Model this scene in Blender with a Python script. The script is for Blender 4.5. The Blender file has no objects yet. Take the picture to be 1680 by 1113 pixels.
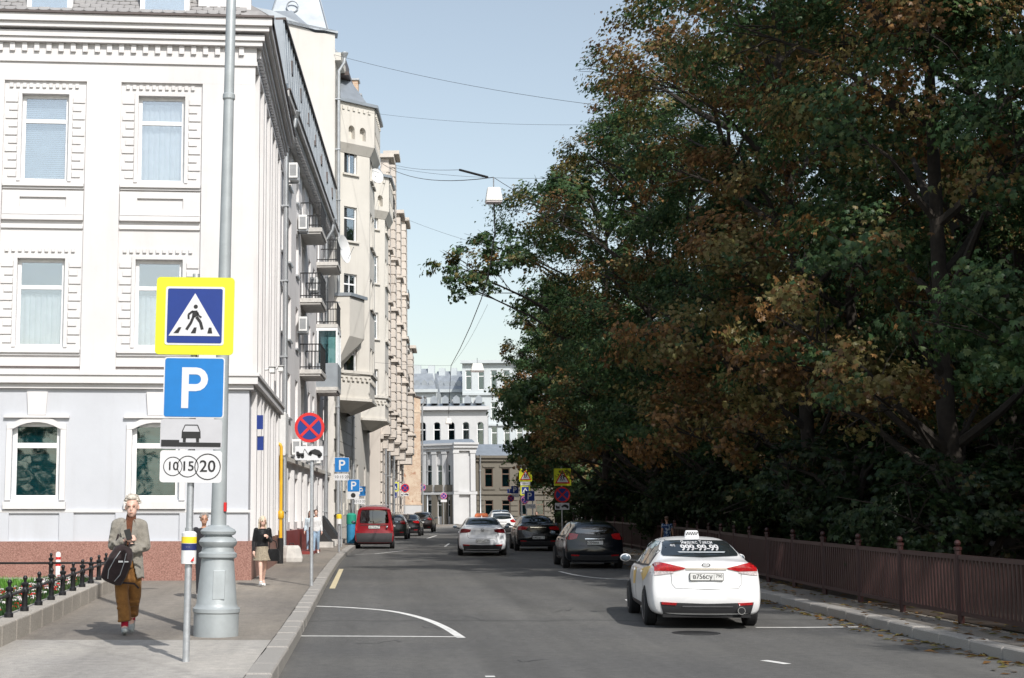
import bpy, bmesh, math, random
import numpy as np
from mathutils import Vector, Matrix
from mathutils.bvhtree import BVHTree

random.seed(7); np.random.seed(7)
SC = bpy.context.scene
COL = SC.collection
PI = math.pi
# ------------------------------------------------------------------ camera
F_PX, CX, CY = 2340.0, 600.0, 556.5            # focal length and principal point, in photo pixels (1680 wide)
PITCH = math.atan(285.5 / F_PX)
CAMZ = 1.8
cam_d = bpy.data.cameras.new('camera'); cam = bpy.data.objects.new('camera', cam_d); COL.objects.link(cam)
cam_d.sensor_width = 36.0; cam_d.lens = 36.0 * F_PX / 1680.0
cam_d.shift_x = (840.0 - CX) / 1680.0
cam_d.clip_start = 0.1; cam_d.clip_end = 6000
cam.location = (0, 0, CAMZ); cam.rotation_euler = (PI/2 + PITCH, 0, 0)
SC.camera = cam
# ------------------------------------------------------------------ sky, sun, exposure
SUN_EL = math.radians(42); SUN_AZ = Vector((0.37, -0.93, 0)).normalized()
wd = bpy.data.worlds.new('World'); SC.world = wd; wd.use_nodes = True
nt = wd.node_tree; nt.nodes.clear()
sky = nt.nodes.new('ShaderNodeTexSky'); sky.sky_type = 'NISHITA'; sky.sun_disc = False
sky.sun_elevation = SUN_EL; sky.sun_rotation = math.atan2(SUN_AZ.x, SUN_AZ.y)
sky.altitude = 150; sky.air_density = 1.4; sky.dust_density = 1.6; sky.ozone_density = 1.3
bg = nt.nodes.new('ShaderNodeBackground'); bg.inputs['Strength'].default_value = 0.15
wo = nt.nodes.new('ShaderNodeOutputWorld')
hs = nt.nodes.new('ShaderNodeHueSaturation'); hs.inputs['Saturation'].default_value = 0.66; hs.inputs['Hue'].default_value = 0.497   # a milky late-summer sky
nt.links.new(sky.outputs[0], hs.inputs['Color']); nt.links.new(hs.outputs[0], bg.inputs['Color']); nt.links.new(bg.outputs[0], wo.inputs['Surface'])
sun_d = bpy.data.lights.new('sun', 'SUN'); sun_d.energy = 4.1; sun_d.angle = math.radians(0.5); sun_d.color = (1.0, 0.965, 0.915)
sun = bpy.data.objects.new('sun', sun_d); COL.objects.link(sun)
sdir = Vector((SUN_AZ.x*math.cos(SUN_EL), SUN_AZ.y*math.cos(SUN_EL), math.sin(SUN_EL)))
sun.rotation_euler = sdir.to_track_quat('Z', 'Y').to_euler(); sun.location = (30, -60, 80)
SC.view_settings.view_transform = 'Standard'; SC.view_settings.look = 'None'
SC.view_settings.exposure = 0.06; SC.view_settings.gamma = 1.0; SC.view_settings.use_curve_mapping = False
SC.render.engine = 'CYCLES'
SC.cycles.use_denoising = True; SC.cycles.max_bounces = 6; SC.cycles.diffuse_bounces = 3; SC.cycles.glossy_bounces = 3
SC.cycles.transparent_max_bounces = 12; SC.cycles.sample_clamp_indirect = 6

# ------------------------------------------------------------------ measuring helpers
def gz(y):                                       # the street climbs a little
    return 0.0 if y < 20 else (0.27*(y-20)/42.0 if y < 62 else 0.27)
def ray(px, py):
    cp, sp = math.cos(PITCH), math.sin(PITCH)
    a = (px-CX)/F_PX; b = (CY-py)/F_PX
    return Vector((a, cp - b*sp, sp + b*cp))
def at(px, py, Y):                               # point of the vertical plane at distance Y
    d = ray(px, py); t = Y/d.y
    return Vector((d.x*t, Y, CAMZ + d.z*t))
def G(px, py, dz=0.0):                           # point of the ground (dz above the roadway)
    d = ray(px, py); y = 30.0
    for _ in range(30):
        t = (gz(y)+dz-CAMZ)/d.z; y = d.y*t
    return Vector((d.x*t, y, gz(y)+dz))

# ------------------------------------------------------------------ objects
WM = {}                                          # world matrix of every parent
def wmat(o):
    if o is None: return Matrix.Identity(4)
    m = Matrix.LocRotScale(o.location, o.rotation_euler, o.scale)
    return wmat(o.parent) @ m
def tag(o, label=None, cat=None, group=None, kind=None):
    if label: o['label'] = label
    if cat: o['category'] = cat
    if group: o['group'] = group
    if kind: o['kind'] = kind
    return o
def thing(name, label, cat, loc=(0,0,0), rotz=0.0, group=None):
    o = bpy.data.objects.new(name, None); COL.objects.link(o); o.empty_display_size = 0.2
    o.location = loc; o.rotation_euler = (0, 0, rotz)
    return tag(o, label, cat, group)
def link_mesh(name, me, mats, parent=None):
    o = bpy.data.objects.new(name, me); COL.objects.link(o)
    for m in (mats if isinstance(mats, (list, tuple)) else [mats]):
        me.materials.append(M[m] if isinstance(m, str) else m)
    if parent is not None: o.parent = parent
    return o
def copy_tree(o, parent=None):
    c = o.copy(); COL.objects.link(c); c.parent = parent
    for ch in [x for x in o.children]: copy_tree(ch, c)
    return c

class MB:
    def __init__(s): s.v = []; s.f = []; s.mi = []; s.cur = 0
    def add(s, vs, fs):
        n = len(s.v); s.v += [tuple(p) for p in vs]
        for f in fs: s.f.append(tuple(i+n for i in f)); s.mi.append(s.cur)
        return s
    def poly(s, pts): return s.add(pts, [tuple(range(len(pts)))])
    def box(s, x0, x1, y0, y1, z0, z1, F=None):
        P = [(x,y,z) for x in (x0,x1) for y in (y0,y1) for z in (z0,z1)]
        if F: P = [F(*p) for p in P]
        return s.add(P, [(0,1,3,2),(4,6,7,5),(0,4,5,1),(2,3,7,6),(0,2,6,4),(1,5,7,3)])
    def hexa(s, b, t):                           # bottom and top quads
        return s.add(list(b)+list(t), [(3,2,1,0),(4,5,6,7),(0,1,5,4),(1,2,6,5),(2,3,7,6),(3,0,4,7)])
    def prism(s, poly, d0, d1, F=None):          # poly in (x,z), extruded along y
        n = len(poly); A = [(x,d0,z) for x,z in poly]; B = [(x,d1,z) for x,z in poly]
        if F: A = [F(*p) for p in A]; B = [F(*p) for p in B]
        fs = [tuple(range(n)), tuple(range(2*n-1, n-1, -1))]
        fs += [(i, i+n, (i+1)%n+n, (i+1)%n) for i in range(n)]
        return s.add(A+B, fs)
    def ringstrip(s, rings, closed=True, cap=True):
        n = len(rings[0]); vs = [p for r in rings for p in r]; fs = []
        for i in range(len(rings)-1):
            for j in range(n if closed else n-1):
                k = (j+1) % n
                fs.append((i*n+j, i*n+k, (i+1)*n+k, (i+1)*n+j))
        if cap and closed:
            fs.append(tuple(range(n-1, -1, -1))); fs.append(tuple((len(rings)-1)*n+j for j in range(n)))
        return s.add(vs, fs)
    def tube(s, pts, r, n=8, cap=True):
        pts = [Vector(p) for p in pts]; m = len(pts)
        rs = r if isinstance(r, (list, tuple)) else [r]*m
        up = None; rings = []
        for i, p in enumerate(pts):
            t = (pts[min(i+1, m-1)] - pts[max(i-1, 0)])
            if t.length < 1e-9: t = Vector((0,0,1))
            t.normalize()
            if up is None:
                up = Vector((0,0,1)) if abs(t.z) < 0.9 else Vector((0,1,0))
            a = up - t*up.dot(t)
            if a.length < 1e-6: a = t.orthogonal()
            a.normalize(); b = t.cross(a); up = a
            rings.append([p + (a*math.cos(2*PI*j/n) + b*math.sin(2*PI*j/n))*rs[i] for j in range(n)])
        return s.ringstrip(rings, True, cap)
    def lathe(s, prof, n=20, o=(0,0,0), ax=None):
        rings = []
        for r, z in prof:
            ring = []
            for j in range(n):
                a = 2*PI*j/n; p = (r*math.cos(a), r*math.sin(a), z)
                if ax == 'y': p = (p[0], p[2], p[1])
                if ax == 'x': p = (p[2], p[0], p[1])
                ring.append((o[0]+p[0], o[1]+p[1], o[2]+p[2]))
            rings.append(ring)
        return s.ringstrip(rings)
    def ell(s, c, r, nu=12, nv=8, R=None):
        rings = []
        for i in range(nv+1):
            th = PI*(i+0.02)/(nv+0.04)
            ring = []
            for j in range(nu):
                a = 2*PI*j/nu
                p = Vector((r[0]*math.sin(th)*math.cos(a), r[1]*math.sin(th)*math.sin(a), r[2]*math.cos(th)))
                if R: p = R @ p
                ring.append(Vector(c)+p)
            rings.append(ring)
        return s.ringstrip(rings)
    def cap(s, p0, p1, r0, r1, n=10):            # capsule
        p0 = Vector(p0); p1 = Vector(p1); t = (p1-p0); L = t.length or 1e-6; t = t/L
        P = []; R = []
        for k in (0.05, .35, .7, 1.0): P.append(p0 - t*r0*math.cos(k*PI/2)); R.append(r0*math.sin(k*PI/2))
        for k in (1.0, .7, .35, .05): P.append(p1 + t*r1*math.cos(k*PI/2)); R.append(r1*math.sin(k*PI/2))
        return s.tube(P, R, n)
    def mesh(s, name, parent=None, smooth=False, recalc=True, world=True):
        me = bpy.data.meshes.new(name)
        v = s.v
        if parent is not None and world:
            inv = wmat(parent).inverted(); v = [tuple(inv @ Vector(p)) for p in v]
        me.from_pydata(v, [], s.f)
        if any(s.mi): me.polygons.foreach_set('material_index', s.mi)
        if recalc:
            bm = bmesh.new(); bm.from_mesh(me); bmesh.ops.recalc_face_normals(bm, faces=bm.faces); bm.to_mesh(me); bm.free()
        if smooth:
            me.polygons.foreach_set('use_smooth', [True]*len(me.polygons))
            try: me.set_sharp_from_angle(angle=math.radians(smooth if smooth is not True else 50))
            except Exception: pass
        me.update()
        return me
    def build(s, name, mat, parent=None, smooth=False, bevel=0.0, recalc=True, world=True):
        o = link_mesh(name, s.mesh(name, parent, smooth, recalc, world), mat, parent)
        if bevel:
            b = o.modifiers.new('bevel', 'BEVEL'); b.width = bevel; b.segments = 2; b.limit_method = 'ANGLE'; b.angle_limit = math.radians(40)
        return o

TMP = bpy.data.scenes.new('workbench')               # a scratch scene, so that evaluating one mesh does not evaluate the street
def evaluated(o):
    TMP.collection.objects.link(o); vl = TMP.view_layers[0]; vl.update(); dg = vl.depsgraph; dg.update()
    return bpy.data.meshes.new_from_object(o.evaluated_get(dg))
def remeshed(mb, name, mat, parent, voxel, smooth_it=2, world=False):
    me = mb.mesh('tmp', None); o = bpy.data.objects.new('tmp', me)
    r = o.modifiers.new('r', 'REMESH'); r.mode = 'VOXEL'; r.voxel_size = voxel; r.use_smooth_shade = True
    if smooth_it:
        sm = o.modifiers.new('s', 'SMOOTH'); sm.factor = 0.5; sm.iterations = smooth_it
    me2 = evaluated(o); me2.name = name
    bpy.data.objects.remove(o); bpy.data.meshes.remove(me)
    if world and parent is not None: me2.transform(wmat(parent).inverted())
    me2.materials.clear()
    return link_mesh(name, me2, mat, parent)

def text_verts(s, size):
    cu = bpy.data.curves.new('txt', 'FONT'); cu.body = s; cu.size = size; cu.align_x = 'CENTER'; cu.align_y = 'CENTER'; cu.resolution_u = 3
    o = bpy.data.objects.new('txt', cu)
    me = evaluated(o)
    vs = [tuple(v.co) for v in me.vertices]; fs = [tuple(p.vertices) for p in me.polygons]
    bpy.data.objects.remove(o); bpy.data.curves.remove(cu); bpy.data.meshes.remove(me)
    return vs, fs
def text_on(mb, s, size, x, y, z, F=None, bold=0.0, sx=1.0):   # text facing -y, centred at x, z
    vs, fs = text_verts(s, size)
    for dx in ((0.0,) if not bold else (-bold, 0.0, bold)):
        P = [(x+v[0]*sx+dx, y - (0.0 if dx == 0 else .0006 if dx > 0 else .0012), z+v[1]) for v in vs]
        if F: P = [F(*p) for p in P]
        mb.add(P, fs)
    return mb

class Fr:                                        # a facade's own frame: s along it, d outward, h up
    def __init__(s, A, B, z0=0.0):
        s.A = Vector((A[0], A[1], 0)); B = Vector((B[0], B[1], 0)); s.u = (B-s.A); s.L = s.u.length; s.u.normalize()
        s.n = Vector((s.u.y, -s.u.x, 0)); s.z0 = z0
    def __call__(s, a, d, h): 
        p = s.A + s.u*a + s.n*d; return (p.x, p.y, s.z0+h)
    def pix(s, px, py, d=0.0):                   # where a line of sight meets the facade: (s, h)
        r = ray(px, py); o = Vector((0,0,CAMZ)); A = s.A + s.n*d
        t = (A-o).dot(s.n)/r.dot(s.n); p = o + r*t
        return (Vector((p.x,p.y,0))-s.A).dot(s.u), p.z-s.z0
# ------------------------------------------------------------------ materials
M = {}
def N(t, typ, **kw):
    n = t.nodes.new(typ)
    for k, v in kw.items(): setattr(n, k, v)
    return n
def base_mat(name):
    m = bpy.data.materials.new(name); m.use_nodes = True; M[name] = m
    t = m.node_tree; return m, t, t.nodes['Principled BSDF']
def ramp(t, src, stops):
    r = N(t, 'ShaderNodeValToRGB'); el = r.color_ramp.elements
    while len(el) < len(stops): el.new(0.5)
    for e, (p, c) in zip(el, stops): e.position = p; e.color = (*c, 1)
    t.links.new(src, r.inputs[0]); return r.outputs[0]
def noise(t, scale, detail=4.0, rough=0.6, vec=None, stretch=None):
    co = N(t, 'ShaderNodeTexCoord'); src = vec or co.outputs['Object']
    if stretch:
        mp = N(t, 'ShaderNodeMapping'); mp.inputs['Scale'].default_value = stretch; t.links.new(src, mp.inputs[0]); src = mp.outputs[0]
    n = N(t, 'ShaderNodeTexNoise'); n.inputs['Scale'].default_value = scale; n.inputs['Detail'].default_value = detail; n.inputs['Roughness'].default_value = rough
    t.links.new(src, n.inputs['Vector']); return n.outputs[0]
def mixc(t, fac, a, b, mode='MIX'):
    m = N(t, 'ShaderNodeMix', data_type='RGBA', blend_type=mode)
    for sock, v in ((m.inputs[0], fac), (m.inputs[6], a), (m.inputs[7], b)):
        if hasattr(v, 'is_output') or isinstance(v, bpy.types.NodeSocket): t.links.new(v, sock)
        elif isinstance(v, (int, float)): sock.default_value = v
        else: sock.default_value = (*v, 1)
    return m.outputs[2]
def bump(t, b, h, strength=0.3, dist=0.02):
    n = N(t, 'ShaderNodeBump'); n.inputs['Strength'].default_value = strength; n.inputs['Distance'].default_value = dist
    t.links.new(h, n.inputs['Height']); t.links.new(n.outputs[0], b.inputs['Normal'])
def mul(c, k): return tuple(min(1.0, x*k) for x in c)
def plain(name, col, rough=0.6, metal=0.0, var=0.12, scale=6.0, bmp=0.0, spec=None, coat=0.0):
    m, t, b = base_mat(name)
    n = noise(t, scale, 5.0)
    t.links.new(ramp(t, n, [(0.3, mul(col, 1-var)), (0.7, mul(col, 1+var))]), b.inputs['Base Color'])
    b.inputs['Roughness'].default_value = rough; b.inputs['Metallic'].default_value = metal
    if spec is not None: b.inputs['Specular IOR Level'].default_value = spec
    if coat: b.inputs['Coat Weight'].default_value = coat; b.inputs['Coat Roughness'].default_value = 0.04
    if bmp: bump(t, b, noise(t, scale*8, 6.0), bmp, 0.01)
    return m
def stucco(name, col, stain=(0.35,0.32,0.28), amount=0.35, grain=14.0, rough=0.9, streak=True):
    m, t, b = base_mat(name)
    big = noise(t, 0.35, 6.0, 0.65)
    c1 = ramp(t, big, [(0.35, mul(col, 0.93)), (0.65, mul(col, 1.04))])
    if streak:
        st = noise(t, 1.0, 7.0, 0.7, stretch=(2.2, 2.2, 0.16))
        f = N(t, 'ShaderNodeMapRange'); f.inputs[1].default_value = 0.52; f.inputs[2].default_value = 0.85; f.inputs[4].default_value = amount
        t.links.new(st, f.inputs[0]); c1 = mixc(t, f.outputs[0], c1, stain)
    t.links.new(c1, b.inputs['Base Color'])
    b.inputs['Roughness'].default_value = rough; b.inputs['Specular IOR Level'].default_value = 0.2
    bump(t, b, noise(t, grain, 6.0, 0.7), 0.25, 0.01)
    return m
def speckled(name, cols, scale=60.0, rough=0.6, bmp=0.15):
    m, t, b = base_mat(name)
    n = noise(t, scale, 2.0, 0.8); k = len(cols)
    c = ramp(t, n, [(0.3+0.4*i/(k-1), c) for i, c in enumerate(cols)])
    big = noise(t, 0.8, 4.0)
    c = mixc(t, 1.0, c, ramp(t, big, [(0.3, (0.82,0.82,0.82)), (0.7, (1,1,1))]), 'MULTIPLY')
    t.links.new(c, b.inputs['Base Color']); b.inputs['Roughness'].default_value = rough
    bump(t, b, n, bmp, 0.005); return m
def glass(name, tint=(0.55,0.62,0.66), refl=0.22, rough=0.02):
    m, t, b = base_mat(name); t.nodes.remove(b)
    tr = N(t, 'ShaderNodeBsdfTransparent'); tr.inputs[0].default_value = (*tint, 1)
    gl = N(t, 'ShaderNodeBsdfGlossy'); gl.inputs['Roughness'].default_value = rough; gl.inputs[0].default_value = (0.9,0.95,1,1)
    lw = N(t, 'ShaderNodeLayerWeight'); lw.inputs[0].default_value = 0.25
    mr = N(t, 'ShaderNodeMapRange'); mr.inputs[3].default_value = refl; mr.inputs[4].default_value = 0.9
    t.links.new(lw.outputs['Fresnel'], mr.inputs[0])
    ns = noise(t, 1.3, 2.0); bp = N(t, 'ShaderNodeBump'); bp.inputs['Strength'].default_value = 0.06; bp.inputs['Distance'].default_value = 0.05
    t.links.new(ns, bp.inputs['Height']); t.links.new(bp.outputs[0], gl.inputs['Normal'])
    mx = N(t, 'ShaderNodeMixShader'); t.links.new(mr.outputs[0], mx.inputs[0]); t.links.new(tr.outputs[0], mx.inputs[1]); t.links.new(gl.outputs[0], mx.inputs[2])
    t.links.new(mx.outputs[0], t.nodes['Material Output'].inputs['Surface']); return m

# asphalt
def asphalt(name, c0, c1, patch=0.5):
    m, t, b = base_mat(name)
    fine = noise(t, 90.0, 3.0, 0.8); big = noise(t, 0.22, 5.0, 0.6)
    c = ramp(t, fine, [(0.28, mul(c0, 0.55)), (0.5, c0), (0.78, mul(c1, 1.5))])
    c = mixc(t, 1.0, c, ramp(t, big, [(0.3, (0.78,0.78,0.8)), (0.7, (1.12,1.1,1.06))]), 'MULTIPLY')
    mot = noise(t, 7.0, 5.0, 0.75)
    c = mixc(t, 1.0, c, ramp(t, mot, [(0.32, (0.8,0.8,0.8)), (0.7, (1.14,1.13,1.12))]), 'MULTIPLY')
    lane = noise(t, 1.0, 4.0, 0.6, stretch=(0.9, 0.05, 1))
    c = mixc(t, 1.0, c, ramp(t, lane, [(0.35, (0.78,0.78,0.78)), (0.65, (1.1,1.1,1.1))]), 'MULTIPLY')
    # tar seams: thin dark wandering lines
    vo = N(t, 'ShaderNodeTexVoronoi', feature='DISTANCE_TO_EDGE'); vo.inputs['Scale'].default_value = 0.16
    co = N(t, 'ShaderNodeTexCoord'); mp = N(t, 'ShaderNodeMapping'); mp.inputs['Scale'].default_value = (1, 0.8, 0.0)
    dn = N(t, 'ShaderNodeTexNoise'); dn.inputs['Scale'].default_value = 1.3; dn.inputs['Detail'].default_value = 5
    t.links.new(co.outputs['Object'], dn.inputs['Vector'])
    ad = N(t, 'ShaderNodeMix', data_type='VECTOR'); ad.inputs[0].default_value = 0.45
    t.links.new(co.outputs['Object'], ad.inputs[4]); t.links.new(dn.outputs['Color'], ad.inputs[5])
    t.links.new(ad.outputs[1], mp.inputs[0]); t.links.new(mp.outputs[0], vo.inputs['Vector'])
    cr = N(t, 'ShaderNodeMapRange'); cr.inputs[1].default_value = 0.0; cr.inputs[2].default_value = 0.012; cr.inputs[3].default_value = patch; cr.inputs[4].default_value = 0.0
    t.links.new(vo.outputs['Distance'], cr.inputs[0])
    c = mixc(t, cr.outputs[0], c, mul(c0, 0.35))
    # oil and tyre blotches
    bl = noise(t, 1.7, 6.0, 0.75); bf = N(t, 'ShaderNodeMapRange'); bf.inputs[1].default_value = 0.62; bf.inputs[2].default_value = 0.74; bf.inputs[4].default_value = 0.35
    t.links.new(bl, bf.inputs[0]); c = mixc(t, bf.outputs[0], c, mul(c0, 0.5))
    t.links.new(c, b.inputs['Base Color']); b.inputs['Roughness'].default_value = 0.85; b.inputs['Specular IOR Level'].default_value = 0.3
    bump(t, b, fine, 0.5, 0.006); return m
asphalt('road_asphalt', (0.125,0.124,0.12), (0.178,0.176,0.168))
asphalt('pavement_asphalt', (0.26,0.235,0.205), (0.33,0.3,0.26), 0.25)
asphalt('pavement_slabs_mat', (0.42,0.4,0.37), (0.5,0.48,0.45), 0.2)
asphalt('ground_mat', (0.17,0.16,0.14), (0.2,0.19,0.17))
speckled('kerb_granite', [(0.24,0.22,0.2), (0.36,0.34,0.31), (0.46,0.43,0.4)], 70, 0.8)
speckled('bed_granite', [(0.3,0.27,0.23), (0.44,0.4,0.35), (0.52,0.48,0.42)], 40, 0.8)
speckled('red_granite', [(0.16,0.075,0.058), (0.33,0.165,0.13), (0.46,0.27,0.22)], 38, 0.45)
stucco('white_stucco', (0.685,0.67,0.665), (0.5,0.46,0.42), 0.3)
stucco('pale_grey_stucco', (0.55,0.565,0.6), (0.38,0.37,0.36), 0.3)
stucco('grey_stucco', (0.76,0.735,0.725), (0.3,0.27,0.24), 0.3)
stucco('beige_stucco', (0.64,0.61,0.555), (0.3,0.26,0.21), 0.4)
stucco('cream_gable', (0.64,0.615,0.58), (0.42,0.37,0.31), 0.3)
stucco('rust_stone', (0.62,0.565,0.51), (0.26,0.22,0.18), 0.45)
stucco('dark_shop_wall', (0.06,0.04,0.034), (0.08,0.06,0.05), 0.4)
stucco('far_white', (0.56,0.56,0.56), (0.45,0.43,0.4), 0.25)
stucco('far_grey', (0.16,0.145,0.12), (0.06,0.052,0.045), 0.4)
stucco('far_haze_blue', (0.53,0.57,0.585), (0.4,0.43,0.44), 0.2)  # pale walls with the haze of distance mixed into the colour
stucco('yard_wall', (0.13,0.12,0.11), (0.15,0.13,0.11), 0.4)  # wall of a pale building, darkened to deepen its shade
def brickmat():
    m, t, b = base_mat('old_brick')
    co = N(t, 'ShaderNodeTexCoord'); mp = N(t, 'ShaderNodeMapping'); mp.inputs['Rotation'].default_value = (PI/2, 0, 0)
    t.links.new(co.outputs['Object'], mp.inputs[0])
    br = N(t, 'ShaderNodeTexBrick'); br.inputs['Scale'].default_value = 2.0; br.inputs['Mortar Size'].default_value = 0.03
    br.inputs['Color1'].default_value = (0.5,0.33,0.22,1); br.inputs['Color2'].default_value = (0.58,0.42,0.3,1); br.inputs['Mortar'].default_value = (0.55,0.47,0.38,1)
    t.links.new(mp.outputs[0], br.inputs['Vector'])
    pl = noise(t, 0.7, 8.0, 0.75); f = N(t, 'ShaderNodeMapRange'); f.inputs[1].default_value = 0.5; f.inputs[2].default_value = 0.56
    t.links.new(pl, f.inputs[0]); c = mixc(t, f.outputs[0], br.outputs[0], (0.62,0.5,0.38))
    rd = noise(t, 1.1, 6.0, 0.7); f2 = N(t, 'ShaderNodeMapRange'); f2.inputs[1].default_value = 0.6; f2.inputs[2].default_value = 0.66; f2.inputs[4].default_value = 0.75
    t.links.new(rd, f2.inputs[0]); c = mixc(t, f2.outputs[0], c, (0.36,0.16,0.09))
    t.links.new(c, b.inputs['Base Color']); b.inputs['Roughness'].default_value = 0.95; return m
brickmat()
plain('sheet_metal_roof', (0.34,0.37,0.4), 0.45, 0.5, 0.15, 1.2)
plain('roof_tile', (0.3,0.29,0.285), 0.6, 0.0, 0.25, 3.0)
plain('dark_edge', (0.09,0.07,0.065), 0.5)
plain('soffit', (0.5,0.49,0.48), 0.9, 0, 0.2, 2)
plain('zinc', (0.5,0.52,0.54), 0.4, 0.7, 0.12, 2.0)
plain('white_frame', (0.82,0.82,0.82), 0.4)
plain('brown_frame', (0.16,0.1,0.07), 0.5)
plain('blue_frame', (0.07,0.09,0.13), 0.4)
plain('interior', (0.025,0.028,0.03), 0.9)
plain('room', (0.12,0.125,0.125), 0.9)
plain('curtain', (0.78,0.77,0.75), 0.9, 0, 0.12, 4.0)
plain('blind', (0.075,0.2,0.215), 0.6, 0, 0.2, 8.0)
plain('pale_blind', (0.62,0.66,0.69), 0.7, 0, 0.1, 4.0)
glass('window_glass', (0.86,0.89,0.91), 0.3); glass('dark_glass', (0.42,0.66,0.68), 0.12)
glass('car_glass', (0.16,0.18,0.19), 0.12)
plain('iron_black', (0.018,0.018,0.02), 0.45, 0.3, 0.3, 20, 0.3)
plain('lamp_paint', (0.36,0.39,0.4), 0.45, 0.15, 0.1, 4, 0.15)
plain('galvanised', (0.5,0.52,0.54), 0.45, 0.6, 0.15, 12)
plain('sign_yellow', (0.62,0.64,0.02), 0.45, 0, 0.04)
plain('sign_blue', (0.008,0.034,0.21), 0.4, 0, 0.06)
plain('sign_cyan', (0.008,0.17,0.48), 0.4, 0, 0.06)
plain('sign_white', (0.64,0.64,0.65), 0.4, 0, 0.05)
plain('sign_grey', (0.47,0.47,0.49), 0.5, 0, 0.05)
plain('sign_black', (0.015,0.015,0.015), 0.5)
plain('sign_red', (0.6,0.02,0.02), 0.4, 0, 0.06)
plain('sign_pink', (0.55,0.16,0.3), 0.5, 0, 0.06)
plain('sign_back', (0.4,0.42,0.43), 0.5, 0.4)
plain('paint_white_line', (0.72,0.71,0.68), 0.7, 0, 0.15, 9)
plain('paint_yellow_line', (0.62,0.53,0.34), 0.7, 0, 0.2, 9)
plain('gas_yellow', (0.75,0.42,0.02), 0.45, 0, 0.1, 5)
plain('plastic_white', (0.75,0.75,0.74), 0.45, 0, 0.06)
plain('plastic_grey', (0.3,0.31,0.32), 0.6)
plain('plastic_green', (0.02,0.3,0.2), 0.5)
plain('plastic_blue', (0.04,0.25,0.45), 0.5)
plain('navy', (0.02,0.03,0.13), 0.5)
plain('warning_yellow', (0.85,0.62,0.03), 0.5)
plain('dish_green', (0.02,0.38,0.25), 0.5)
plain('concrete', (0.55,0.53,0.5), 0.9, 0, 0.15, 5, 0.4)
plain('red_wall', (0.22,0.035,0.03), 0.6, 0, 0.2, 2)
plain('fence_red', (0.036,0.01,0.009), 0.5, 0, 0.2, 6)
plain('steel_rail', (0.42,0.43,0.45), 0.35, 0.8)
plain('tree_bark', (0.035,0.028,0.022), 0.95, 0, 0.35, 7, 0.8)
plain('soil', (0.05,0.035,0.025), 0.95, 0, 0.3, 6, 0.6)
plain('wire', (0.03,0.03,0.035), 0.6)
plain('lamp_white', (0.75,0.74,0.7), 0.4)
plain('step_stone', (0.28,0.27,0.26), 0.9, 0, 0.15, 4, 0.3)
# cars
def paint(name, col, rough=0.28, flake=0.0, spec=0.5):
    m, t, b = base_mat(name); n = noise(t, 2.5, 5.0)
    c = ramp(t, n, [(0.3, mul(col, 0.93)), (0.7, mul(col, 1.03))])
    t.links.new(c, b.inputs['Base Color'])
    b.inputs['Roughness'].default_value = rough; b.inputs['Metallic'].default_value = flake
    b.inputs['Coat Weight'].default_value = 0.4; b.inputs['Coat Roughness'].default_value = 0.06; return m
paint('paint_white', (0.8,0.8,0.8)); paint('paint_silver', (0.8,0.81,0.83), 0.35, 0.0)
paint('paint_black', (0.003,0.0035,0.005), .2); paint('paint_navy', (0.004,0.006,0.01), .2); paint('paint_red', (0.23,0.005,0.012))
paint('paint_brown', (0.03,0.022,0.022)); paint('paint_dark_green', (0.012,0.018,0.016))
plain('rubber', (0.015,0.015,0.016), 0.85, 0, 0.2, 12)
plain('trim_black', (0.02,0.02,0.021), 0.6)
plain('bumper_grey', (0.035,0.035,0.038), 0.7)
plain('rim_metal', (0.4,0.41,0.43), 0.35, 0.8)
plain('mirror_grey', (0.1,0.13,0.16), 0.25, 0.2)
plain('chrome', (0.7,0.71,0.73), 0.15, 1.0)
plain('car_inside', (0.012,0.012,0.013), 0.9)
def lens(name, col):
    m, t, b = base_mat(name); n = noise(t, 40, 2)
    t.links.new(ramp(t, n, [(0.3, mul(col, 0.6)), (0.7, mul(col, 1.2))]), b.inputs['Base Color'])
    b.inputs['Roughness'].default_value = 0.12; b.inputs['Coat Weight'].default_value = 1.0; return m
lens('lens_red', (0.42,0.012,0.015)); lens('lens_clear', (0.62,0.55,0.55)); lens('lens_amber', (0.75,0.3,0.03)); lens('lens_dark_red', (0.16,0.01,0.015))
plain('taxi_yellow', (0.72,0.47,0.1), 0.4, 0, 0.2, 5); plain('taxi_orange', (0.75,0.16,0.03), 0.4)
plain('plate_white', (0.68,0.68,0.66), 0.5); plain('plate_ink', (0.05,0.05,0.05), 0.6)
# people
def skinmat(name, col):
    m, t, b = base_mat(name); n = noise(t, 12, 3)
    t.links.new(ramp(t, n, [(0.3, mul(col, 0.9)), (0.7, mul(col, 1.05))]), b.inputs['Base Color'])
    b.inputs['Roughness'].default_value = 0.5; b.inputs['Subsurface Weight'].default_value = 0.1
    b.inputs['Subsurface Radius'].default_value = (0.02,0.008,0.004); return m
skinmat('skin', (0.7,0.45,0.36)); skinmat('skin_tan', (0.5,0.27,0.18))
def cloth(name, col, var=0.2, scale=14.0, bmp=0.5):
    m, t, b = base_mat(name); n = noise(t, scale, 6, 0.7); w = noise(t, 180, 2, 0.8)
    c = ramp(t, n, [(0.3, mul(col, 1-var)), (0.7, mul(col, 1+var))])
    c = mixc(t, 1.0, c, ramp(t, w, [(0.3, (0.7,0.7,0.7)), (0.7, (1.1,1.1,1.1))]), 'MULTIPLY')
    t.links.new(c, b.inputs['Base Color']); b.inputs['Roughness'].default_value = 0.9; b.inputs['Specular IOR Level'].default_value = 0.15
    b.inputs['Sheen Weight'].default_value = 0.15
    bump(t, b, n, bmp, 0.02); return m
cloth('tweed', (0.27,0.25,0.215)); cloth('corduroy', (0.24,0.115,0.035)); cloth('turtleneck', (0.14,0.055,0.03)); cloth('bag_cloth', (0.035,0.025,0.026), 0.3)
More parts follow.
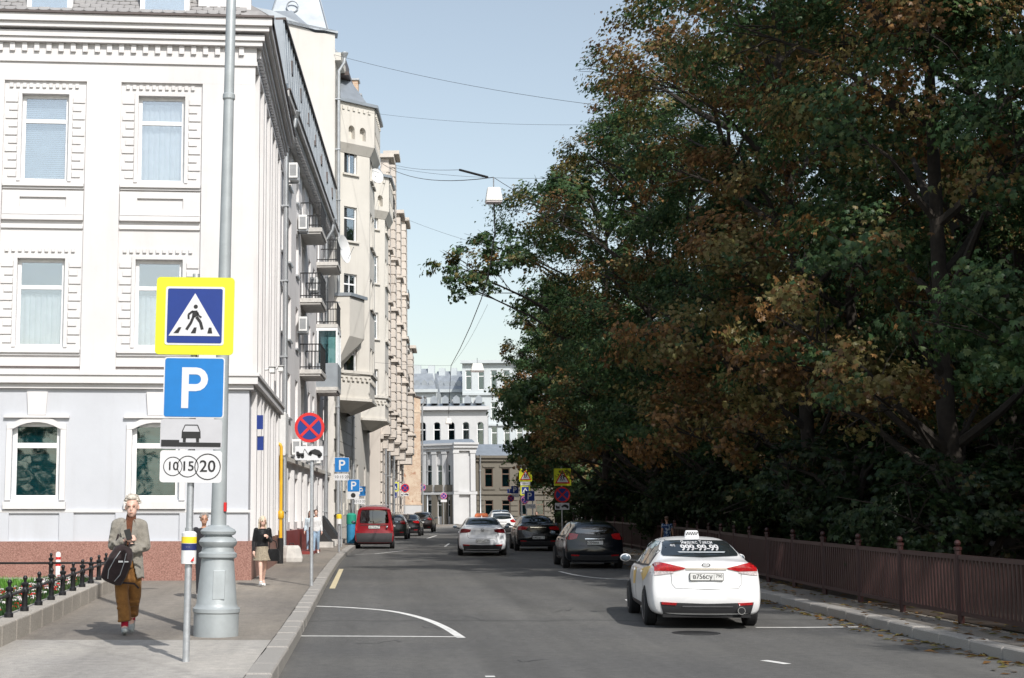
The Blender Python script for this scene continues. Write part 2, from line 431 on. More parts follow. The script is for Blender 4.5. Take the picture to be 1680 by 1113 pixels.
cloth('sock_red', (0.4,0.015,0.04)); cloth('leather', (0.012,0.012,0.013), 0.3); M['leather'].node_tree.nodes['Principled BSDF'].inputs['Roughness'].default_value = 0.4
cloth('skirt', (0.32,0.27,0.2), 0.35, 30); cloth('white_cloth', (0.75,0.75,0.75)); cloth('denim', (0.32,0.44,0.58)); cloth('pale_blue', (0.58,0.68,0.75)); cloth('green_top', (0.05,0.4,0.16)); cloth('dark_cloth', (0.03,0.03,0.035))
cloth('shoe_white', (0.75,0.75,0.74)); cloth('shoe_grey', (0.4,0.43,0.42))
def floral():
    m, t, b = base_mat('floral'); n = noise(t, 13, 1.0, 0.5)
    c = ramp(t, n, [(0.4, (0.015,0.03,0.09)), (0.5, (0.05,0.12,0.3)), (0.58, (0.4,0.45,0.5))]); t.links.new(c, b.inputs['Base Color']); b.inputs['Roughness'].default_value = 0.9
floral()
plain('hair_blond', (0.62,0.53,0.4), 0.6, 0, 0.3, 30, 0.5); plain('hair_brown', (0.09,0.05,0.03), 0.6, 0, 0.3, 30, 0.5); plain('hair_white', (0.66,0.6,0.52), 0.6, 0, 0.25, 40, 0.8); plain('hair_grey', (0.25,0.22,0.2), 0.6, 0, 0.3, 30, 0.5)
# leaves: the colour belongs to each leaf (attribute); the shrubs' is darkened for shade
def leafmat(name):
    m, t, b = base_mat(name); t.nodes.remove(b)
    at_ = N(t, 'ShaderNodeAttribute', attribute_name='leaf_colour')
    df = N(t, 'ShaderNodeBsdfDiffuse'); tr = N(t, 'ShaderNodeBsdfTranslucent'); gl = N(t, 'ShaderNodeBsdfGlossy'); gl.inputs['Roughness'].default_value = 0.45
    gl.inputs[0].default_value = (0.5,0.5,0.5,1)
    t.links.new(at_.outputs['Color'], df.inputs[0]); t.links.new(at_.outputs['Color'], tr.inputs[0])
    a = N(t, 'ShaderNodeMixShader'); a.inputs[0].default_value = 0.33; t.links.new(df.outputs[0], a.inputs[1]); t.links.new(tr.outputs[0], a.inputs[2])
    c = N(t, 'ShaderNodeMixShader'); c.inputs[0].default_value = 0.04; t.links.new(a.outputs[0], c.inputs[1]); t.links.new(gl.outputs[0], c.inputs[2])
    t.links.new(c.outputs[0], t.nodes['Material Output'].inputs['Surface'])
plain('tar', (0.062,0.061,0.06), 0.7, 0, 0.2, 9)
leafmat('leaf')
# ------------------------------------------------------------------ the street surface
KL = [(-0.98,-12),(-0.97,10),(-0.95,20),(-0.86,45),(-0.45,62),(0.55,83),(1.9,97),(4.0,117),(6.6,138),(10,155),(17,167),(32,173),(80,176)]
KR = [(7.9,-12),(7.9,10),(7.9,20),(8.3,45),(8.5,62),(9.3,83),(10.4,97),(12.8,117),(15.6,134),(19,145),(25,153),(37,158),(80,160)]
def resample(P, k):                              # smooth Catmull-Rom through the points
    out = []
    for i in range(len(P)-1):
        p0 = Vector(P[max(i-1,0)]); p1 = Vector(P[i]); p2 = Vector(P[i+1]); p3 = Vector(P[min(i+2,len(P)-1)])
        for j in range(k):
            t = j/k; t2 = t*t; t3 = t2*t
            m1 = (p2-p0)*0.5; m2 = (p3-p1)*0.5
            out.append(p1*(2*t3-3*t2+1)+m1*(t3-2*t2+t)+p2*(-2*t3+3*t2)+m2*(t3-t2))
    out.append(Vector(P[-1])); return out
KLs = resample(KL, 6); KRs = resample(KR, 6)
YC = [-12,20,62]
def strip(name, A, B, dz, mat, nx=4, kind='structure'):
    mb = MB(); rows = []
    for a, b in zip(A, B):
        rows.append([(a[0]+(b[0]-a[0])*t/nx, a[1]+(b[1]-a[1])*t/nx) for t in range(nx+1)])
    rings = [[(x, y, gz(y)+dz) for x, y in r] for r in rows]
    mb.ringstrip(rings, closed=False, cap=False)
    o = mb.build(name, mat); return tag(o, kind=kind)
mb = MB(); YS = [-600,20,62,1500]; XS = [-1500,-200,-20,0,20,200,1500]
mb.ringstrip([[(x,y,gz(y)-0.06) for x in XS] for y in YS], closed=False, cap=False)
tag(mb.build('ground', 'ground_mat'), kind='structure')
road = strip('road', KLs, KRs, 0.0, 'road_asphalt', 6)
KERB = 0.28
def offs(P, d):
    out = []
    for i, p in enumerate(P):
        t = (P[min(i+1,len(P)-1)]-P[max(i-1,0)]).normalized(); out.append(p + Vector((-t.y, t.x))*d)
    return out
PLa = offs(KLs, KERB); PRa = offs(KRs, -KERB)
pav_l = strip('pavement_left', [Vector((-45, min(p[1],170)+ (40 if p[1]>160 else 0))) for p in PLa], PLa, 0.15, 'pavement_asphalt', 6)
pav_r = strip('pavement_right', PRa, [Vector((90, p[1] if p[1]<150 else 150)) for p in PRa], 0.15, 'pavement_asphalt', 5)
mb = MB(); y1 = G(215,1051,.15).y
mb.poly([(-30,-12,.1545),(-0.97-KERB,-12,.1545),(-0.952-KERB,y1,.1545),(-30,y1+0.35,.1545)])
tag(mb.build('forecourt_paving', 'pavement_slabs_mat'), kind='structure')
# kerb stones
def kerbs(P, side, parent, y0, y1):
    mb = MB(); mb.box(-0.49,0.49,0,KERB,-0.16,0.158); me = mb.mesh('kerb_stone'); me.materials.append(M['kerb_granite'])
    bm = bmesh.new(); bm.from_mesh(me); bmesh.ops.bevel(bm, geom=[e for e in bm.edges], offset=0.018, segments=1, affect='EDGES'); bm.to_mesh(me); bm.free()
    acc = 0.0
    for i in range(len(P)-1):
        a, b = P[i], P[i+1]; L = (b-a).length; t = (b-a)/L
        while acc + 0.5 <= L:
            c = a + t*(acc+0.5)
            if y0 <= c.y <= y1:
                o = bpy.data.objects.new('kerb_stone', me); COL.objects.link(o); o.parent = parent
                o.location = (c.x, c.y, gz(c.y)+random.uniform(-.008,.008)); o.rotation_euler = (random.uniform(-.008,.008), 0, math.atan2(t.y, t.x)+(0 if side>0 else PI)+random.uniform(-.006,.006))
            acc += 1.0
        acc -= L
kerbs(KLs, 1, pav_l, 6, 125); kerbs(KRs, -1, pav_r, 12, 90)
for P, sd, nm, ya in ((KLs, 1, 'kerb_far', 125), (KRs, -1, 'kerb_far', 90)):
    mb = MB(); Q = [p for p in P if p.y >= ya-6]; Z = offs(P, KERB*sd); Z = [z for z, p in zip(Z, P) if p.y >= ya-6]
    mb.ringstrip([[(p.x,p.y,gz(p.y)-.05),(p.x,p.y,gz(p.y)+.155),(z.x,z.y,gz(z.y)+.155),(z.x,z.y,gz(z.y)-.05)] for p, z in zip(Q,Z)], closed=True, cap=True)
    mb.build('kerb', 'kerb_granite', pav_l if sd > 0 else pav_r)
# painted markings
def marking(pts, w, mat='paint_white_line'):
    pts = [Vector((p[0],p[1])) for p in pts]; n = len(pts); A = []; 
    ws = w if isinstance(w, (list,tuple)) else [w]*n
    for i, p in enumerate(pts):
        t = (pts[min(i+1,n-1)]-pts[max(i-1,0)]).normalized(); q = Vector((-t.y,t.x))*ws[i]*0.5
        A.append([(p.x+q.x,p.y+q.y,gz(p.y+q.y)+.004),(p.x-q.x,p.y-q.y,gz(p.y-q.y)+.004)])
    mb = MB(); mb.ringstrip(A, closed=False, cap=False); return mb.build('road_marking', mat, road)
def gp(px, py): p = G(px, py); return (p.x, p.y)
marking([gp(491,1044), gp(625,1044.5), gp(757,1045.5)], 0.1)
cv = resample([gp(518,995), gp(575,997.5), gp(640,1003), gp(690,1014), gp(728,1029), gp(757,1047)], 5)
marking(cv, [0.13]*len(cv))
marking([gp(545,966), gp(560,934)], 0.13, 'paint_yellow_line')
marking([gp(582,910), gp(615,909), gp(662,904)], 0.1)
cv = resample([gp(918,938), gp(945,944), gp(985,949), gp(1060,953)], 4); marking(cv, 0.11)
marking([gp(1033,984), gp(1042,990)], 0.2)
marking([gp(1240,1030), gp(1320,1030), gp(1420,1029)], 0.11)
marking([gp(1253,1084), gp(1270,1086.5), gp(1292,1090)], 0.12)
marking([gp(796,1110.5), gp(812,1110.5)], 0.12); marking([gp(690,876.5), gp(770,876.5)], 0.6)
marking([gp(700,884), gp(716,879)], 0.12); marking([gp(730,897),gp(737,892)], 0.1)
rt_ = random.Random(4)
for x0, y0, x1, y1 in ((585,1058,660,1052),(690,1029,742,1034),(735,1010,800,1018),(590,988,632,990),(770,966,812,968),(900,1004,940,1001),(850,1085,905,1081)):
    n_ = 7; marking([gp(x0+(x1-x0)*k/n_+rt_.uniform(-3,3), y0+(y1-y0)*k/n_+rt_.uniform(-2.2,2.2)) for k in range(n_+1)], [.01+.02*rt_.random() for k in range(n_+1)], 'tar')
# manhole
c = G(1142,1039); mb = MB(); mb.lathe([(0.0,.004),(0.28,.006),(0.33,.008),(0.36,.004),(0.36,-.02)], 20, c)
mh = mb.build('manhole_cover', 'iron_black'); tag(mh, 'round dark iron manhole cover in the road behind the white taxi', 'manhole')
# ------------------------------------------------------------------ flower bed and its low fence
B0 = G(3,1062,.15); B1 = G(188,968,.15)
bt = (B1-B0); bt.z = 0; bt.normalize(); bn = Vector((-bt.y, bt.x, 0))     # bn points into the bed (left)
def bedz(p): return gz(p.y)+0.15
bed = thing('flower_bed', 'flower bed with a low granite border, red and white flowers and grass', 'flower bed', tuple(B1))
Bs = B0 - bt*6; nb = int((B1-Bs).length)
for i in range(nb+1):
    a = Bs + bt*i; b = a + bt*0.985
    if (b-Bs).length > (B1-Bs).length: b = B1.copy()
    if (b-a).dot(bt) < 0.2: continue
    mb = MB(); h = 0.27
    q = [a, b, b+bn*0.34, a+bn*0.34]
    mb.hexa([(p.x,p.y,bedz(p)-.05) for p in q], [(p.x,p.y,bedz(p)+h) for p in q]); mb.build('border_block', 'bed_granite', bed, bevel=0.02)
for i in range(9):
    a = B1 + bn*(0.36+i*1.0); b = a + bn*0.985; q = [a, b, b-bt*0.3, a-bt*0.3]
    mb = MB(); mb.hexa([(p.x,p.y,bedz(p)-.05) for p in q], [(p.x,p.y,bedz(p)+.26) for p in q]); mb.build('border_block', 'bed_granite', bed, bevel=0.02)
mb = MB(); q = [Bs+bn*.3, B1+bn*.3-bt*.25, B1+bn*9.2-bt*.25, Bs+bn*9.2]
mb.hexa([(p.x,p.y,bedz(p)-.02) for p in q], [(p.x,p.y,bedz(p)+.2) for p in q]); mb.build('soil', 'soil', bed)
fence = thing('bed_fence', 'low black cast iron fence with finial posts along the flower bed', 'fence', tuple(B1))
def post(p, h=0.5, r=0.041):
    mb = MB(); z = bedz(p)+0.27
    mb.lathe([(r*1.5,z),(r*1.5,z+.05),(r*1.05,z+.07),(r*1.0,z+.24),(r*1.35,z+.26),(r*1.35,z+.29),(r*.95,z+.31),(r*.9,z+h-.16),(r*1.3,z+h-.14),(r*1.3,z+h-.11),(r*.5,z+h-.09),(r*.55,z+h-.07),(r*.85,z+h-.035),(r*.5,z+h-.005),(.004,z+h)], 10, (p.x,p.y,0))
    mb.build('post', 'iron_black', fence, smooth=40)
pp = [B1 + bn*.17 - bt*(0.15+1.18*k) for k in range(15)]
for p in pp: post(p)
pb = [B1 + bn*(1.3+1.25*k) - bt*.15 for k in range(7)]
for p in pb: post(p)
for line in (pp, [pp[0]]+pb):
    mb = MB(); mb.tube([(p.x,p.y,bedz(p)+.27+.29) for p in line], .022, 6); mb.build('rail', 'iron_black', fence)
# grass and flowers
def tufts(name, n, hgt, cols, inside, mat='leaf', w=0.012, petal=False):
    V = []; Fc = []; C = []
    for i in range(n):
        p = inside(); z = bedz(p)+.19; c = random.choice(cols); k = random.uniform(.7,1.2)
        if not petal:
            a = random.uniform(0, 2*PI); dx, dy = math.cos(a)*w, math.sin(a)*w; lx, ly = random.uniform(-.05,.05), random.uniform(-.05,.05); h = hgt*random.uniform(.6,1.3)
            b = len(V); V += [(p.x-dx,p.y-dy,z),(p.x+dx,p.y+dy,z),(p.x+lx,p.y+ly,z+h)]; Fc.append((b,b+1,b+2)); C += [(*mul(c,k),1)]*3
        else:
            z += hgt*random.uniform(.5,1.1)
            for q in range(5):
                a = 2*PI*q/5+random.random(); b = len(V)
                V += [(p.x,p.y,z+.01),(p.x+math.cos(a-.5)*w,p.y+math.sin(a-.5)*w,z+.02),(p.x+math.cos(a)*w*1.5,p.y+math.sin(a)*w*1.5,z-.01),(p.x+math.cos(a+.5)*w,p.y+math.sin(a+.5)*w,z+.02)]
                Fc.append((b,b+1,b+2,b+3)); C += [(*mul(c,k),1)]*4
    me = bpy.data.meshes.new(name); me.from_pydata(V, [], Fc)
    at_ = me.color_attributes.new('leaf_colour', 'FLOAT_COLOR', 'POINT'); at_.data.foreach_set('color', [x for c in C for x in c])
    return link_mesh(name, me, mat)
def in_bed(a0, a1, b0, b1):
    def f():
        return B1 - bt*random.uniform(a0, a1) + bn*random.uniform(b0, b1)
    return f
g = tufts('grass', 30000, .13, [(0.14,0.33,0.05),(0.18,0.38,0.07),(0.11,0.28,0.04)], in_bed(.4,15,1.2,9)); tag(g, 'bright green grass inside the fenced flower bed', 'grass', kind='stuff')
g = tufts('leafy_ground_cover', 9000, .12, [(0.05,0.12,0.03),(0.09,0.13,0.04),(0.04,0.1,0.03)], in_bed(.35,17,.38,1.4), w=.03); tag(g, 'low leafy ground cover behind the black fence', 'ground cover', kind='stuff')
g = tufts('bedding_flowers', 520, .14, [(0.8,0.78,0.76),(0.8,0.7,0.72),(0.75,0.03,0.03),(0.75,0.74,0.72)], in_bed(.35,17,.4,1.3), w=.028, petal=True); tag(g, 'white and red bedding flowers behind the black fence', 'flowers', kind='stuff')
# ------------------------------------------------------------------ building kit
def wall_holes(mb, F, s0, s1, h0, h1, holes, depth=0.2, d=0.0):
    xs = sorted({s0, s1, *[v for h in holes for v in h[:2]]}); zs = sorted({h0, h1, *[v for h in holes for v in h[2:4]]})
    xs = [x for x in xs if s0 <= x <= s1]; zs = [z for z in zs if h0 <= z <= h1]
    for i in range(len(xs)-1):
        for j in range(len(zs)-1):
            cx, cz = (xs[i]+xs[i+1])/2, (zs[j]+zs[j+1])/2
            if any(h[0] < cx < h[1] and h[2] < cz < h[3] for h in holes): continue
            mb.poly([F(xs[i],d,zs[j]),F(xs[i+1],d,zs[j]),F(xs[i+1],d,zs[j+1]),F(xs[i],d,zs[j+1])])
    for a,b,c,e in [h[:4] for h in holes]:
        q = [(a,c),(b,c),(b,e),(a,e)]
        for k in range(4):
            p, r = q[k], q[(k+1)%4]
            mb.poly([F(p[0],d,p[1]),F(r[0],d,r[1]),F(r[0],d-depth,r[1]),F(p[0],d-depth,p[1])])
    return mb
def spandrel(mb, F, a, b, top, rise, depth=0.2, d=0.0):
    # masonry above an arched opening: fills the corners between the arch and the square hole
    n = 8; w = (b-a)/2; R = (w*w+rise*rise)/(2*rise); cx = (a+b)/2
    arch = []
    for k in range(n+1):
        x = a + (b-a)*k/n; arch.append((x, top-R+math.sqrt(max(R*R-(x-cx)**2, 0))))
    for k in range(n):
        p, q = arch[k], arch[k+1]
        e = 0.002
        mb.prism([(p[0],p[1]-e),(q[0],q[1]-e),(q[0],top+e),(p[0],top+e)], d-depth+.003, d-.001, F)
def window(F, a, b, c, e, parent, d=-0.12, frame='white_frame', t=0.07, tr=0.36, mull=0, inside='curtain', gl='window_glass', sill=0.0, sill_mat=None, curtain_h=1.0, panes=True, simple=False):
    """a framed window in the hole a..b, c..e: frame > panes, sill, curtain"""
    mb = MB(); ft = 0.06
    mb.box(a,a+t,d-ft,d,c,e,F); mb.box(b-t,b,d-ft,d,c,e,F); mb.box(a+t,b-t,d-ft,d,c,c+t,F); mb.box(a+t,b-t,d-ft,d,e-t,e,F)
    hz = []
    zz = e - (e-c)*tr if tr else None
    if zz: mb.box(a+t,b-t,d-ft,d+.006,zz-t*.6,zz+t*.6,F)
    xs = [a+t] + [a+t+(b-a-2*t)*(k+1)/(mull+1) for k in range(mull)] + [b-t]
    for x in xs[1:-1]: mb.box(x-t*.4,x+t*.4,d-ft,d+.003,c+t,e-t,F)
    w = mb.build('window', frame, parent)
    zb = [c+t] + ([zz-t*.6, zz+t*.6] if zz else []) + [e-t]
    spans = [(zb[0],zb[1])] + ([(zb[2],zb[3])] if zz else [])
    for (z0,z1) in spans:
        if simple:
            pm = MB(); pm.box(xs[0],xs[-1],d-.035,d-.03,z0,z1,F); pm.build('pane', gl, w); continue
        for i in range(len(xs)-1):
            pm = MB(); pm.box(xs[i]+(t*.4 if i else 0),xs[i+1]-(t*.4 if i < len(xs)-2 else 0),d-.035,d-.03,z0,z1,F); pm.build('pane', gl, w)
    # room behind
    rb = MB(); rb.poly([F(a-.02,d-.42,c-.02),F(b+.02,d-.42,c-.02),F(b+.02,d-.42,e+.02),F(a-.02,d-.42,e+.02)])
    for q in (((a,c),(b,c)),((b,c),(b,e)),((b,e),(a,e)),((a,e),(a,c))):
        rb.poly([F(q[0][0],d-.06,q[0][1]),F(q[1][0],d-.06,q[1][1]),F(q[1][0],d-.43,q[1][1]),F(q[0][0],d-.43,q[0][1])])
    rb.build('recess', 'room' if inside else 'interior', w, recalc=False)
    if inside == 'curtain':
        cm = MB(); n = 24; rings = []
        for k in range(n+1):
            x = a+t*.5+(b-a-t)*k/n; dd = d-.16+.025*math.sin(k*2.1+a*3)+.01*math.sin(k*5.3)
            rings.append([F(x,dd,c+.02),F(x,dd,c+(e-c)*curtain_h*.985)])
        cm.ringstrip(rings, closed=False, cap=False); cm.build('curtain', 'curtain', w, smooth=True, recalc=False)
    elif inside in ('blind','pale_blind'):
        cm = MB(); z = c+.03
        while z < c+(e-c)*curtain_h-.04:
            cm.poly([F(a+t*.5,d-.14,z),F(b-t*.5,d-.14,z),F(b-t*.5,d-.155,z+.045),F(a+t*.5,d-.155,z+.045)]); z += .05
        cm.build('blind', inside, w, recalc=False)
    if sill:
        sm = MB(); sm.box(a-.07,b+.07,d+.0,sill,c-.07,c-.004,F); sm.build('sill', sill_mat or frame, w)
    return w
def bar(mb, F, a, b, d0, d1, h0, h1): mb.box(a,b,d0,d1,h0,h1,F); return mb
def drainpipe(F, s, h0, h1, label, cat='drainpipe', r=0.07, d=0.17, hopper=True):
    base = F(s,d,h0); o = thing('drainpipe', label, cat, base)
    mb = MB(); mb.tube([F(s,d+.22,h0),F(s,d,h0+.25),F(s,d,h1-.7),F(s,d+.28,h1-.25),F(s,d+.3,h1)], r, 10); mb.build('pipe', 'zinc', o, smooth=True)
    if hopper:
        mb = MB(); p = F(s,d+.3,h1); mb.lathe([(r,0),(r*2.1,.22),(r*2.1,.26),(r*1.2,.26)], 10, p); mb.build('hopper', 'zinc', o)
    h = h0+1.4
    while h < h1-1:
        mb = MB(); mb.box(s-r*1.3,s+r*1.3,0.0,d+r*1.15,h,h+.05,F); mb.build('bracket', 'zinc', o); h += 2.6
    return o
def aircon(F, s, h, d, label, w=.8):
    o = thing('air_conditioner', label, 'air conditioner', F(s,d,h))
    mb = MB(); mb.box(s,s+w,d+.05,d+.38,h+.06,h+.62,F); mb.build('casing', 'plastic_white', o, bevel=.02)
    fs = MB(); p = F(s+w*.42,d+.383,h+.34); ring = [F(s+w*.42+.22*math.cos(2*PI*k/16),d+.384,h+.34+.22*math.sin(2*PI*k/16)) for k in range(16)]; fs.poly(ring); fs.build('fan_grille', 'plastic_grey', o)
    fs = MB(); fs.poly([F(s-.003,d+.1,h+.14),F(s-.003,d+.33,h+.14),F(s-.003,d+.33,h+.54),F(s-.003,d+.1,h+.54)]); fs.build('side_grille', 'plastic_grey', o)
    mb = MB(); mb.box(s+.08,s+.12,d,d+.4,h,h+.06,F); mb.box(s+w-.12,s+w-.08,d,d+.4,h,h+.06,F); mb.build('bracket', 'zinc', o)
    return o
# ------------------------------------------------------------------ white corner building
C1 = G(406,952,.15); z1 = C1.z
b1 = thing('corner_building', 'white three-storey corner building with red granite plinth and dentil cornice', 'building', tuple(C1))
FA = Fr((C1.x-12, C1.y-0.84), (C1.x, C1.y), z1); LA = FA.L
FB = Fr((C1.x, C1.y), (C1.x+0.02, C1.y+10.6), z1); LB = FB.L
def hA(py): return FA.pix(380, py)[1]
def sA(px, py=500): return FA.pix(px, py)[0]
cs = [sA(66,500)-(sA(260,500)-sA(66,500)), sA(66,500), sA(260,500)]
hw = 0.56
H_PL, H_ST0, H_ST1, H_FR, H_DE, H_C1, H_C2, H_C3, H_TOP = hA(888), hA(636), hA(617), hA(110), hA(95), hA(80), hA(63), hA(46), hA(36)
rows = [(hA(820), hA(697)), (hA(572), hA(428)), (hA(302), hA(161))]
# ground floor wall with arched windows
holes_g = [(c-hw, c+hw, rows[0][0], rows[0][1]+.04) for c in cs]
mb = MB(); wall_holes(mb, FA, 0, LA, H_PL-.02, H_ST0, holes_g, .22)
for a,b,c,e in holes_g: spandrel(mb, FA, a, b, e, .17, .22)
mb.build('lower_wall', 'pale_grey_stucco', b1)
holes_u = [(c-hw, c+hw, r0, r1) for c in cs for r0, r1 in rows[1:]]
mb = MB(); wall_holes(mb, FA, 0, LA, H_ST1-.02, H_FR+.02, holes_u, .2); mb.build('upper_wall', 'white_stucco', b1)
mb = MB(); mb.box(0,LA+.09,0,.09,-.1,H_PL,FA); mb.build('plinth', 'red_granite', b1)
mb = MB(); mb.box(0,LB,0,.09,-.1,H_PL,FB); mb.build('plinth', 'red_granite', b1)
for k, x in enumerate([LA-2.2*i for i in range(1,6)]):
    pass
# ground-floor dressing
for c, (a,b,r0,r1) in zip(cs, holes_g):
    mb = MB(); t = .13
    mb.box(a-t,a-.002,0,.05,r0-.02,r1-.17,FA); mb.box(b+.002,b+t,0,.05,r0-.02,r1-.17,FA)
    n = 9; R = (hw*hw+.17**2)/(2*.17)
    for k in range(n):
        x0, x1 = a-t+(b-a+2*t)*k/n, a-t+(b-a+2*t)*(k+1)/n
        f = lambda x: r1-R+math.sqrt(max(R*R-min((x-c)**2, hw*hw),0))-.02*max(0,abs(x-c)-hw)
        mb.prism([(x0,f(x0)),(x1,f(x1)),(x1,f(x1)+.14),(x0,f(x0)+.14)], .055, .0, FA)
    mb.build('window_surround', 'white_stucco', b1)
    mb = MB(); mb.box(a-.2,b+.2,.0,.09,r1+.1,r1+.16,FA); mb.build('hood_mould', 'white_stucco', b1)
    mb = MB(); mb.prism([(c-.2,r1+.17),(c+.2,r1+.17),(c+.24,r1+.72),(c-.24,r1+.72)], .06, 0, FA); mb.build('keystone', 'white_stucco', b1)
    mb = MB(); mb.box(a-.16,b+.16,0,.12,r0-.22,r0-.05,FA); mb.build('sill', 'white_stucco', b1)
    mb = MB(); wall_holes(mb, FA, a-.35, b+.35, H_PL, r0-.26, [(a-.02,b+.02,H_PL+.02,r0-.32)], .05, .05); mb.build('apron_panel', 'pale_grey_stucco', b1)
mb = MB(); mb.box(0,LA+.06,0,.055,rows[0][0]-.3,rows[0][0]-.24,FA); mb.build('sill_band', 'white_stucco', b1)
# string course
for d, h0, h1 in ((.1, H_ST0-.05, H_ST0+.07), (.2, H_ST0+.07, H_ST1-.02), (.24, H_ST1-.02, H_ST1+.06)):
    mb = MB(); mb.box(0,LA+d,0,d,h0,h1-.002,FA); mb.box(0.0,LB,0,d,h0,h1-.002,FB); mb.build('string_course', 'white_stucco', b1)
mb = MB(); mb.box(0,LA,.0,.03,H_ST1+.16,H_ST1+.2,FA); mb.build('shadow_line', 'dark_edge', b1)  # dark strip standing in for the shadow line above the string course
# pilasters between the window bays (upper floors)
edges = sorted([c-.98 for c in cs]+[c+.98 for c in cs])
pil = [(0,edges[0])] + [(edges[i],edges[i+1]) for i in range(1,len(edges)-1,2)] + [(edges[-1],LA+.07)]
for a,b in pil:
    if b-a > .1:
        mb = MB(); mb.box(a,b,0,.07,H_ST1+.06,hA(140),FA); mb.build('pilaster', 'white_stucco', b1)
mb = MB(); mb.box(0,LA+.072,0,.072,hA(140),H_FR,FA); mb.build('frieze', 'white_stucco', b1)
for c in cs:
    for (r0,r1) in rows[1:]:
        a, b = c-hw, c+hw
        mb = MB(); mb.box(a-.09,a-.002,0,.035,r0,r1+.08,FA); mb.box(b+.002,b+.09,0,.035,r0,r1+.08,FA); mb.box(a-.002,b+.002,0,.035,r1+.003,r1+.08,FA); mb.build('window_surround', 'white_stucco', b1)
        for sgn in (-1,1):
            for k in range(10):
                z = r0+.1+k*(r1-r0-.1)/10; w = .2 if k%2==0 else .28
                x0 = c+sgn*(hw+.1); mb = MB(); mb.box(min(x0,x0+sgn*w),max(x0,x0+sgn*w),0,.03,z,z+.13,FA); mb.build('quoin_block', 'white_stucco', b1)
        for k in range(11):
            x = a-.3+k*(2*hw+.6)/11; mb = MB(); mb.box(x,x+.08,0,.045,r1+.16,r1+.26,FA); mb.build('dentil', 'white_stucco', b1)
        mb = MB(); mb.box(c-.96,c+.96,0,.1,r0-.14,r0-.06,FA); mb.box(c-.96,c+.96,0,.05,r0-.2,r0-.142,FA); mb.build('sill_band', 'white_stucco', b1)
        if r0 > rows[1][0]+1:
            mb = MB(); wall_holes(mb, FA, c-.96, c+.96, r0-.82, r0-.24, [(c-.55,c+.55,r0-.66,r0-.4)], .05, .05); mb.build('apron_panel', 'white_stucco', b1)
            mb = MB(); mb.box(c-.96,c+.96,0,.09,r0-.96,r0-.84,FA); mb.build('band', 'white_stucco', b1)
            mb = MB(); mb.box(c-.96,c+.96,0,.05,r0-1.16,r0-1.1,FA); mb.build('band', 'white_stucco', b1)
# windows of the front
for i, c in enumerate(cs):
    window(FA, c-hw, c+hw, rows[0][0], rows[0][1]+.04, b1, tr=.3, t=.1, inside='blind', gl='dark_glass')
    window(FA, c-hw, c+hw, *rows[1], b1, tr=.32, t=.08, inside='curtain', curtain_h=.62)
    window(FA, c-hw, c+hw, *rows[2], b1, tr=.3, t=.08, inside=('curtain' if i == 2 else 'pale_blind'), curtain_h=.95)
# side of the corner building
bays = [1.5+2.35*k for k in range(4)]
hs = [(c-.42,c+.42,r0,r1) for c in bays for r0,r1 in rows]
mb = MB(); wall_holes(mb, FB, 0, LB, H_PL-.02, H_ST0, hs[0::3], .22); mb.build('lower_wall', 'pale_grey_stucco', b1)
mb = MB(); wall_holes(mb, FB, 0, LB, H_ST1-.02, H_FR+.02, [h for i,h in enumerate(hs) if i%3], .22); mb.build('upper_wall', 'white_stucco', b1)
for k, c in enumerate(bays):
    for r in rows: window(FB, c-.42, c+.42, *r, b1, tr=.32, inside='curtain', simple=True)
    for x in (c-.85, c+.62):
        mb = MB(); mb.box(x,x+.24,0,.13,H_PL,H_ST0-.05,FB); mb.build('pilaster', 'white_stucco', b1)
        mb = MB(); mb.box(x,x+.24,0,.13,H_ST1+.06,H_FR-.02,FB); mb.build('pilaster', 'white_stucco', b1)
# cornice
for d, h0, h1 in ((.12, H_FR, H_FR+.1), (.24, H_C1, H_C1+.12), (.29, H_C1+.12, H_C2), (.4, H_C2+.06, H_C3-.08), (.47, H_C3-.08, H_TOP-.05)):
    mb = MB(); mb.box(0,LA+d,0,d,h0,h1-.002,FA); mb.build('cornice', 'white_stucco', b1)
    mb = MB(); mb.box(0,LB,0,d,h0,h1-.002,FB); mb.build('cornice', 'white_stucco', b1)
mb = MB(); mb.box(0,LA+.1,0,.1,H_FR+.1,H_C1-.002,FA); mb.box(0,LB,0,.1,H_FR+.1,H_C1-.002,FB); mb.build('dentil_bed', 'white_stucco', b1)
me = None
def shared_box(name, F, a, b, d0, d1, h0, h1, n, step, mat, parent, along=True):
    mb = MB(); mb.box(a,b,d0,d1,h0,h1,F); o = mb.build(name, mat, parent); v = F.u*step
    for k in range(1, n):
        c = bpy.data.objects.new(name, o.data); COL.objects.link(c); c.parent = parent; c.location = v*k
shared_box('dentil', FA, .1, .22, .1, .165, H_DE+.02, H_C1-.004, int(LA/.29), .29, 'white_stucco', b1)
shared_box('dentil', FB, .1, .22, .1, .2, H_DE+.02, H_C1-.004, int((LB-.3)/.29), .29, 'white_stucco', b1)
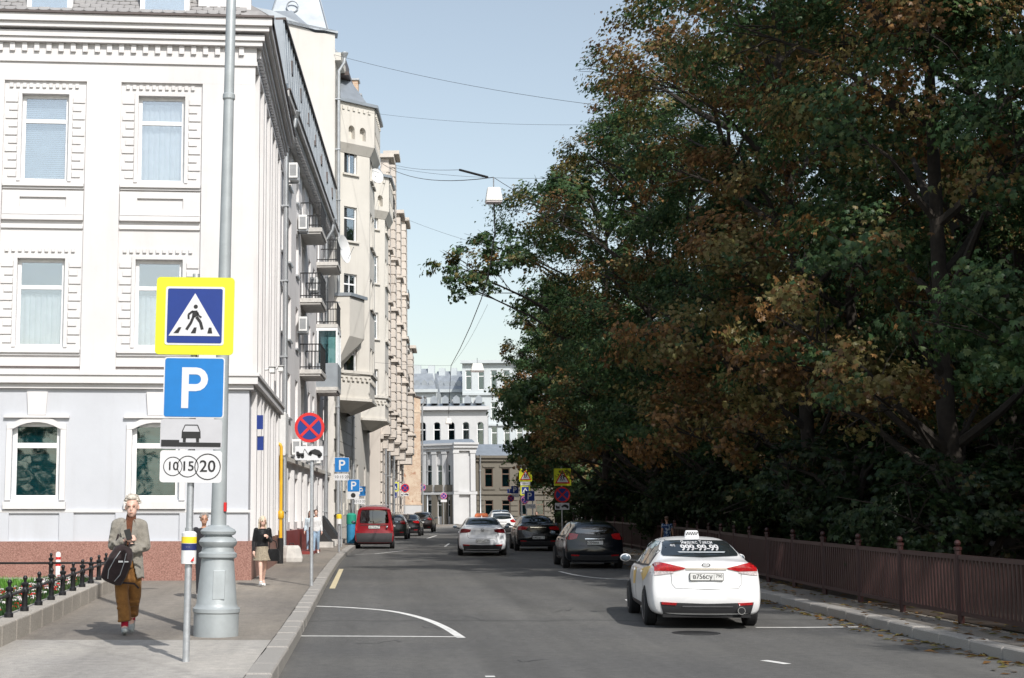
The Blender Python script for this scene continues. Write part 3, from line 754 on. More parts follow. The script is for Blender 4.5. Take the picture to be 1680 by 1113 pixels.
# roof: dark edge, tiled mansard, dormers, white chimney block
mb = MB(); mb.box(0,LA+.52,-.4,.52,H_TOP-.05,H_TOP,FA); mb.box(0,LB,-.4,.52,H_TOP-.05,H_TOP,FB); mb.build('roof_edge', 'dark_edge', b1)
mb = MB()
mb.poly([FA(0,.45,H_TOP),FA(LA+.45,.45,H_TOP),FA(LA-2.5,-2.2,H_TOP+2.6),FA(0,-2.2,H_TOP+2.6)])
mb.poly([FB(-.45,.45,H_TOP),FB(LB,.45,H_TOP),FB(LB,-2.4,H_TOP+2.6),FB(2.2,-2.5,H_TOP+2.6)])
mb.poly([FA(0,-2.2,H_TOP+2.6),FA(LA-2.5,-2.2,H_TOP+2.6),FB(LB,-2.4,H_TOP+2.6),FA(0,-10,H_TOP+2.6)]); mb.build('roof', 'roof_tile', b1, recalc=False)
tl = MB(); tw, th = .27, .2
tl.add([(-.13,0,.2),(.13,0,.2),(.13,0,.05),(.07,-.005,.0),(-.07,-.005,.0),(-.13,0,.05),(-.13,.03,.2),(.13,.03,.2),(.13,.03,.05),(.07,.03,.0),(-.07,.03,.0),(-.13,.03,.05)],
       [(0,1,2,3,4,5),(11,10,9,8,7,6),(0,6,7,1),(1,7,8,2),(2,8,9,3),(3,9,10,4),(4,10,11,5),(5,11,6,0)])
tm = tl.mesh('roof_tile'); tm.materials.append(M['roof_tile'])
ang = math.atan2(FA.u.y, FA.u.x); sl = math.atan2(2.65, 2.6)
for r in range(5):
    for k in range(int(LA/tw)):
        s_ = k*tw+(.135 if r%2 else 0)
        p = Vector(FA(s_, .48-r*.13, H_TOP+.015+r*.135))
        o = bpy.data.objects.new('roof_tile', tm); COL.objects.link(o); o.parent = b1; o.location = p-b1.location; o.rotation_euler = (sl-PI/2+random.uniform(-.05,.05), 0, ang)
for x0, x1 in ((sA(48,20),sA(122,20)), (sA(232,20),sA(312,20))):
    mb = MB(); mb.box(x0,x1,-1.9,.36,H_TOP+.02,H_TOP+2.1,FA); w = mb.build('dormer', 'white_frame', b1)
    mb = MB(); mb.box(x0+.12,x1-.12,.36,.366,H_TOP+.06,H_TOP+1.9,FA); mb.build('pane', 'pale_blind', w); mb = MB(); mb.box(x0+.12,x1-.12,.372,.376,H_TOP+.06,H_TOP+1.9,FA); mb.build('pane', 'window_glass', w)
x0, x1 = sA(326,20), sA(412,20)
mb = MB(); mb.box(x0,x1,-.75,.2,H_TOP+.02,H_TOP+3.4,FA); mb.build('chimney', 'white_stucco', b1)
for F_, L_ in ((FA, LA), (FB, LB)): pass
mb = MB(); mb.hexa([FA(0,-.8,0),FA(LA-.8,-.8,0),FB(LB-.1,-.8,0),FA(0,-11,0)], [FA(0,-.8,H_TOP),FA(LA-.8,-.8,H_TOP),FB(LB-.1,-.8,H_TOP),FA(0,-11,H_TOP)]); mb.build('core', 'interior', b1)
# small things on the corner building
for (s_,h) in ((.7,H_ST0-.95),(.9,H_ST0-1.45)):
    o = thing('wall_plaque', 'blue wall plaque projecting from the corner building, %s' % ('upper of two' if h > H_ST0-1.2 else 'lower of two'), 'plaque', FB(s_,0,h))
    mb = MB(); mb.box(s_,s_+.05,.05,.28,h,h+.34,FB); mb.build('panel', 'sign_blue', o); mb = MB(); mb.box(s_+.01,s_+.04,0,.05,h+.15,h+.2,FB); mb.build('bracket', 'zinc', o)
for k, (s_, h) in enumerate(((3.5,H_ST1+.5),(7.2,H_ST1+.9))):
    o = thing('security_camera', ['white security camera above the string course near the corner','white security camera on a bracket by the drainpipe'][k], 'camera', FB(s_,0,h))
    mb = MB(); mb.tube([FB(s_,0,h),FB(s_,.3,h+.02)], .03, 6); mb.build('bracket', 'plastic_white', o); mb = MB(); mb.box(s_-.3,s_+.1,.24,.38,h-.1,h+.05,FB); mb.build('housing', 'plastic_white', o, bevel=.01)
    mb = MB(); mb.box(s_-.34,s_+.12,.22,.4,h+.052,h+.065,FB); mb.build('hood', 'plastic_white', o)

# ------------------------------------------------------------------ grey house with balconies
b2a, b2b = (-3.02,45.7), (-1.85,69.8)
z2 = gz(56)+.1
F2 = Fr(b2a, b2b, z2); L2 = F2.L
b2 = thing('balcony_house', 'light grey stucco house with iron balconies, dark cornice and metal attic', 'building', (b2a[0],b2a[1],z2))
fl = [1.2, 4.1, 6.9, 9.7, 12.5]; H2 = 15.2
colsw = [1.2, 3.1, 5.4, 8.2, 13.6, 15.7, 21.6]; doors = [10.6, 18.2]
hol = []
for i, f in enumerate(fl[1:]):
    for c in colsw: hol.append((c-.5,c+.5,f+.75,f+2.35))
    for c in doors: hol.append((c-.55,c+.55,f+.12,f+2.35))
g_h = [(c-.6,c+.6,1.15,2.75) for c in colsw+doors]
mb = MB(); wall_holes(mb, F2, 0, L2, -.2, H2, hol+g_h, .24); mb.build('wall', 'grey_stucco', b2)
for i, h in enumerate(hol):
    window(F2, *h, b2, tr=.3, mull=1, inside='curtain' if i%3 else None, simple=True, frame='white_frame' if i%4 else 'brown_frame', sill=.08 if h[2]-fl[1] > .5 else 0, sill_mat='zinc')
for i, h in enumerate(g_h): window(F2, *h, b2, tr=0, mull=1, inside='pale_blind', simple=True)
for i, c in enumerate(colsw+doors):      # white shop shutters standing between ground-floor windows
    mb = MB(); mb.box(c+.62,c+.95,0,.14,.9,3.0,F2); mb.build('pilaster', 'white_stucco', b2)
mb = MB(); mb.box(0,L2,0,.12,-.2,.85,F2); mb.build('plinth', 'red_wall', b2)
mb = MB(); mb.box(0,L2,0,.16,3.25,3.4,F2); mb.build('string_course', 'beige_stucco', b2)
for d, a, b in ((.2,H2-.5,H2-.3),(.36,H2-.3,H2-.1),(.5,H2-.1,H2+.12)):
    mb = MB(); mb.box(0,L2,0,d,a,b-.003,F2); mb.build('cornice', 'soffit', b2)
shared_box('modillion', F2, .05, .25, .2, .35, H2-.46, H2-.302, int(L2/.5), .5, 'soffit', b2)
mb = MB(); mb.box(0,L2,.3,.55,H2+.12,H2+.175,F2); mb.build('gutter', 'dark_edge', b2)
mb = MB(); mb.hexa([F2(-.6,.46,H2+.13),F2(L2,.46,H2+.13),F2(L2,-8,H2+.13),F2(-.6,-8,H2+.13)],[F2(-.6,.34,H2+2.3),F2(L2,.34,H2+2.3),F2(L2,-8,H2+2.3),F2(-.6,-8,H2+2.3)]); rf = mb.build('attic_roof', 'sheet_metal_roof', b2)
for k in range(30):
    s_ = -.5+k*.82; mb = MB(); mb.hexa([F2(s_,.5,H2+.18),F2(s_+.04,.5,H2+.18),F2(s_+.04,.44,H2+.18),F2(s_,.44,H2+.18)],[F2(s_,.38,H2+2.3),F2(s_+.04,.38,H2+2.3),F2(s_+.04,.32,H2+2.3),F2(s_,.32,H2+2.3)]); mb.build('seam', 'sheet_metal_roof', rf)
for k in range(7):
    s_ = 1.5+k*3.2; mb = MB(); h = H2+1.1; q = [(s_-.22,h),(s_+.22,h),(s_,h+.5)]
    mb.prism(q, .1, .46, F2); mb.build('vent', 'dark_edge', rf)
mb = MB(); mb.box(-.6,L2,.1,.44,H2+2.3,H2+2.38,F2); mb.build('ridge', 'dark_edge', rf)
mb = MB(); mb.hexa([F2(.1,-.9,-.2),F2(L2-.1,-.9,-.2),F2(L2-.1,-9,-.2),F2(.1,-9,-.2)],[F2(.1,-.9,H2),F2(L2-.1,-.9,H2),F2(L2-.1,-9,H2),F2(.1,-9,H2)]); mb.build('core', 'interior', b2)
mb = MB(); mb.poly([F2(0,0,-.2),F2(0,-9,-.2),F2(0,-9,H2+.1),F2(0,0,H2+.1)]); mb.build('wall', 'grey_stucco', b2, recalc=False)
def balcony(F, s0, s1, h, d, parent, solid=False, glazed=False):
    mb = MB(); mb.box(s0,s1,0,d,h-.16,h,F); mb.box(s0+.05,s1-.05,0,d-.05,h-.24,h-.162,F); b = mb.build('balcony', 'concrete', parent)
    mb = MB()
    if not solid:
        for k in range(int((s1-s0)/.12)+1):
            x = s0+.03+k*.12
            if x < s1: mb.box(x-.01,x+.01,d-.05,d-.03,h,h+1.0,F)
        for k in range(int(d/.12)+1):
            y = k*.12
            if y < d-.03: mb.box(s0+.02,s0+.04,y,y+.02,h,h+1.0,F); mb.box(s1-.04,s1-.02,y,y+.02,h,h+1.0,F)
        for zz in (.08,.97):
            mb.box(s0,s1,d-.055,d-.02,h+zz,h+zz+.04,F); mb.box(s0,s0+.05,0,d-.056,h+zz,h+zz+.04,F); mb.box(s1-.05,s1,0,d-.056,h+zz,h+zz+.04,F)
        mb.build('railing', 'iron_black', b)
    else:
        mb.box(s0,s1,d-.06,d,h,h+1.05,F); mb.box(s0,s0+.06,0,d-.061,h,h+1.05,F); mb.box(s1-.06,s1,0,d-.061,h,h+1.05,F); mb.build('parapet', 'sheet_metal_roof', b)
    if glazed:
        mb = MB()
        for x in (s0,(s0+s1)/2-.04,s1-.08): mb.box(x,x+.08,d-.08,d-.002,h+1.05,h+2.5,F)
        mb.box(s0,s0+.08,.02,.1,h+1.05,h+2.5,F); mb.box(s0,s1,0,d,h+2.5,h+2.62,F); mb.build('glazing_frame', 'white_frame', b)
        mb = MB(); mb.box(s0+.02,s0+.03,.1,d-.09,h+1.06,h+2.49,F); mb.build('pane', 'dark_glass', b)
        mb = MB(); mb.box(s0+.09,(s0+s1)/2-.05,d-.05,d-.04,h+1.06,h+2.49,F); mb.build('pane', 'dark_glass', b)
        mb = MB(); mb.box((s0+s1)/2+.05,s1-.09,d-.05,d-.04,h+1.06,h+2.49,F); mb.build('pane', 'dark_glass', b)
    return b
for f in fl[2:]: balcony(F2, 9.4, 11.9, f+.1, .85, b2)
for i, f in enumerate(fl[2:]): balcony(F2, 17.1, 19.4, f+.1, .95, b2, solid=(i==0), glazed=(i==0))
# things on the grey house
drainpipe(F2, 2.35, .1, H2-.2, 'zinc drainpipe between the white corner building and the balconies', r=.09)
drainpipe(F2, 20.6, .1, H2-.2, 'zinc drainpipe at the far end of the balcony house', r=.09)
ac = [(4.2,13.3,'white air conditioner level with the top balcony'),(8.0,12.2,'white air conditioner just under the top balcony'),(13.0,10.6,'white air conditioner beyond the middle balcony'),(8.3,8.3,'white air conditioner below the middle balcony'),(6.0,3.5,'white air conditioner above the red plinth, first of the low row'),(8.6,3.5,'white air conditioner in the low row, second from the yellow gas pipe'),(12.0,3.5,'white air conditioner in the low row, third from the yellow gas pipe'),(15.0,3.5,'white air conditioner at the far end of the low row')]
for s_,h,l in ac: aircon(F2, s_, h, 0, l)
# meter box and yellow gas pipe
o = thing('meter_box', 'white meter box on the wall beside the yellow gas pipe', 'box', F2(.4,0,3.6)); mb = MB(); mb.box(.3,1.2,0.01,.42,3.3,4.7,F2); mb.build('casing', 'plastic_white', o, bevel=.02); mb = MB(); mb.box(.34,1.16,.423,.43,3.36,4.64,F2); mb.build('door', 'plastic_white', o)
gp0 = G(460,925,.15)
o = thing('gas_pipe', 'yellow gas pipe rising in front of the corner building', 'pipe', tuple(gp0)); Yp = gp0.y
mb = MB(); zt = at(460,728,Yp).z; xg = gp0.x
mb.tube([(xg,Yp,gp0.z+.75),(xg,Yp,zt-.1),(xg-.03,Yp,zt-.03),(xg-.1,Yp,zt),(xg-.42,Yp,zt)], .052, 10); mb.build('pipe', 'gas_yellow', o, smooth=True)
mb = MB(); mb.lathe([(.085,0),(.085,.75),(.06,.76)], 12, gp0); mb.build('sleeve', 'rubber', o, smooth=40)
mb = MB(); zc = at(460,845,Yp).z; mb.lathe([(.07,zc-.12),(.1,zc-.08),(.1,zc+.08),(.07,zc+.12)], 12, (xg,Yp,0)); mb.build('coupling', 'gas_yellow', o, smooth=40)
# ------------------------------------------------------------------ tall beige house with bay towers
z3 = gz(70)+.1
c3 = (-1.56,70.0); F3 = Fr(c3, (0.25,91), z3); L3 = F3.L
F3g = Fr((-14,69.2), c3, z3)
b3 = thing('bay_tower_house', 'tall beige apartment house with projecting bay towers and blank gable wall', 'building', (c3[0],c3[1],z3))
g1 = F3g.pix(541,56)[1]; g2 = F3g.pix(413,14)[1]
slope = (g2-g1)/(F3g.L-F3g.pix(413,14)[0])
mb = MB(); Lg = F3g.L
mb.prism([(0,0),(Lg,0),(Lg,g1),(Lg-1.0,g1+.05),(Lg-3.2,g1+slope*3.4),(0,g1+slope*9)], -.5, 0, F3g); mb.build('gable_wall', 'cream_gable', b3)
mb = MB(); mb.prism([(0,g1+slope*9),(Lg+.15,g1+.0),(Lg+.15,g1+.12),(Lg-1,g1+.17),(Lg-3.2,g1+slope*3.4+.12),(0,g1+slope*9+.12)], -.7, .12, F3g); mb.build('gable_coping', 'sheet_metal_roof', b3)
# street wall
H3 = 24.6
wh = []
for f in (8.4,11.8,15.2,18.6):
    for c in (9.2,11.6,13.6): wh.append((c-.45,c+.45,f,f+1.8))
mb = MB(); wall_holes(mb, F3, 0, L3, 7.0, H3, wh, .25); mb.build('wall', 'beige_stucco', b3)
for h in wh: window(F3, *h, b3, tr=.35, mull=1, simple=True, inside=None)
lo = [(c-.55,c+.55,1.6,4.2) for c in (3.5,6.5,9.6,12.6,17.5)]
mb = MB(); wall_holes(mb, F3, 0, L3, -.3, 7.0, lo, .35); mb.build('lower_wall', 'beige_stucco', b3)
for h in lo: window(F3, *h, b3, tr=.25, mull=0, simple=True, inside=None, gl='dark_glass', frame='brown_frame', d=-.2)
for r in range(11):                                   # stone courses
    h = .1+r*.62
    for k in range(int(L3/1.15)):
        s_ = k*1.15+(.55 if r%2 else 0)
        if s_+1.1 > L3 or any(a-.05 < s_+1.1 and s_ < b+.05 and c-.02 < h+.6 and h < e+.02 for a,b,c,e in lo): continue
        if k > 9 : continue
        mb = MB(); mb.box(s_,s_+1.12,0,.05,h,h+.59,F3); mb.build('stone_block', 'beige_stucco', b3)
mb = MB(); mb.box(0,L3,0,.3,H3-.4,H3,F3); mb.build('cornice', 'beige_stucco', b3)
mb = MB(); mb.hexa([F3(.1,-.9,-.2),F3(L3,-.9,-.2),F3(L3,-12,-.2),F3g(.2,-.8,-.2)],[F3(.1,-.9,H3),F3(L3,-.9,H3),F3(L3,-12,H3),F3g(.2,-.8,H3)]); mb.build('core', 'interior', b3)
mb = MB(); mb.hexa([F3(0,.2,H3),F3(L3,.2,H3),F3(L3,-9,H3),F3(0,-9,H3)],[F3(2,-2.5,H3+3),F3(L3,-2.5,H3+3),F3(L3,-8,H3+3),F3(2,-8,H3+3)]); mb.build('roof', 'sheet_metal_roof', b3)
# pyramid roof over the gable
pc = at(500,10,74); bz = at(500,46,74).z-2.6
mb = MB(); q = [Vector((pc.x-2.4,71.6,bz)),Vector((pc.x+1.75,71.6,bz)),Vector((pc.x+1.75,77,bz)),Vector((pc.x-2.4,77,bz))]; ap = Vector((pc.x-.3,74.3,bz+8.5))
for i in range(4): mb.poly([q[i],q[(i+1)%4],ap])
rf = mb.build('pyramid_roof', 'sheet_metal_roof', b3)
mb = MB(); e = q[1]; mb.tube([q[0].lerp(ap,.02),q[0].lerp(ap,.98)], .05, 6); mb.tube([q[1].lerp(ap,.02),q[1].lerp(ap,.98)], .05, 6); mb.build('ridge', 'sheet_metal_roof', rf)
ce = q[0].lerp(q[1],.4)+Vector((0,-.02,0)); ce = ce.lerp(ap,.38)
mb = MB(); ring = [(ce.x+.3*math.cos(2*PI*k/16), ce.y-.12, ce.z+.3*math.sin(2*PI*k/16)) for k in range(16)]; mb.tube(ring+[ring[0]], .04, 6); mb.build('round_vent', 'zinc', rf)

def bay(F, s0, s1, pr, h0, h1, rows, parent, mat, arch_top=True, roof=True, deco=True, wpos=.42):
    P = [(s0,0),(s0+pr*.95,pr),(s1-pr*.95,pr),(s1,0)]
    W = [F(a,d,0) for a,d in P]
    for i in range(3):
        f = Fr(W[i][:2], W[i+1][:2], F.z0); ww = .42 if i == 0 else .5
        cc = [f.L*wpos] if i == 0 else ([f.L*.3,f.L*.7] if i == 1 else [f.L*.5])
        hl = [(c-ww,c+ww,a,b) for c in cc for a,b in rows]
        mb = MB(); wall_holes(mb, f, 0, f.L, h0, h1, hl, .2)
        if arch_top:
            for h in hl:
                if h[3] == max(r[1] for r in rows): spandrel(mb, f, h[0], h[1], h[3], .4, .2)
        b = mb.build('bay', mat, parent)
        for j, h in enumerate(hl):
            w = window(f, *h, b, tr=.33, mull=(1 if j%2 else 0), simple=True, inside=('curtain' if (i+j)%2 else None), t=.06)
            sm = MB(); sm.box(h[0]-.1,h[1]+.1,0,.12,h[2]-.1,h[2]-.004,f); sm.build('sill', mat, b)
        # parapet below, with small dentils
        mb = MB(); e = .16
        mb.box(0,f.L,0,e,h0+1.35,h0+1.5,f); mb.box(0,f.L,0,.06,h0+1.15,h0+1.348,f); mb.build('moulding', mat, b)
        for k in range(int(f.L/.3)):
            dm = MB(); dm.box(.08+k*.3,.22+k*.3,0,.1,h0+.98,h0+1.148,f); dm.build('dentil', mat, b)
        mb = MB(); mb.box(0,f.L,0,.12,h0-.02,h0+.12,f); mb.build('moulding', mat, b)
        if deco:                                          # crowning parapet with arched recesses
            mb = MB(); rc = [(x-.2,x+.2,h1-1.75,h1-1.05) for x in ((f.L*.34,f.L*.68) if i != 1 else [f.L*(k+.5)/5 for k in range(5)])]
            wall_holes(mb, f, -.1, f.L+.1, h1-2.0, h1+.1, rc, .28, .3)
            for h in rc: spandrel(mb, f, h[0], h[1], h[3], .18, .28, .3)
            mb.poly([f(-.1,.3,h1-2),f(f.L+.1,.3,h1-2),f(f.L+.02,.02,h1-2.45),f(-.02,.02,h1-2.45)])
            for (a,b_,c,e_) in rc: mb.poly([f(a,.03,c),f(b_,.03,c),f(b_,.03,e_),f(a,.03,e_)])
            mb.build('parapet', mat, b, recalc=False)
            mb = MB(); mb.box(-.2,f.L+.2,.0,.46,h1+.1,h1+.26,f); mb.build('coping', 'sheet_metal_roof', b)
            for k in range(int(f.L/.34)):
                dm = MB(); dm.box(.1+k*.34,.24+k*.34,.3,.36,h1-.28,h1-.1,f); dm.build('dentil', mat, b)
    if True:
        mb = MB(); mb.poly([F(a,d,h0) for a,d in P]); mb.build('soffit', mat, parent, recalc=False)
        mb = MB(); Q = [(s0,0),(s0+pr*.95,pr),(s1-pr*.95,pr),(s1,0)]; m0 = ((s0+s1)/2)
        mb.ringstrip([[F(a,d,h0-.02) for a,d in Q],[F(m0+(a-m0)*.6,d*.25,h0-.55) for a,d in Q]], closed=False, cap=False); mb.build('corbel', mat, parent, recalc=False)
    mb = MB(); mb.ringstrip([[F(a,d*.75-.05,z) for a,d in P] for z in (h0+.05,h1)], closed=True); mb.build('core', 'interior', parent)
    if roof:
        mb = MB(); apx = F((s0+s1)/2,-.6,h1+3.6)
        for i in range(3): mb.poly([F(*P[i],h1+.26),F(*P[i+1],h1+.26),apx])
        mb.build('bay_roof', 'sheet_metal_roof', parent, recalc=False)
    else:
        mb = MB(); mb.poly([F(a,d,h1) for a,d in P]); mb.build('bay_roof', 'sheet_metal_roof', parent, recalc=False)
def h3(py, Y): return at(590,py,Y).z-z3
bay(F3, 1.0, 7.2, 1.55, h3(657,71.5), h3(176,71.5), [(h3(612,71.6),h3(566,71.6)),(h3(500,71.6),h3(450,71.6)),(h3(396,71.6),h3(340,71.6)),(h3(286,71.6),h3(228,71.6))], b3, 'beige_stucco')
bay(F3, 14.8, 20.4, 1.35, h3(690,85.5), h3(294,85.5), [(h3(650,85.5),h3(606,85.5)),(h3(556,85.5),h3(513,85.5)),(h3(465,85.5),h3(420,85.5)),(h3(376,85.5),h3(331,85.5))], b3, 'beige_stucco', wpos=.5)
# oriel on the corner and top turret
mb = MB(); hO = h3(552,70.3); q = [(.15,.0),(.15,.75),(1.7,1.35),(1.7,0)]
mb.ringstrip([[F3(a,d*.05,hO-1.6) for a,d in q],[F3(a,d,hO) for a,d in q],[F3(a,d,hO+2.0) for a,d in q]]); o = mb.build('oriel', 'beige_stucco', b3)
mb = MB(); mb.ringstrip([[F3(a-.06 if a<1 else a+.1,d*1.12,hO+2.0) for a,d in q],[F3(a-.06 if a<1 else a+.1,d*1.12,hO+2.16) for a,d in q]]); mb.build('coping', 'sheet_metal_roof', o)
mb = MB(); mb.box(2.2,4.6,-.8,.5,H3-.5,H3-.3,F3); mb.box(2.4,4.4,-.8,.3,H3-.3,H3+.5,F3); mb.build('eave', 'dark_edge', b3)
for k, (s_, w) in enumerate(((10.5,.7),(12.2,.5),(13.6,.8))):
    mb = MB(); mb.box(s_,s_+w,-.6,.2,H3-.02,H3+1.8-.4*k,F3); c = mb.build('chimney', 'old_brick' if k == 0 else 'beige_stucco', b3)
    mb = MB(); mb.box(s_-.08,s_+w+.08,-.68,.28,H3+1.8-.4*k,H3+1.9-.4*k,F3); mb.build('cap', 'zinc', c)
drainpipe(F3, .25, 0, H3-.2, 'tall zinc drainpipe on the corner of the beige gable wall', r=.09)
drainpipe(F3, 8.2, 0, H3-.4, 'zinc drainpipe between the two bay towers', r=.08)
def dish(p, r, ax, label, mat='plastic_white'):
    p = Vector(p); ax = Vector(ax).normalized(); o = thing('satellite_dish', label, 'satellite dish', tuple(p)); a = ax.orthogonal().normalized(); b = ax.cross(a)
    rings = [[p + ax*(.25*r*(k*k)+.25) + (a*math.cos(2*PI*j/20)+b*math.sin(2*PI*j/20))*r*max(k,.02) for j in range(20)] for k in (0,.35,.7,1)]
    rings += [[q + ax*.02 for q in R] for R in rings[::-1]]
    mb = MB(); mb.ringstrip(rings, cap=False); mb.build('bowl', mat, o, smooth=40)
    mb = MB(); mb.tube([p-ax*.1, p+ax*.3], .03, 6); mb.tube([p+ax*.28-b*r, p+ax*(.3+r*.9)], .015, 6); mb.build('mount', 'zinc', o)
dish(F2(22.6,.5,at(553,410,68).z-z2), .7, (1,-.42,.15), 'large white satellite dish between the balcony house and the beige house')
dish(F3(4.6,1.55,at(585,290,74).z-z3), .42, (.7,-1,.3), 'small white satellite dish on the near bay tower')
dish(at(631,370,93), .33, (.5,-1,.3), 'green satellite dish high on the rusticated house', 'dish_green')
# ------------------------------------------------------------------ rusticated house
z4 = gz(100)+.1
F4 = Fr((0.95,92.2), (3.45,131), z4); L4 = F4.L; H4 = 23.6
b4 = thing('rusticated_house', 'brown-beige house with banded rusticated bays beyond the bay towers', 'building', F4(0,0,0))
wh = [(c-.55,c+.55,f,f+1.9) for f in (1.4,5.0,8.5,12,15.5,19) for c in (2.6+4.4*k for k in range(9))]
wh = [h for h in wh if h[1] < L4-.3]
mb = MB(); wall_holes(mb, F4, 0, L4, -.3, H4, wh, .3); mb.build('wall', 'rust_stone', b4)
for i, h in enumerate(wh): window(F4, *h, b4, tr=.3, simple=True, inside=None)
mb = MB(); wall_holes(mb, Fr((-5,91.9),(0.95,92.2),z4), 0, 5.95, -.3, H4, [], .2); mb.build('wall', 'rust_stone', b4)
mb = MB(); mb.hexa([F4(.1,-.9,-.2),F4(L4,-.9,-.2),F4(L4,-9,-.2),F4(.1,-9,-.2)],[F4(.1,-.9,H4),F4(L4,-.9,H4),F4(L4,-9,H4),F4(.1,-9,H4)]); mb.build('core', 'interior', b4)
for k, (s0, w, pr, ht) in enumerate(((.3,1.5,.55,H4+1.2),(4.2,1.9,.75,H4+2.4),(11.5,2.4,.8,H4-.2),(20,3,.9,H4+1.0),(30,3.5,1.1,15.5))):
    mb = MB(); mb.box(s0,s0+w,0,pr,6.4,ht,F4); b = mb.build('bay', 'rust_stone', b4)
    n = int((ht-6.6)/.62)
    for j in range(n):
        h = 6.5+j*.62; mb = MB(); mb.box(s0-.05,s0+w+.05,0,pr+.07,h,h+.5,F4); mb.build('course', 'rust_stone', b)
    for h in (8.0,11.6,15.1,18.6):
        if h < ht-1: mb = MB(); mb.box(s0-.22,s0+w+.22,0,pr+.25,h,h+.16,F4); mb.build('moulding', 'rust_stone', b)
    mb = MB(); mb.box(s0-.3,s0+w+.3,0,pr+.35,ht,ht+.25,F4); mb.build('coping', 'rust_stone', b)
    mb = MB(); mb.box(s0+.3,s0+w-.3,0,pr-.1,5.6,6.4,F4); mb.build('corbel', 'rust_stone', b)
mb = MB(); mb.box(0,L4,0,.2,6.2,6.5,F4); mb.build('string_course', 'rust_stone', b4)
mb = MB(); mb.box(0,L4,0,.4,H4,H4+.3,F4); mb.build('cornice', 'rust_stone', b4)
for k in range(9):
    for r in range(9):
        mb = MB(); mb.box(.1+k*4.4,.1+k*4.4+1.5,0,.12,.2+r*.65,.2+r*.65+.55,F4); mb.build('stone_block', 'rust_stone', b4)
for f in (19.1,15.2,12.0): balcony(F4, 25.4, 28.2, f-.2, 1.0, b4)
o = balcony(F4, .35, 2.4, at(632,352,94).z-z4, .9, b4)
for s_ in (3.4,8.6,15.5): drainpipe(F4, s_, 0, H4-.3, {3.4:'zinc drainpipe on the rusticated house, nearest of three',8.6:'zinc drainpipe on the rusticated house, middle of three',15.5:'zinc drainpipe on the rusticated house, farthest of three'}[s_], r=.08)
# ------------------------------------------------------------------ old brick gable
z5 = gz(140)+.1
F5 = Fr((2.4,139.5), (5.42,141), z5); F5s = Fr((5.42,141), (6.15,166), z5)
b5 = thing('brick_house', 'old peeling brick house end wall with whitewashed foot', 'building', F5(F5.L,0,0)); hB = at(672,648,140).z-z5
mb = MB(); mb.prism([(0,2.2),(F5.L,2.2),(F5.L,hB-.3),(F5.L-.8,hB),(0,hB+.5)], -.4, 0, F5); mb.build('gable_wall', 'old_brick', b5)
mb = MB(); mb.box(0,F5.L+.04,-.4,.06,-.2,2.2,F5); mb.build('whitewashed_base', 'far_white', b5)
mb = MB(); mb.box(0,F5.L+.1,-.4,.1,2.2,2.35,F5); mb.box(1.2,F5.L+.04,0,.05,hB-1.7,hB-1.55,F5); mb.build('ledge', 'old_brick', b5)
mb = MB(); mb.prism([(0,hB+.5),(F5.L+.15,hB-.3),(F5.L+.15,hB-.18),(0,hB+.64)], -.6, .12, F5); mb.build('coping', 'dark_edge', b5)
hw_ = [(c-.5,c+.5,f,f+1.7) for f in (1.6,5,8.4) for c in (2.5,5.5,8.5,11.5,14.5,17.5,20.5)]
mb = MB(); wall_holes(mb, F5s, 0, F5s.L, -.2, hB-.3, hw_, .25); mb.build('wall', 'old_brick', b5)
for h in hw_: window(F5s, *h, b5, tr=.3, simple=True, inside=None)
mb = MB(); mb.hexa([F5(.1,-.8,-.2),F5s(.5,-.8,-.2),F5s(F5s.L,-.8,-.2),F5s(F5s.L,-6,-.2)],[F5(.1,-.8,hB-.4),F5s(.5,-.8,hB-.4),F5s(F5s.L,-.8,hB-.4),F5s(F5s.L,-6,hB-.4)]); mb.build('core', 'interior', b5)
drainpipe(F5s, .3, 0, hB-.3, 'drainpipe on the corner of the old brick house', r=.09)
# ------------------------------------------------------------------ mansion with pilasters
z6 = gz(170)+.1
F6 = Fr((5.0,181.6), (at(748,800,177).x,177), z6); F6b = Fr((at(744,800,175.6).x,175.6), (at(780,800,175.6).x,175.7), z6)
b6 = thing('white_mansion', 'two-storey white mansion with pilasters and cornice closing the street', 'building', F6(0,0,0)); H6 = at(745,728,177).z-z6
for f, L, nb_ in ((F6, F6.L, 5), (F6b, F6b.L, 1)):
    st = L/nb_; hl = []
    for k in range(nb_):
        c = (k+.5)*st; hl += [(c-.5,c+.5,.9,3.1),(c-.5,c+.5,4.8,7.4)] if nb_ > 1 else []
    mb = MB(); wall_holes(mb, f, 0, L, -.2, H6, hl, .25); mb.build('wall', 'far_white', b6)
    for h in hl: window(f, *h, b6, tr=.3, simple=True, inside=None, gl='dark_glass', t=.09)
    for k in range(nb_+1):
        x = min(max(k*st-.3,0),L-.6); mb = MB(); mb.box(x,x+.6,0,.3,4.1,H6-1.0,f); mb.build('pilaster', 'far_white', b6)
        mb = MB(); mb.box(x-.08,x+.68,0,.38,H6-1.25,H6-.95,f); mb.build('capital', 'far_white', b6)
        mb = MB(); mb.box(x-.05,x+.65,0,.36,.1,3.7,f); mb.build('pier', 'far_grey' if nb_ > 1 else 'far_white', b6)
    for d, a, e in ((.4,3.7,4.05),(.35,H6-.95,H6-.6),(.6,H6-.6,H6-.2),(.8,H6-.2,H6+.05)):
        mb = MB(); mb.box(0,L+d*.5,0,d,a,e-.003,f); mb.build('cornice', 'far_white', b6)
for k in range(3):
    c = F6.L*(k+2.5)/5-.0; mb = MB(); mb.box(c-.55,c+.55,.3,.5,4.1,4.9,F6); mb.build('window_box', 'far_grey', b6)
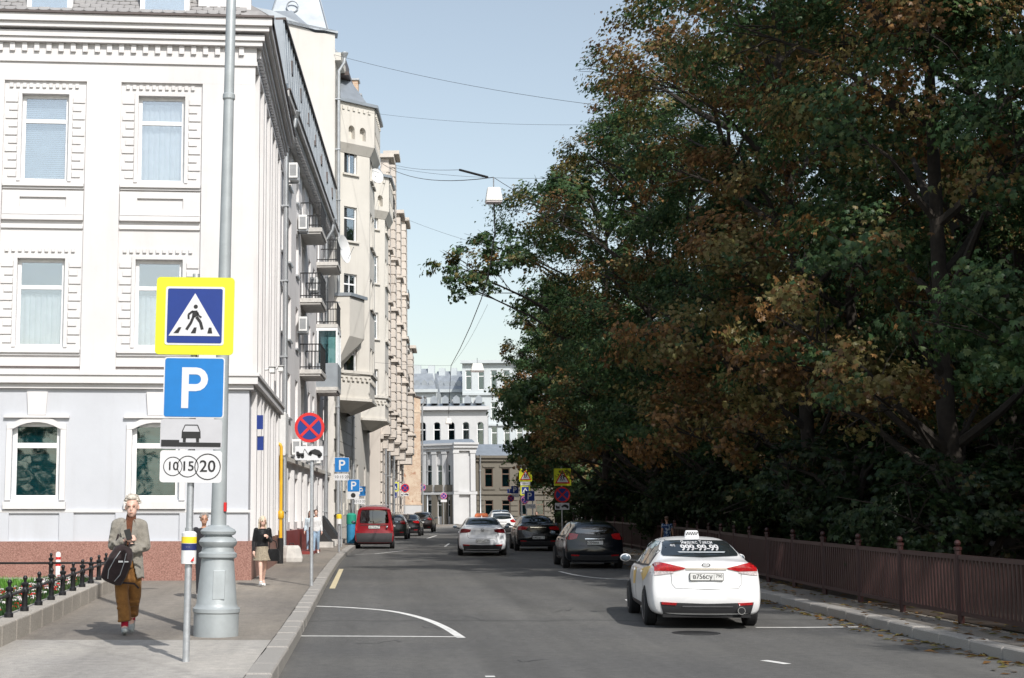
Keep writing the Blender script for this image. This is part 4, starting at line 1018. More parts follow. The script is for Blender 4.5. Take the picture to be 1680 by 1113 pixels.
mb = MB(); mb.hexa([F6(0,-.7,-.2),F6(F6.L,-.7,-.2),F6b(F6b.L,-8,-.2),F6(0,-9,-.2)],[F6(0,-.7,H6),F6(F6.L,-.7,H6),F6b(F6b.L,-8,H6),F6(0,-9,H6)]); mb.build('core', 'far_white', b6)
mb = MB(); mb.poly([F6b(0,0,-.2),F6b(0,-2.5,-.2),F6b(0,-2.5,H6),F6b(0,0,H6)]); mb.build('wall', 'far_white', b6, recalc=False)
mb = MB(); mb.hexa([F6(0,.3,H6+.05),F6(F6.L,.3,H6+.05),F6b(F6b.L,.2,H6+.05),F6b(F6b.L,-9,H6+.05)],[F6(1,-3,H6+.7),F6(F6.L,-3,H6+.7),F6b(F6b.L,-3,H6+.6),F6b(F6b.L,-9,H6+.6)]); mb.build('roof', 'sheet_metal_roof', b6)
drainpipe(F6, F6.L*.46, 0, H6-.3, 'dark drainpipe on the front of the white mansion', r=.12)
# ------------------------------------------------------------------ long grey house
F8 = Fr((F6b(F6b.L,0,0)[0]+.15,176.6), (46,178.5), z6); H8 = at(800,748,177).z-z6
b8 = thing('grey_street_house', 'long low grey-brown two-storey house beside the white mansion', 'building', F8(0,0,0))
hl = [(c-.5,c+.5,a,b) for c in (1.6+2.1*k for k in range(15)) for a,b in ((1.2,3.0),(4.6,6.9))]
mb = MB(); wall_holes(mb, F8, 0, F8.L, -.2, H8, hl, .25); mb.build('wall', 'far_grey', b8)
for h in hl: window(F8, *h, b8, tr=.3, simple=True, inside=None, gl='dark_glass', t=.08, frame='brown_frame')
for h in hl:
    if h[2] > 4: mb = MB(); mb.box(h[0]-.25,h[1]+.25,0,.14,h[3]+.15,h[3]+.4,F8); mb.build('hood_mould', 'far_grey', b8); mb = MB(); mb.box(h[0]-.25,h[1]+.25,0,.14,h[2]-.3,h[2]-.05,F8); mb.build('sill', 'far_grey', b8)
for a, e, d in ((3.7,4.0,.2),(H8-.7,H8-.3,.25),(H8-.3,H8,.5)): mb = MB(); mb.box(0,F8.L,0,d,a,e-.003,F8); mb.build('cornice', 'far_grey', b8)
for k in range(8):
    for r in range(5): mb = MB(); mb.box(.05+k*4.2,.95+k*4.2,0,.1,.4+r*.65,.4+r*.65+.55,F8); mb.build('stone_block', 'far_grey', b8)
mb = MB(); mb.box(0,F8.L,-9,-.7,-.2,H8,F8); mb.build('core', 'interior', b8)
mb = MB(); mb.hexa([F8(0,.5,H8),F8(F8.L,.5,H8),F8(F8.L,-9,H8),F8(0,-9,H8)],[F8(0,-4,H8+1.6),F8(F8.L,-4,H8+1.6),F8(F8.L,-5,H8+1.6),F8(0,-5,H8+1.6)]); mb.build('roof', 'sheet_metal_roof', b8)
for s_ in (.5,5.6): drainpipe(F8, s_, 0, H8-.2, 'drainpipe on the long grey house, %s' % ('next to the mansion' if s_ < 1 else 'between its windows'), r=.1)
# ------------------------------------------------------------------ far blocks
def block(name, label, x0, x1, Y, ytop, rowsp, mat, nwin, roof_py=None, arch=False, depth=14):
    z = gz(200)+.1; A = at(x0,800,Y); B = at(x1,800,Y); f = Fr((A.x,Y),(B.x,Y-1.0),z); H = at((x0+x1)/2,ytop,Y).z-z
    o = thing(name, label, 'building', f(0,0,0)); st = f.L/nwin; hl = []
    for (pa,pb) in rowsp:
        a, b = at(x0,pb,Y).z-z, at(x0,pa,Y).z-z
        for k in range(nwin): c = (k+.5)*st; hl.append((c-st*.24,c+st*.24,a,b))
    mb = MB(); wall_holes(mb, f, 0, f.L, -.2, H, hl, .4)
    if arch:
        for h in hl: spandrel(mb, f, h[0], h[1], h[3], (h[1]-h[0])*.42, .4)
    mb.build('wall', mat, o)
    for h in hl: window(f, *h, o, tr=.3, simple=True, inside=None, t=.1, gl='dark_glass', d=-.2)
    for (pa,pb) in rowsp:
        a = at(x0,pb,Y).z-z; mb = MB(); mb.box(0,f.L,0,.35,a-.9,a-.55,f); mb.build('string_course', mat, o)
    mb = MB(); mb.box(-.3,f.L+.3,0,.8,H-.5,H,f); mb.build('cornice', mat, o)
    mb = MB(); mb.box(0,f.L,-depth,-.9,-.2,H,f); mb.build('core', mat, o)
    if roof_py:
        hr = at(x0,roof_py,Y).z-z; mb = MB(); mb.hexa([f(0,.4,H),f(f.L,.4,H),f(f.L,-depth,H),f(0,-depth,H)],[f(1,-3,hr),f(f.L-1,-3,hr),f(f.L-1,-depth+2,hr),f(1,-depth+2,hr)]); r = mb.build('roof', 'sheet_metal_roof', o)
        for k in range(3): mb = MB(); x = f.L*(.2+.3*k); mb.box(x,x+1.1,-3.4,-2.2,hr-2.6,hr+.5,f); mb.build('chimney', mat, r)
        for k in range(6): mb = MB(); x = f.L*(.06+.155*k); mb.prism([(x,H+.5),(x+.9,H+.5),(x+.9,H+1.3),(x+.45,H+1.65),(x,H+1.3)], -2.5, -.25, f); mb.build('dormer', 'sheet_metal_roof', r)
    return o
block('far_block', 'haze-paled blue-grey apartment block with metal mansard roof behind the brick house', 640, 716, 236, 640, [(655,690),(700,728),(740,770)], 'far_haze_blue', 6, 603)
block('far_block', 'haze-paled blue-green apartment block with small windows above the mansion', 706, 770, 246, 640, [(650,682),(692,728),(740,770)], 'far_haze_blue', 7, 607)
block('far_block', 'haze-paled tower-like block with tall windows at the tree edge', 760, 905, 232, 592, [(608,640),(660,690),(700,735)], 'far_haze_blue', 7)
block('arcade_house', 'low white house with arched windows behind the mansion', 682, 800, 200, 668, [(693,735)], 'far_white', 5, 660, True, 9)
block('far_block', 'pale apartment block behind the trees at the far bend', 890, 1250, 240, 620, [(650,690),(700,740),(750,790)], 'far_white', 12, 600)
# ------------------------------------------------------------------ yard building behind the trees on the right
z9 = .2
F9 = Fr((22.0,128), (20.0,8), z9); b9 = thing('yard_building', 'pale building behind the row of trees, wall darkened for shade, with dark pilasters', 'building', F9(F9.L,0,0))
hl = [(c-.6,c+.6,a,a+2.1) for c in (2.5+3.2*k for k in range(37)) for a in (2.0,5.8,9.4)]
mb = MB(); wall_holes(mb, F9, 0, F9.L, -.2, 13, hl, .3); mb.build('wall', 'yard_wall', b9)
for h in hl: window(F9, *h, b9, tr=.3, simple=True, inside=None, gl='dark_glass', frame='brown_frame')
for k in range(37):
    mb = MB(); x = .8+3.2*k; mb.box(x,x+.5,0,.3,0,12.2,F9); mb.build('pilaster', 'dark_shop_wall', b9)
mb = MB(); mb.box(0,F9.L,0,.6,12.2,13,F9); mb.build('cornice', 'yard_wall', b9)
mb = MB(); mb.box(0,F9.L,-10,-.9,-.2,13,F9); mb.build('core', 'interior', b9)
mb = MB(); mb.hexa([F9(0,.6,13),F9(F9.L,.6,13),F9(F9.L,-10,13),F9(0,-10,13)],[F9(0,-4,15.5),F9(F9.L,-4,15.5),F9(F9.L,-6,15.5),F9(0,-6,15.5)]); mb.build('roof', 'sheet_metal_roof', b9)
# steps with handrails
for k, (sx, lab) in enumerate(((66.0,'stone entrance steps with steel handrails behind the red fence'),(56.0,'stone entrance steps with handrails farther along the shaded building'),(84.0,'stone entrance steps with handrails nearest the street corner'))):
    o = thing('entrance_steps', lab, 'steps', F9(sx,2.2,0))
    for j in range(7):
        mb = MB(); mb.box(sx,sx+2.2,.3 if j==6 else 3.2-j*.33-.33,3.2-j*.33,0,.17*(j+1),F9); mb.build('step', 'step_stone', o)
    for x in (sx+.06,sx+2.14):
        mb = MB()
        for hh in (.55,.95): mb.tube([F9(x,3.15,hh),F9(x,1.1,1.19+hh),F9(x,.3,1.19+hh)], .024, 6)
        for dd, z0 in ((3.1,.17),(2.1,.6),(1.1,1.19),(.4,1.19)): mb.tube([F9(x,dd,z0),F9(x,dd,z0+.95)], .024, 6)
        mb.build('handrail', 'steel_rail', o)
# ------------------------------------------------------------------ trees
GREEN = [(0.045,0.092,0.034),(0.065,0.118,0.042),(0.036,0.078,0.032),(0.095,0.135,0.048)]
BROWN = [(0.23,0.122,0.042),(0.18,0.098,0.038),(0.3,0.165,0.06),(0.14,0.08,0.038)]
OLIVE = [(0.18,0.15,0.05),(0.145,0.135,0.045),(0.21,0.165,0.065)]
def tree_mesh(seed, H, R, th, brown, leaves, lsize, extra=(), low=(), tone=1.0):
    rng = np.random.default_rng(seed); rnd = random.Random(seed)
    wood = MB(); lobes = []
    cz = (H+th)/2; hz = (H-th)/2
    # trunk
    bend = [Vector((rnd.uniform(-.12,.12)*k, rnd.uniform(-.12,.12)*k, 0)) for k in range(5)]
    tp = [Vector((0,0,-.1)),Vector((0,0,.35))+bend[0]] + [Vector((0,0,th*(.4+.3*k)))+bend[k+1]*1.0 for k in range(3)] + [Vector((bend[4].x*1.4,bend[4].y*1.4,H*.82))]
    r0 = .26 + .012*H/18
    wood.tube(tp, [r0*1.5, r0*1.05, r0*.95, r0*.85, r0*.72, .05], 10)
    nl = 24
    for i in range(nl):
        a = i*2.39996+rnd.uniform(-.3,.3); t = (i+.5)/nl
        z = th*.95 + (H-th)*(.04+.88*t); 
        k = max(0, 1-abs((z-cz)/hz)**2.6)**.5
        rr = R*(.35+.65*k)*rnd.uniform(.62,.86)*(1 if i%3 else .5)
        lobes.append((Vector((math.cos(a)*rr, math.sin(a)*rr, z)), rnd.uniform(1.25,2.0)*R/5.2))
    for i in range(5): lobes.append((Vector((rnd.uniform(-2,2),rnd.uniform(-2,2),H-rnd.uniform(1.2,2.2))), rnd.uniform(1.2,1.6)))
    for p, r in list(extra)+list(low): lobes.append((Vector(p), r))
    def on_trunk(z):
        z = max(th*.6, min(z, H*.8)); 
        for k in range(len(tp)-1):
            if tp[k].z <= z <= tp[k+1].z:
                f = (z-tp[k].z)/(tp[k+1].z-tp[k].z); return tp[k].lerp(tp[k+1], f)
        return tp[-1].copy()
    tot = sum(r**2 for _, r in lobes); C = []; LB = []; OC = []
    for li, (c, r) in enumerate(lobes):
        st = on_trunk(c.z - .45*math.hypot(c.x,c.y) - .8); mid = st.lerp(c,.5)+Vector((0,0,.35))
        d = (c-st).length; wood.tube([st, st.lerp(mid,.5)+Vector((0,0,-.1)), mid, c], [.05+.014*d,.04+.011*d,.05,.02], 6)
        for q in range(7):
            v = Vector((rnd.gauss(0,1),rnd.gauss(0,1),rnd.gauss(0,.7))).normalized()*r*rnd.uniform(.7,1.02)
            s_ = mid.lerp(c, rnd.uniform(.4,1)); wood.tube([s_, s_.lerp(c+v,.55)+Vector((0,0,.12)), c+v], [.022,.014,.006], 4)
        n = int(leaves*r*r/tot)
        # sub-clumps give the light and dark groups of leaves
        ns = max(6, int(r*9)); sub = rng.normal(size=(ns,3)); sub /= np.linalg.norm(sub,axis=1)[:,None]; sub *= (r*rng.uniform(.45,1.0,(ns,1)))
        sub[:,2] *= .72
        w = rng.integers(0, ns, n); p = sub[w] + rng.normal(size=(n,3))*np.array([.3,.3,.17])*r*.5
        C.append(p + np.array(c)); LB.append(np.full(n, li)+ 100*w); OC.append(p + sub[w]*.6)
    P = np.concatenate(C); L = np.concatenate(LB); n = len(P)
    nlf = 5
    # palmate leaves: five leaflets from one point, hanging outward
    out = P - np.array([0,0,cz]); out /= (np.linalg.norm(out,axis=1)[:,None]+1e-6)
    ol = np.concatenate(OC); ol /= (np.linalg.norm(ol,axis=1)[:,None]+1e-6)
    up = out*.4 + ol*.6 + rng.normal(size=(n,3))*.38 + np.array([0,0,.55]); up /= np.linalg.norm(up,axis=1)[:,None]   # blades face outward and up, like shingles
    ax = out*.3 + rng.normal(size=(n,3))*.5 + np.array([0,0,-.75]); ax -= up*(up*ax).sum(1)[:,None]; ax /= np.linalg.norm(ax,axis=1)[:,None]
    sd = np.cross(ax, up)
    sz = lsize*rng.uniform(.5,1.4,n)
    V = np.zeros((n,nlf,4,3))
    for k in range(nlf):
        a = (k-2)*.62; ln = sz*(1-.16*abs(k-2))
        dv = ax*math.cos(a)+sd*math.sin(a); pv = -ax*math.sin(a)+sd*math.cos(a)
        dr = -up*(.12+.1*rng.random(n))[:,None]
        tip = P + (dv + dr*1.6)*ln[:,None]
        md = P + (dv*.6 + dr*.25)*ln[:,None]
        V[:,k,0] = P; V[:,k,1] = md + pv*(ln*.2)[:,None]; V[:,k,2] = tip; V[:,k,3] = md - pv*(ln*.2)[:,None]
    verts = V.reshape(-1,3); nf = n*nlf
    faces = np.arange(nf*4).reshape(nf,4)
    lob_b = rng.random(100+len(lobes)); 
    pal = np.zeros((n,3)); nb = np.sin(L*12.9898)*43758.5453; nb = nb-np.floor(nb)
    lo = lob_b[L % 100]
    bprob = np.clip(brown + ((lo-.5)*.7 + (nb-.5)*.6)*min(1.0, brown*3), 0, 1)
    u = np.clip(nb*.0 + (np.modf(np.abs(np.sin(L*78.233)*9631.7))[0])*.75 + rng.random(n)*.25, 0, 1); G_ = np.array(GREEN)[rng.integers(0,len(GREEN),n)]; B_ = np.array(BROWN)[rng.integers(0,len(BROWN),n)]; O_ = np.array(OLIVE)[rng.integers(0,len(OLIVE),n)]
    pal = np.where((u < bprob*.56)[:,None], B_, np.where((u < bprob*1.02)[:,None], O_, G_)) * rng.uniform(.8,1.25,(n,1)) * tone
    me = bpy.data.meshes.new('crown'); me.vertices.add(nf*4); me.vertices.foreach_set('co', verts.ravel())
    me.loops.add(nf*4); me.loops.foreach_set('vertex_index', faces.ravel()); me.polygons.add(nf)
    me.polygons.foreach_set('loop_start', np.arange(nf)*4); me.polygons.foreach_set('loop_total', np.full(nf,4)); me.update(calc_edges=True)
    ca = me.color_attributes.new('leaf_colour', 'FLOAT_COLOR', 'POINT')
    col = np.ones((n,nlf*4,4)); col[:,:,:3] = pal[:,None,:]; ca.data.foreach_set('color', col.ravel())
    me.materials.append(M['leaf'])
    wm = wood.mesh('trunk', recalc=False, smooth=True); wm.materials.append(M['tree_bark'])
    return wm, me
TV = {
 'A': tree_mesh(11, 20.0, 5.9, 3.6, .52, 52000, .104, low=[((-3.6,-1.5,3.9),1.4),((-3.2,2.0,4.4),1.4),((1.0,-3.5,4.0),1.5),((-4.4,.3,5.6),1.4),((2.8,2.2,4.2),1.5)]),
 'B': tree_mesh(23, 19.5, 5.7, 3.4, .82, 52000, .104, low=[((-4.0,-1.0,3.9),1.5),((-2.5,-3.2,3.7),1.5),((-3.8,2.2,4.4),1.5),((.5,-4.2,4.4),1.5),((2.5,-2.5,4.0),1.5)]),
 'C': tree_mesh(37, 20.2, 5.7, 3.6, .05, 50000, .108, low=[((-3.6,0,4.3),1.5),((-2.2,-3,4.0),1.4),((-3.4,2.6,4.6),1.4),((2.4,-2.6,4.2),1.4)]),
 'D': tree_mesh(41, 18.8, 5.3, 3.6, .2, 27000, .16, extra=[((-6.0,-.5,12.6),1.5),((-7.2,-.3,13.2),1.2),((-6.8,-.6,12.2),1.0),((-5.6,.4,14.4),1.1)], low=[((-3.6,-1,4.2),1.4),((-3.2,2,4.4),1.4)]),
 'E': tree_mesh(53, 17.6, 5.2, 3.6, .42, 20000, .19, low=[((-4.4,-1,6.2),1.2),((-4.9,1,7.6),1.1),((-3.2,-2,4.4),1.3),((-3,2.4,4.4),1.3)]),
}
TV['S'] = tree_mesh(71, 3.6, 1.9, .5, .1, 9000, .11, tone=.45)  # shrub leaf colour toned down to deepen the shade under the trees
trees = [ # x, y, variant, turn, scale, label
 (12.6,30.5,'A',.4,1.0,'brown-leaved chestnut tree nearest the camera behind the red fence'),
 (12.3,40,'B',0,.97,'rust-brown chestnut tree towering over the white taxi'),
 (12.4,48.5,'C',.2,.97,'green chestnut with the thick trunk right behind the white taxi'),
 (11.6,57.5,'A',-.2,.95,'olive and rust chestnut behind the children warning sign'),
 (11.3,67.5,'D',0,1.0,'green tree reaching one branch far out over the street'),
 (14.0,88.0,'E',1.9,.85,'street tree behind the cluster of parking signs'),
 (13.2,98.5,'D',2.2,.96,'street tree whose low twigs hang before the grey house'),
 (14.8,109,'E',3.6,.96,'far street tree by the road bend'),
 (17.2,121,'C',1.2,.9,'last street tree at the bend of the road'),
 (15.8,35,'C',2.0,1.0,'dark green yard tree, nearest of the inner row'),
 (15.6,45,'D',3.4,1.05,'dark yard tree of the inner row behind the thick trunk'),
 (15.7,55,'A',4.4,1.0,'yard tree of the inner row in front of the entrance steps'),
 (15.8,66,'C',3.9,.98,'yard tree of the inner row before the shaded building'),
 (17.0,93,'C',5.4,.9,'far yard tree of the inner row'),
 (19.5,134,'E',2.4,.9,'tree standing across the bend before the grey house'),
 (18.5,8,'A',.7,.95,'unseen tree added past the near end of the fence to shade it'),  # this one and the next are unseen, added to shade the fence
 (17.0,17,'C',1.5,.95,'unseen dark green tree added between the two nearest yard trees to shade the fence'),
 (-7.5,-22,'C',0,.42,'small unseen tree added behind the viewer to be mirrored in the lower windows'),  # unseen trees, added and kept low so only the lower windows mirror them
 (-13,-24,'E',1,.42,'small tree added behind the viewer, mirrored in the middle of the windows'),
 (-18.5,-22,'C',2,.42,'small tree added behind the viewer, mirrored at the far left windows'),
 (-24.5,-24,'E',3,.42,'small tree added behind the viewer beyond the ones mirrored in the windows'),
 (14.6,25.5,'C',1.0,1.0,'dark green tree at the edge of the yard closest to the viewer'),
]
for x, y, v, rz, sc_, lab in trees:
    o = thing('chestnut_tree', lab, 'tree', (x,y,gz(y)+.15), rz, 'chestnut trees along the street')
    o.scale = (sc_,sc_,sc_)
    wm, lm = TV[v]
    for nm, me in (('trunk',wm),('crown',lm)):
        c = bpy.data.objects.new(nm, me); COL.objects.link(c); c.parent = o
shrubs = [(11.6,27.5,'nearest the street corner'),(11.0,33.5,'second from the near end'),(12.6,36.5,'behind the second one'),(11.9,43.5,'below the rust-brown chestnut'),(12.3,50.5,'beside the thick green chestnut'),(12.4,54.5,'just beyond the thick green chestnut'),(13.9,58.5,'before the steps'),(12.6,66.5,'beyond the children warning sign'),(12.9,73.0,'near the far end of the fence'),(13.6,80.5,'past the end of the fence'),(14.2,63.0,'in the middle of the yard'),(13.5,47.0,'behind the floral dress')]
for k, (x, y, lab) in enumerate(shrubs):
    o = thing('yard_shrub', 'green shrub behind the red fence, leaves darkened for shade, '+lab, 'shrub', (x,y,gz(y)+.15), k*1.3, 'shrubs behind the red fence'); sc_ = .85+.3*((k*7)%5)/5; o.scale = (sc_*1.1,sc_*1.1,sc_)
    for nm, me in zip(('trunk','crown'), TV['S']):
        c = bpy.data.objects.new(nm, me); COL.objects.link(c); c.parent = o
# ------------------------------------------------------------------ yard ground and red fence on the right
FP = [(8.9,10),(8.9,24),(9.2,33),(10.3,46),(10.75,62),(11.0,76)]
mb = MB(); fps = [Vector(p) for p in FP]+[Vector((11.6,100)),Vector((16,118))]
mb.ringstrip([[(p.x+.1,p.y,gz(p.y)+.155),(19,p.y,gz(p.y)+.16)] for p in fps], closed=False, cap=False); tag(mb.build('yard_ground', 'soil'), kind='structure')
V_ = []; F_ = []; C_ = []; rl = random.Random(9)
for k in range(1500):
    y = 13+rl.random()**1.5*50; xk = 7.9+(.4*(y-20)/25 if y > 20 else 0); x = xk + (rl.gauss(.9,.6) if rl.random() < .6 else -abs(rl.gauss(0,.25)))
    if x > 12: continue
    z = gz(y)+(.163 if x > xk else .006); a = rl.uniform(0,2*PI); L_ = rl.uniform(.05,.1); b_ = len(V_); ca_, sa_ = math.cos(a)*L_, math.sin(a)*L_
    V_ += [(x-ca_,y-sa_,z),(x+sa_*.4,y-ca_*.4,z+rl.uniform(0,.03)),(x+ca_,y+sa_,z+rl.uniform(0,.02)),(x-sa_*.4,y+ca_*.4,z+rl.uniform(0,.03))]; F_.append((b_,b_+1,b_+2,b_+3)); C_ += [(*rl.choice(BROWN+OLIVE),1)]*4
me = bpy.data.meshes.new('leaf_litter'); me.from_pydata(V_, [], F_); q_ = me.color_attributes.new('leaf_colour','FLOAT_COLOR','POINT'); q_.data.foreach_set('color', [v for c in C_ for v in c])
tag(link_mesh('leaf_litter', me, 'leaf'), 'fallen brown leaves scattered along the shaded kerb', 'leaves', kind='stuff')
rf = thing('red_fence', 'low dark red metal fence along the shaded pavement', 'fence', (9.2,33,gz(33)+.15))
pts = []
for i in range(len(FP)-1):
    a, b = Vector(FP[i]), Vector(FP[i+1]); n = max(1, round((b-a).length/2.3))
    pts += [a.lerp(b,k/n) for k in range(n)]
pts.append(Vector(FP[-1]))
for i, p in enumerate(pts):
    z = gz(p.y)+.15; mb = MB(); mb.lathe([(.05,z-.02),(.05,z+1.08),(.065,z+1.09),(.065,z+1.13),(.03,z+1.14)], 8, (p.x,p.y,0)); mb.build('post', 'fence_red', rf)
    mb = MB(); mb.ell((p.x,p.y,z+1.19), (.05,.05,.05), 8, 6); mb.build('finial', 'fence_red', rf)
    if i < len(pts)-1:
        q = pts[i+1]; zq = gz(q.y)+.15; t = (q-p).normalized()*.06; n_ = Vector((-t.y,t.x)).normalized()*.012
        a, b = p+t, q-t
        mb = MB()
        for h0, h1, w in ((.95,1.02,2.2),(.12,.18,2.2)):
            mb.hexa([(v.x,v.y,zz+h0) for v, zz in ((a+n_*w,z),(b+n_*w,zq),(b-n_*w,zq),(a-n_*w,z))],[(v.x,v.y,zz+h1) for v, zz in ((a+n_*w,z),(b+n_*w,zq),(b-n_*w,zq),(a-n_*w,z))])
        mb.build('rail', 'fence_red', rf)
        m = int((b-a).length/.13)
        for k in range(m):
            c = a.lerp(b,(k+.5)/m); zc = gz(c.y)+.15
            if c.y > 40 and k%2: continue
            mb = MB(); mb.box(c.x-.012,c.x+.012,c.y-.03,c.y+.03,zc+.18,zc+.95); mb.build('picket', 'fence_red', rf)
# ------------------------------------------------------------------ wires and hanging street lamps
def wire(pts, label, r=.012, sag=.0, n=14):
    P = [Vector(p) for p in pts]
    if len(P) == 2 and sag: P = [P[0].lerp(P[1],k/n)-Vector((0,0,sag*4*(k/n)*(1-k/n))) for k in range(n+1)]
    mb = MB(); mb.tube(P, r*.65, 5); o = mb.build('overhead_wire', 'wire'); return tag(o, label, 'wire', 'overhead wires')
def hang_lamp(p, w, label):
    o = thing('hanging_street_lamp', label, 'street lamp', (p.x,p.y,p.z-.25)); mb = MB()
    mb.hexa([(p.x+sx*w*.5,p.y+sy*w*.38,p.z-.25) for sx,sy in ((-1,-1),(1,-1),(1,1),(-1,1))],[(p.x+sx*w*.36,p.y+sy*w*.25,p.z+.18) for sx,sy in ((-1,-1),(1,-1),(1,1),(-1,1))]); mb.build('housing', 'lamp_white', o, bevel=.03)
    mb = MB(); mb.box(p.x-w*.46,p.x+w*.46,p.y-w*.34,p.y+w*.34,p.z-.3,p.z-.252); mb.build('glass_cover', 'lens_clear', o, bevel=.02)
    mb = MB(); mb.tube([(p.x,p.y,p.z+.17),(p.x,p.y,p.z+.5)], .02, 6); mb.build('hanger', 'zinc', o)
lp1 = at(810,318,42); hang_lamp(lp1, .52, 'white street lamp hanging high on wires before the tree crown')
lp2 = at(736,690,112); hang_lamp(lp2, .5, 'small white street lamp hanging far down the street over the mansion')
lp3 = at(783,602,80); hang_lamp(lp3, .75, 'white street lamp hanging at the edge of the leaves in mid street')
top1 = lp1+Vector((0,0,.5))
wire([at(626,268,92.6), top1], 'thick cable running from the rusticated house to the nearest hanging lamp', .022, .5)
wire([top1, at(1010,380,41)], 'span wire from the nearest hanging lamp into the trees', .014, .2)
a, b = at(754,279,43), at(800,291,42); mb = MB(); mb.tube([a,b], .035, 8); tag(mb.build('wire_insulator', 'rubber'), 'dark rod insulator on the wire left of the nearest hanging lamp', 'insulator')
wire([at(548,90,70), at(1060,182,56)], 'thin wire high across the sky from the gable wall to the trees', .014, .3)
wire([at(630,272,94), at(930,292,60)], 'upper of the thin wires from the rusticated house to the trees', .014, .3)
wire([at(628,264,93), a], 'thin wire leading from the rusticated house to the dark insulator', .012, .2)
wire([at(644,350,103), at(860,420,64)], 'thin wire below the thick cable', .012, .2)
wire([at(598,184,72), at(960,205,60)], 'faint wire across the sky above the bay towers', .01, .2)
wire([lp1-Vector((0,0,.3)), at(812,380,47), at(804,440,54), at(790,490,62), at(772,535,73), at(755,572,88), at(740,600,105)], 'dark slack cable drooping from the near lamp down the street', .035)
wire([at(740,600,105), lp2+Vector((0,0,.5))], 'dark cable dropping to the far hanging lamp', .03)
wire([at(560,590,72), at(742,600,104)], 'thin wire spanning the street low over the far roofs', .012, .1)
wire([at(740,600,105), at(800,500,70)], 'thin wire rising from the far cable joint to the trees', .012, .3)
# ------------------------------------------------------------------ signs
def circ(cx, cz, r, n=28, sx=1.0): return [(cx+r*sx*math.cos(2*PI*k/n), cz+r*math.sin(2*PI*k/n)) for k in range(n)]
def rrect(cx, cz, w, h, r=.03, n=4):
    out = []
    for qx, qz, a0 in ((1,1,0),(-1,1,PI/2),(-1,-1,PI),(1,-1,1.5*PI)):
        for k in range(n+1):
            a = a0+PI/2*k/n; out.append((cx+qx*(w/2-r)+r*math.cos(a), cz+qz*(h/2-r)+r*math.sin(a)))
    return out
def face(parent, name, poly, mat, y, t=.004):
    mb = MB(); mb.prism(poly, y, y-t); return mb.build(name, mat, parent, world=False)
def faces(parent, name, polys, mat, y, t=.003):
    mb = MB()
    for p in polys: mb.prism(p, y, y-t)
    return mb.build(name, mat, parent, world=False)
def ltext(parent, s, size, x, z, mat, y, bold=.0, sx=1.0):
    mb = MB(); text_on(mb, s, size, x, y, z, None, bold, sx); return mb.build('lettering', mat, parent, world=False, recalc=False)
def thick(poly_pts, w):                               # a stroked polyline as quads
    out = []
    for (x0,z0),(x1,z1) in zip(poly_pts, poly_pts[1:]):
        d = math.hypot(x1-x0,z1-z0) or 1; nx, nz = -(z1-z0)/d*w/2, (x1-x0)/d*w/2
        out.append([(x0+nx,z0+nz),(x1+nx,z1+nz),(x1-nx,z1-nz),(x0-nx,z0-nz)])
    return out
def tri(cx, cz, w, h): return [(cx-w/2,cz-h/2),(cx+w/2,cz-h/2),(cx,cz+h/2)]
Y0 = -.06                                             # sign faces stand in front of the pole
def backing(root, poly, mat): return face(root, 'sign_plate', poly, mat, Y0, .018)
def s_ped(root, cx, cz, w, yellow=True):
    if yellow: p = backing(root, rrect(cx,cz,w,w,w*.05), 'sign_yellow'); k = w*.755
    else: p = backing(root, rrect(cx,cz,w,w,w*.05), 'sign_blue'); k = w
    y = Y0-.019
    face(p, 'border', rrect(cx,cz,k,k,k*.04), 'sign_white', y); face(p, 'field', rrect(cx,cz,k*.93,k*.93,k*.03), 'sign_blue', y-.0045)
    face(p, 'triangle', tri(cx,cz+k*.02,k*.87,k*.73), 'sign_white', y-.009)
    q = lambda x,z: (cx+x*k, cz+z*k)
    P = [[q(*v) for v in [(-.035,.085),(.045,.09),(.055,.0),(-.0,-.03),(-.045,.0)]], circ(cx+.015*k,cz+.155*k,.036*k,12)]
    for st, wd in (([(-.03,.08),(-.105,.02),(-.1,-.06)],.035),([(.045,.06),(.07,-.0),(.115,-.03)],.03),([(-.02,-.01),(-.06,-.12),(-.135,-.24)],.045),([(.03,-.02),(.1,-.11),(.135,-.235)],.05)):
        P += thick([q(*v) for v in st], wd*k)
    for x in (-.27,-.005,.25): P.append([q(x-.055+x*.1,-.3),q(x+.03+x*.1,-.3),q(x+.045-x*.1*.2,-.2),q(x-.0-x*.1*.2,-.2)] )
    faces(p, 'walking_figure', P, 'sign_black', y-.0135); return p
def letter_P(p, cx, cz, w, y):
    t = .115*w; x0, x1 = cx-.2*w, cx+.23*w; zt, zb = cz+.33*w, cz-.34*w; zm = cz-.06*w; r = (zt-zm)/2; xc = x1-r
    P = [[(x0,zb),(x0+t,zb),(x0+t,zt),(x0,zt)], [(x0+t,zt-t),(xc,zt-t),(xc,zt),(x0+t,zt)], [(x0+t,zm),(xc,zm),(xc,zm+t),(x0+t,zm+t)]]
    for k in range(8):
        a, b = -PI/2+PI*k/8, -PI/2+PI*(k+1)/8; c = (xc, (zt+zm)/2)
        P.append([(c[0]+q*math.cos(v), c[1]+q*math.sin(v)) for q, v in ((r,a),(r,b),(r-t,b),(r-t,a))])
    return faces(p, 'lettering', P, 'sign_white', y)
def s_P(root, cx, cz, w, letter='P', mat='sign_cyan'):
    p = backing(root, rrect(cx,cz,w,w,w*.05), 'sign_white'); y = Y0-.019
    face(p, 'field', rrect(cx,cz,w*.96,w*.96,w*.04), mat, y); (letter_P(p, cx, cz, w, y-.0045) if letter == 'P' else ltext(p, letter, w*1.0, cx, cz, 'sign_white', y-.006, w*.022)); return p
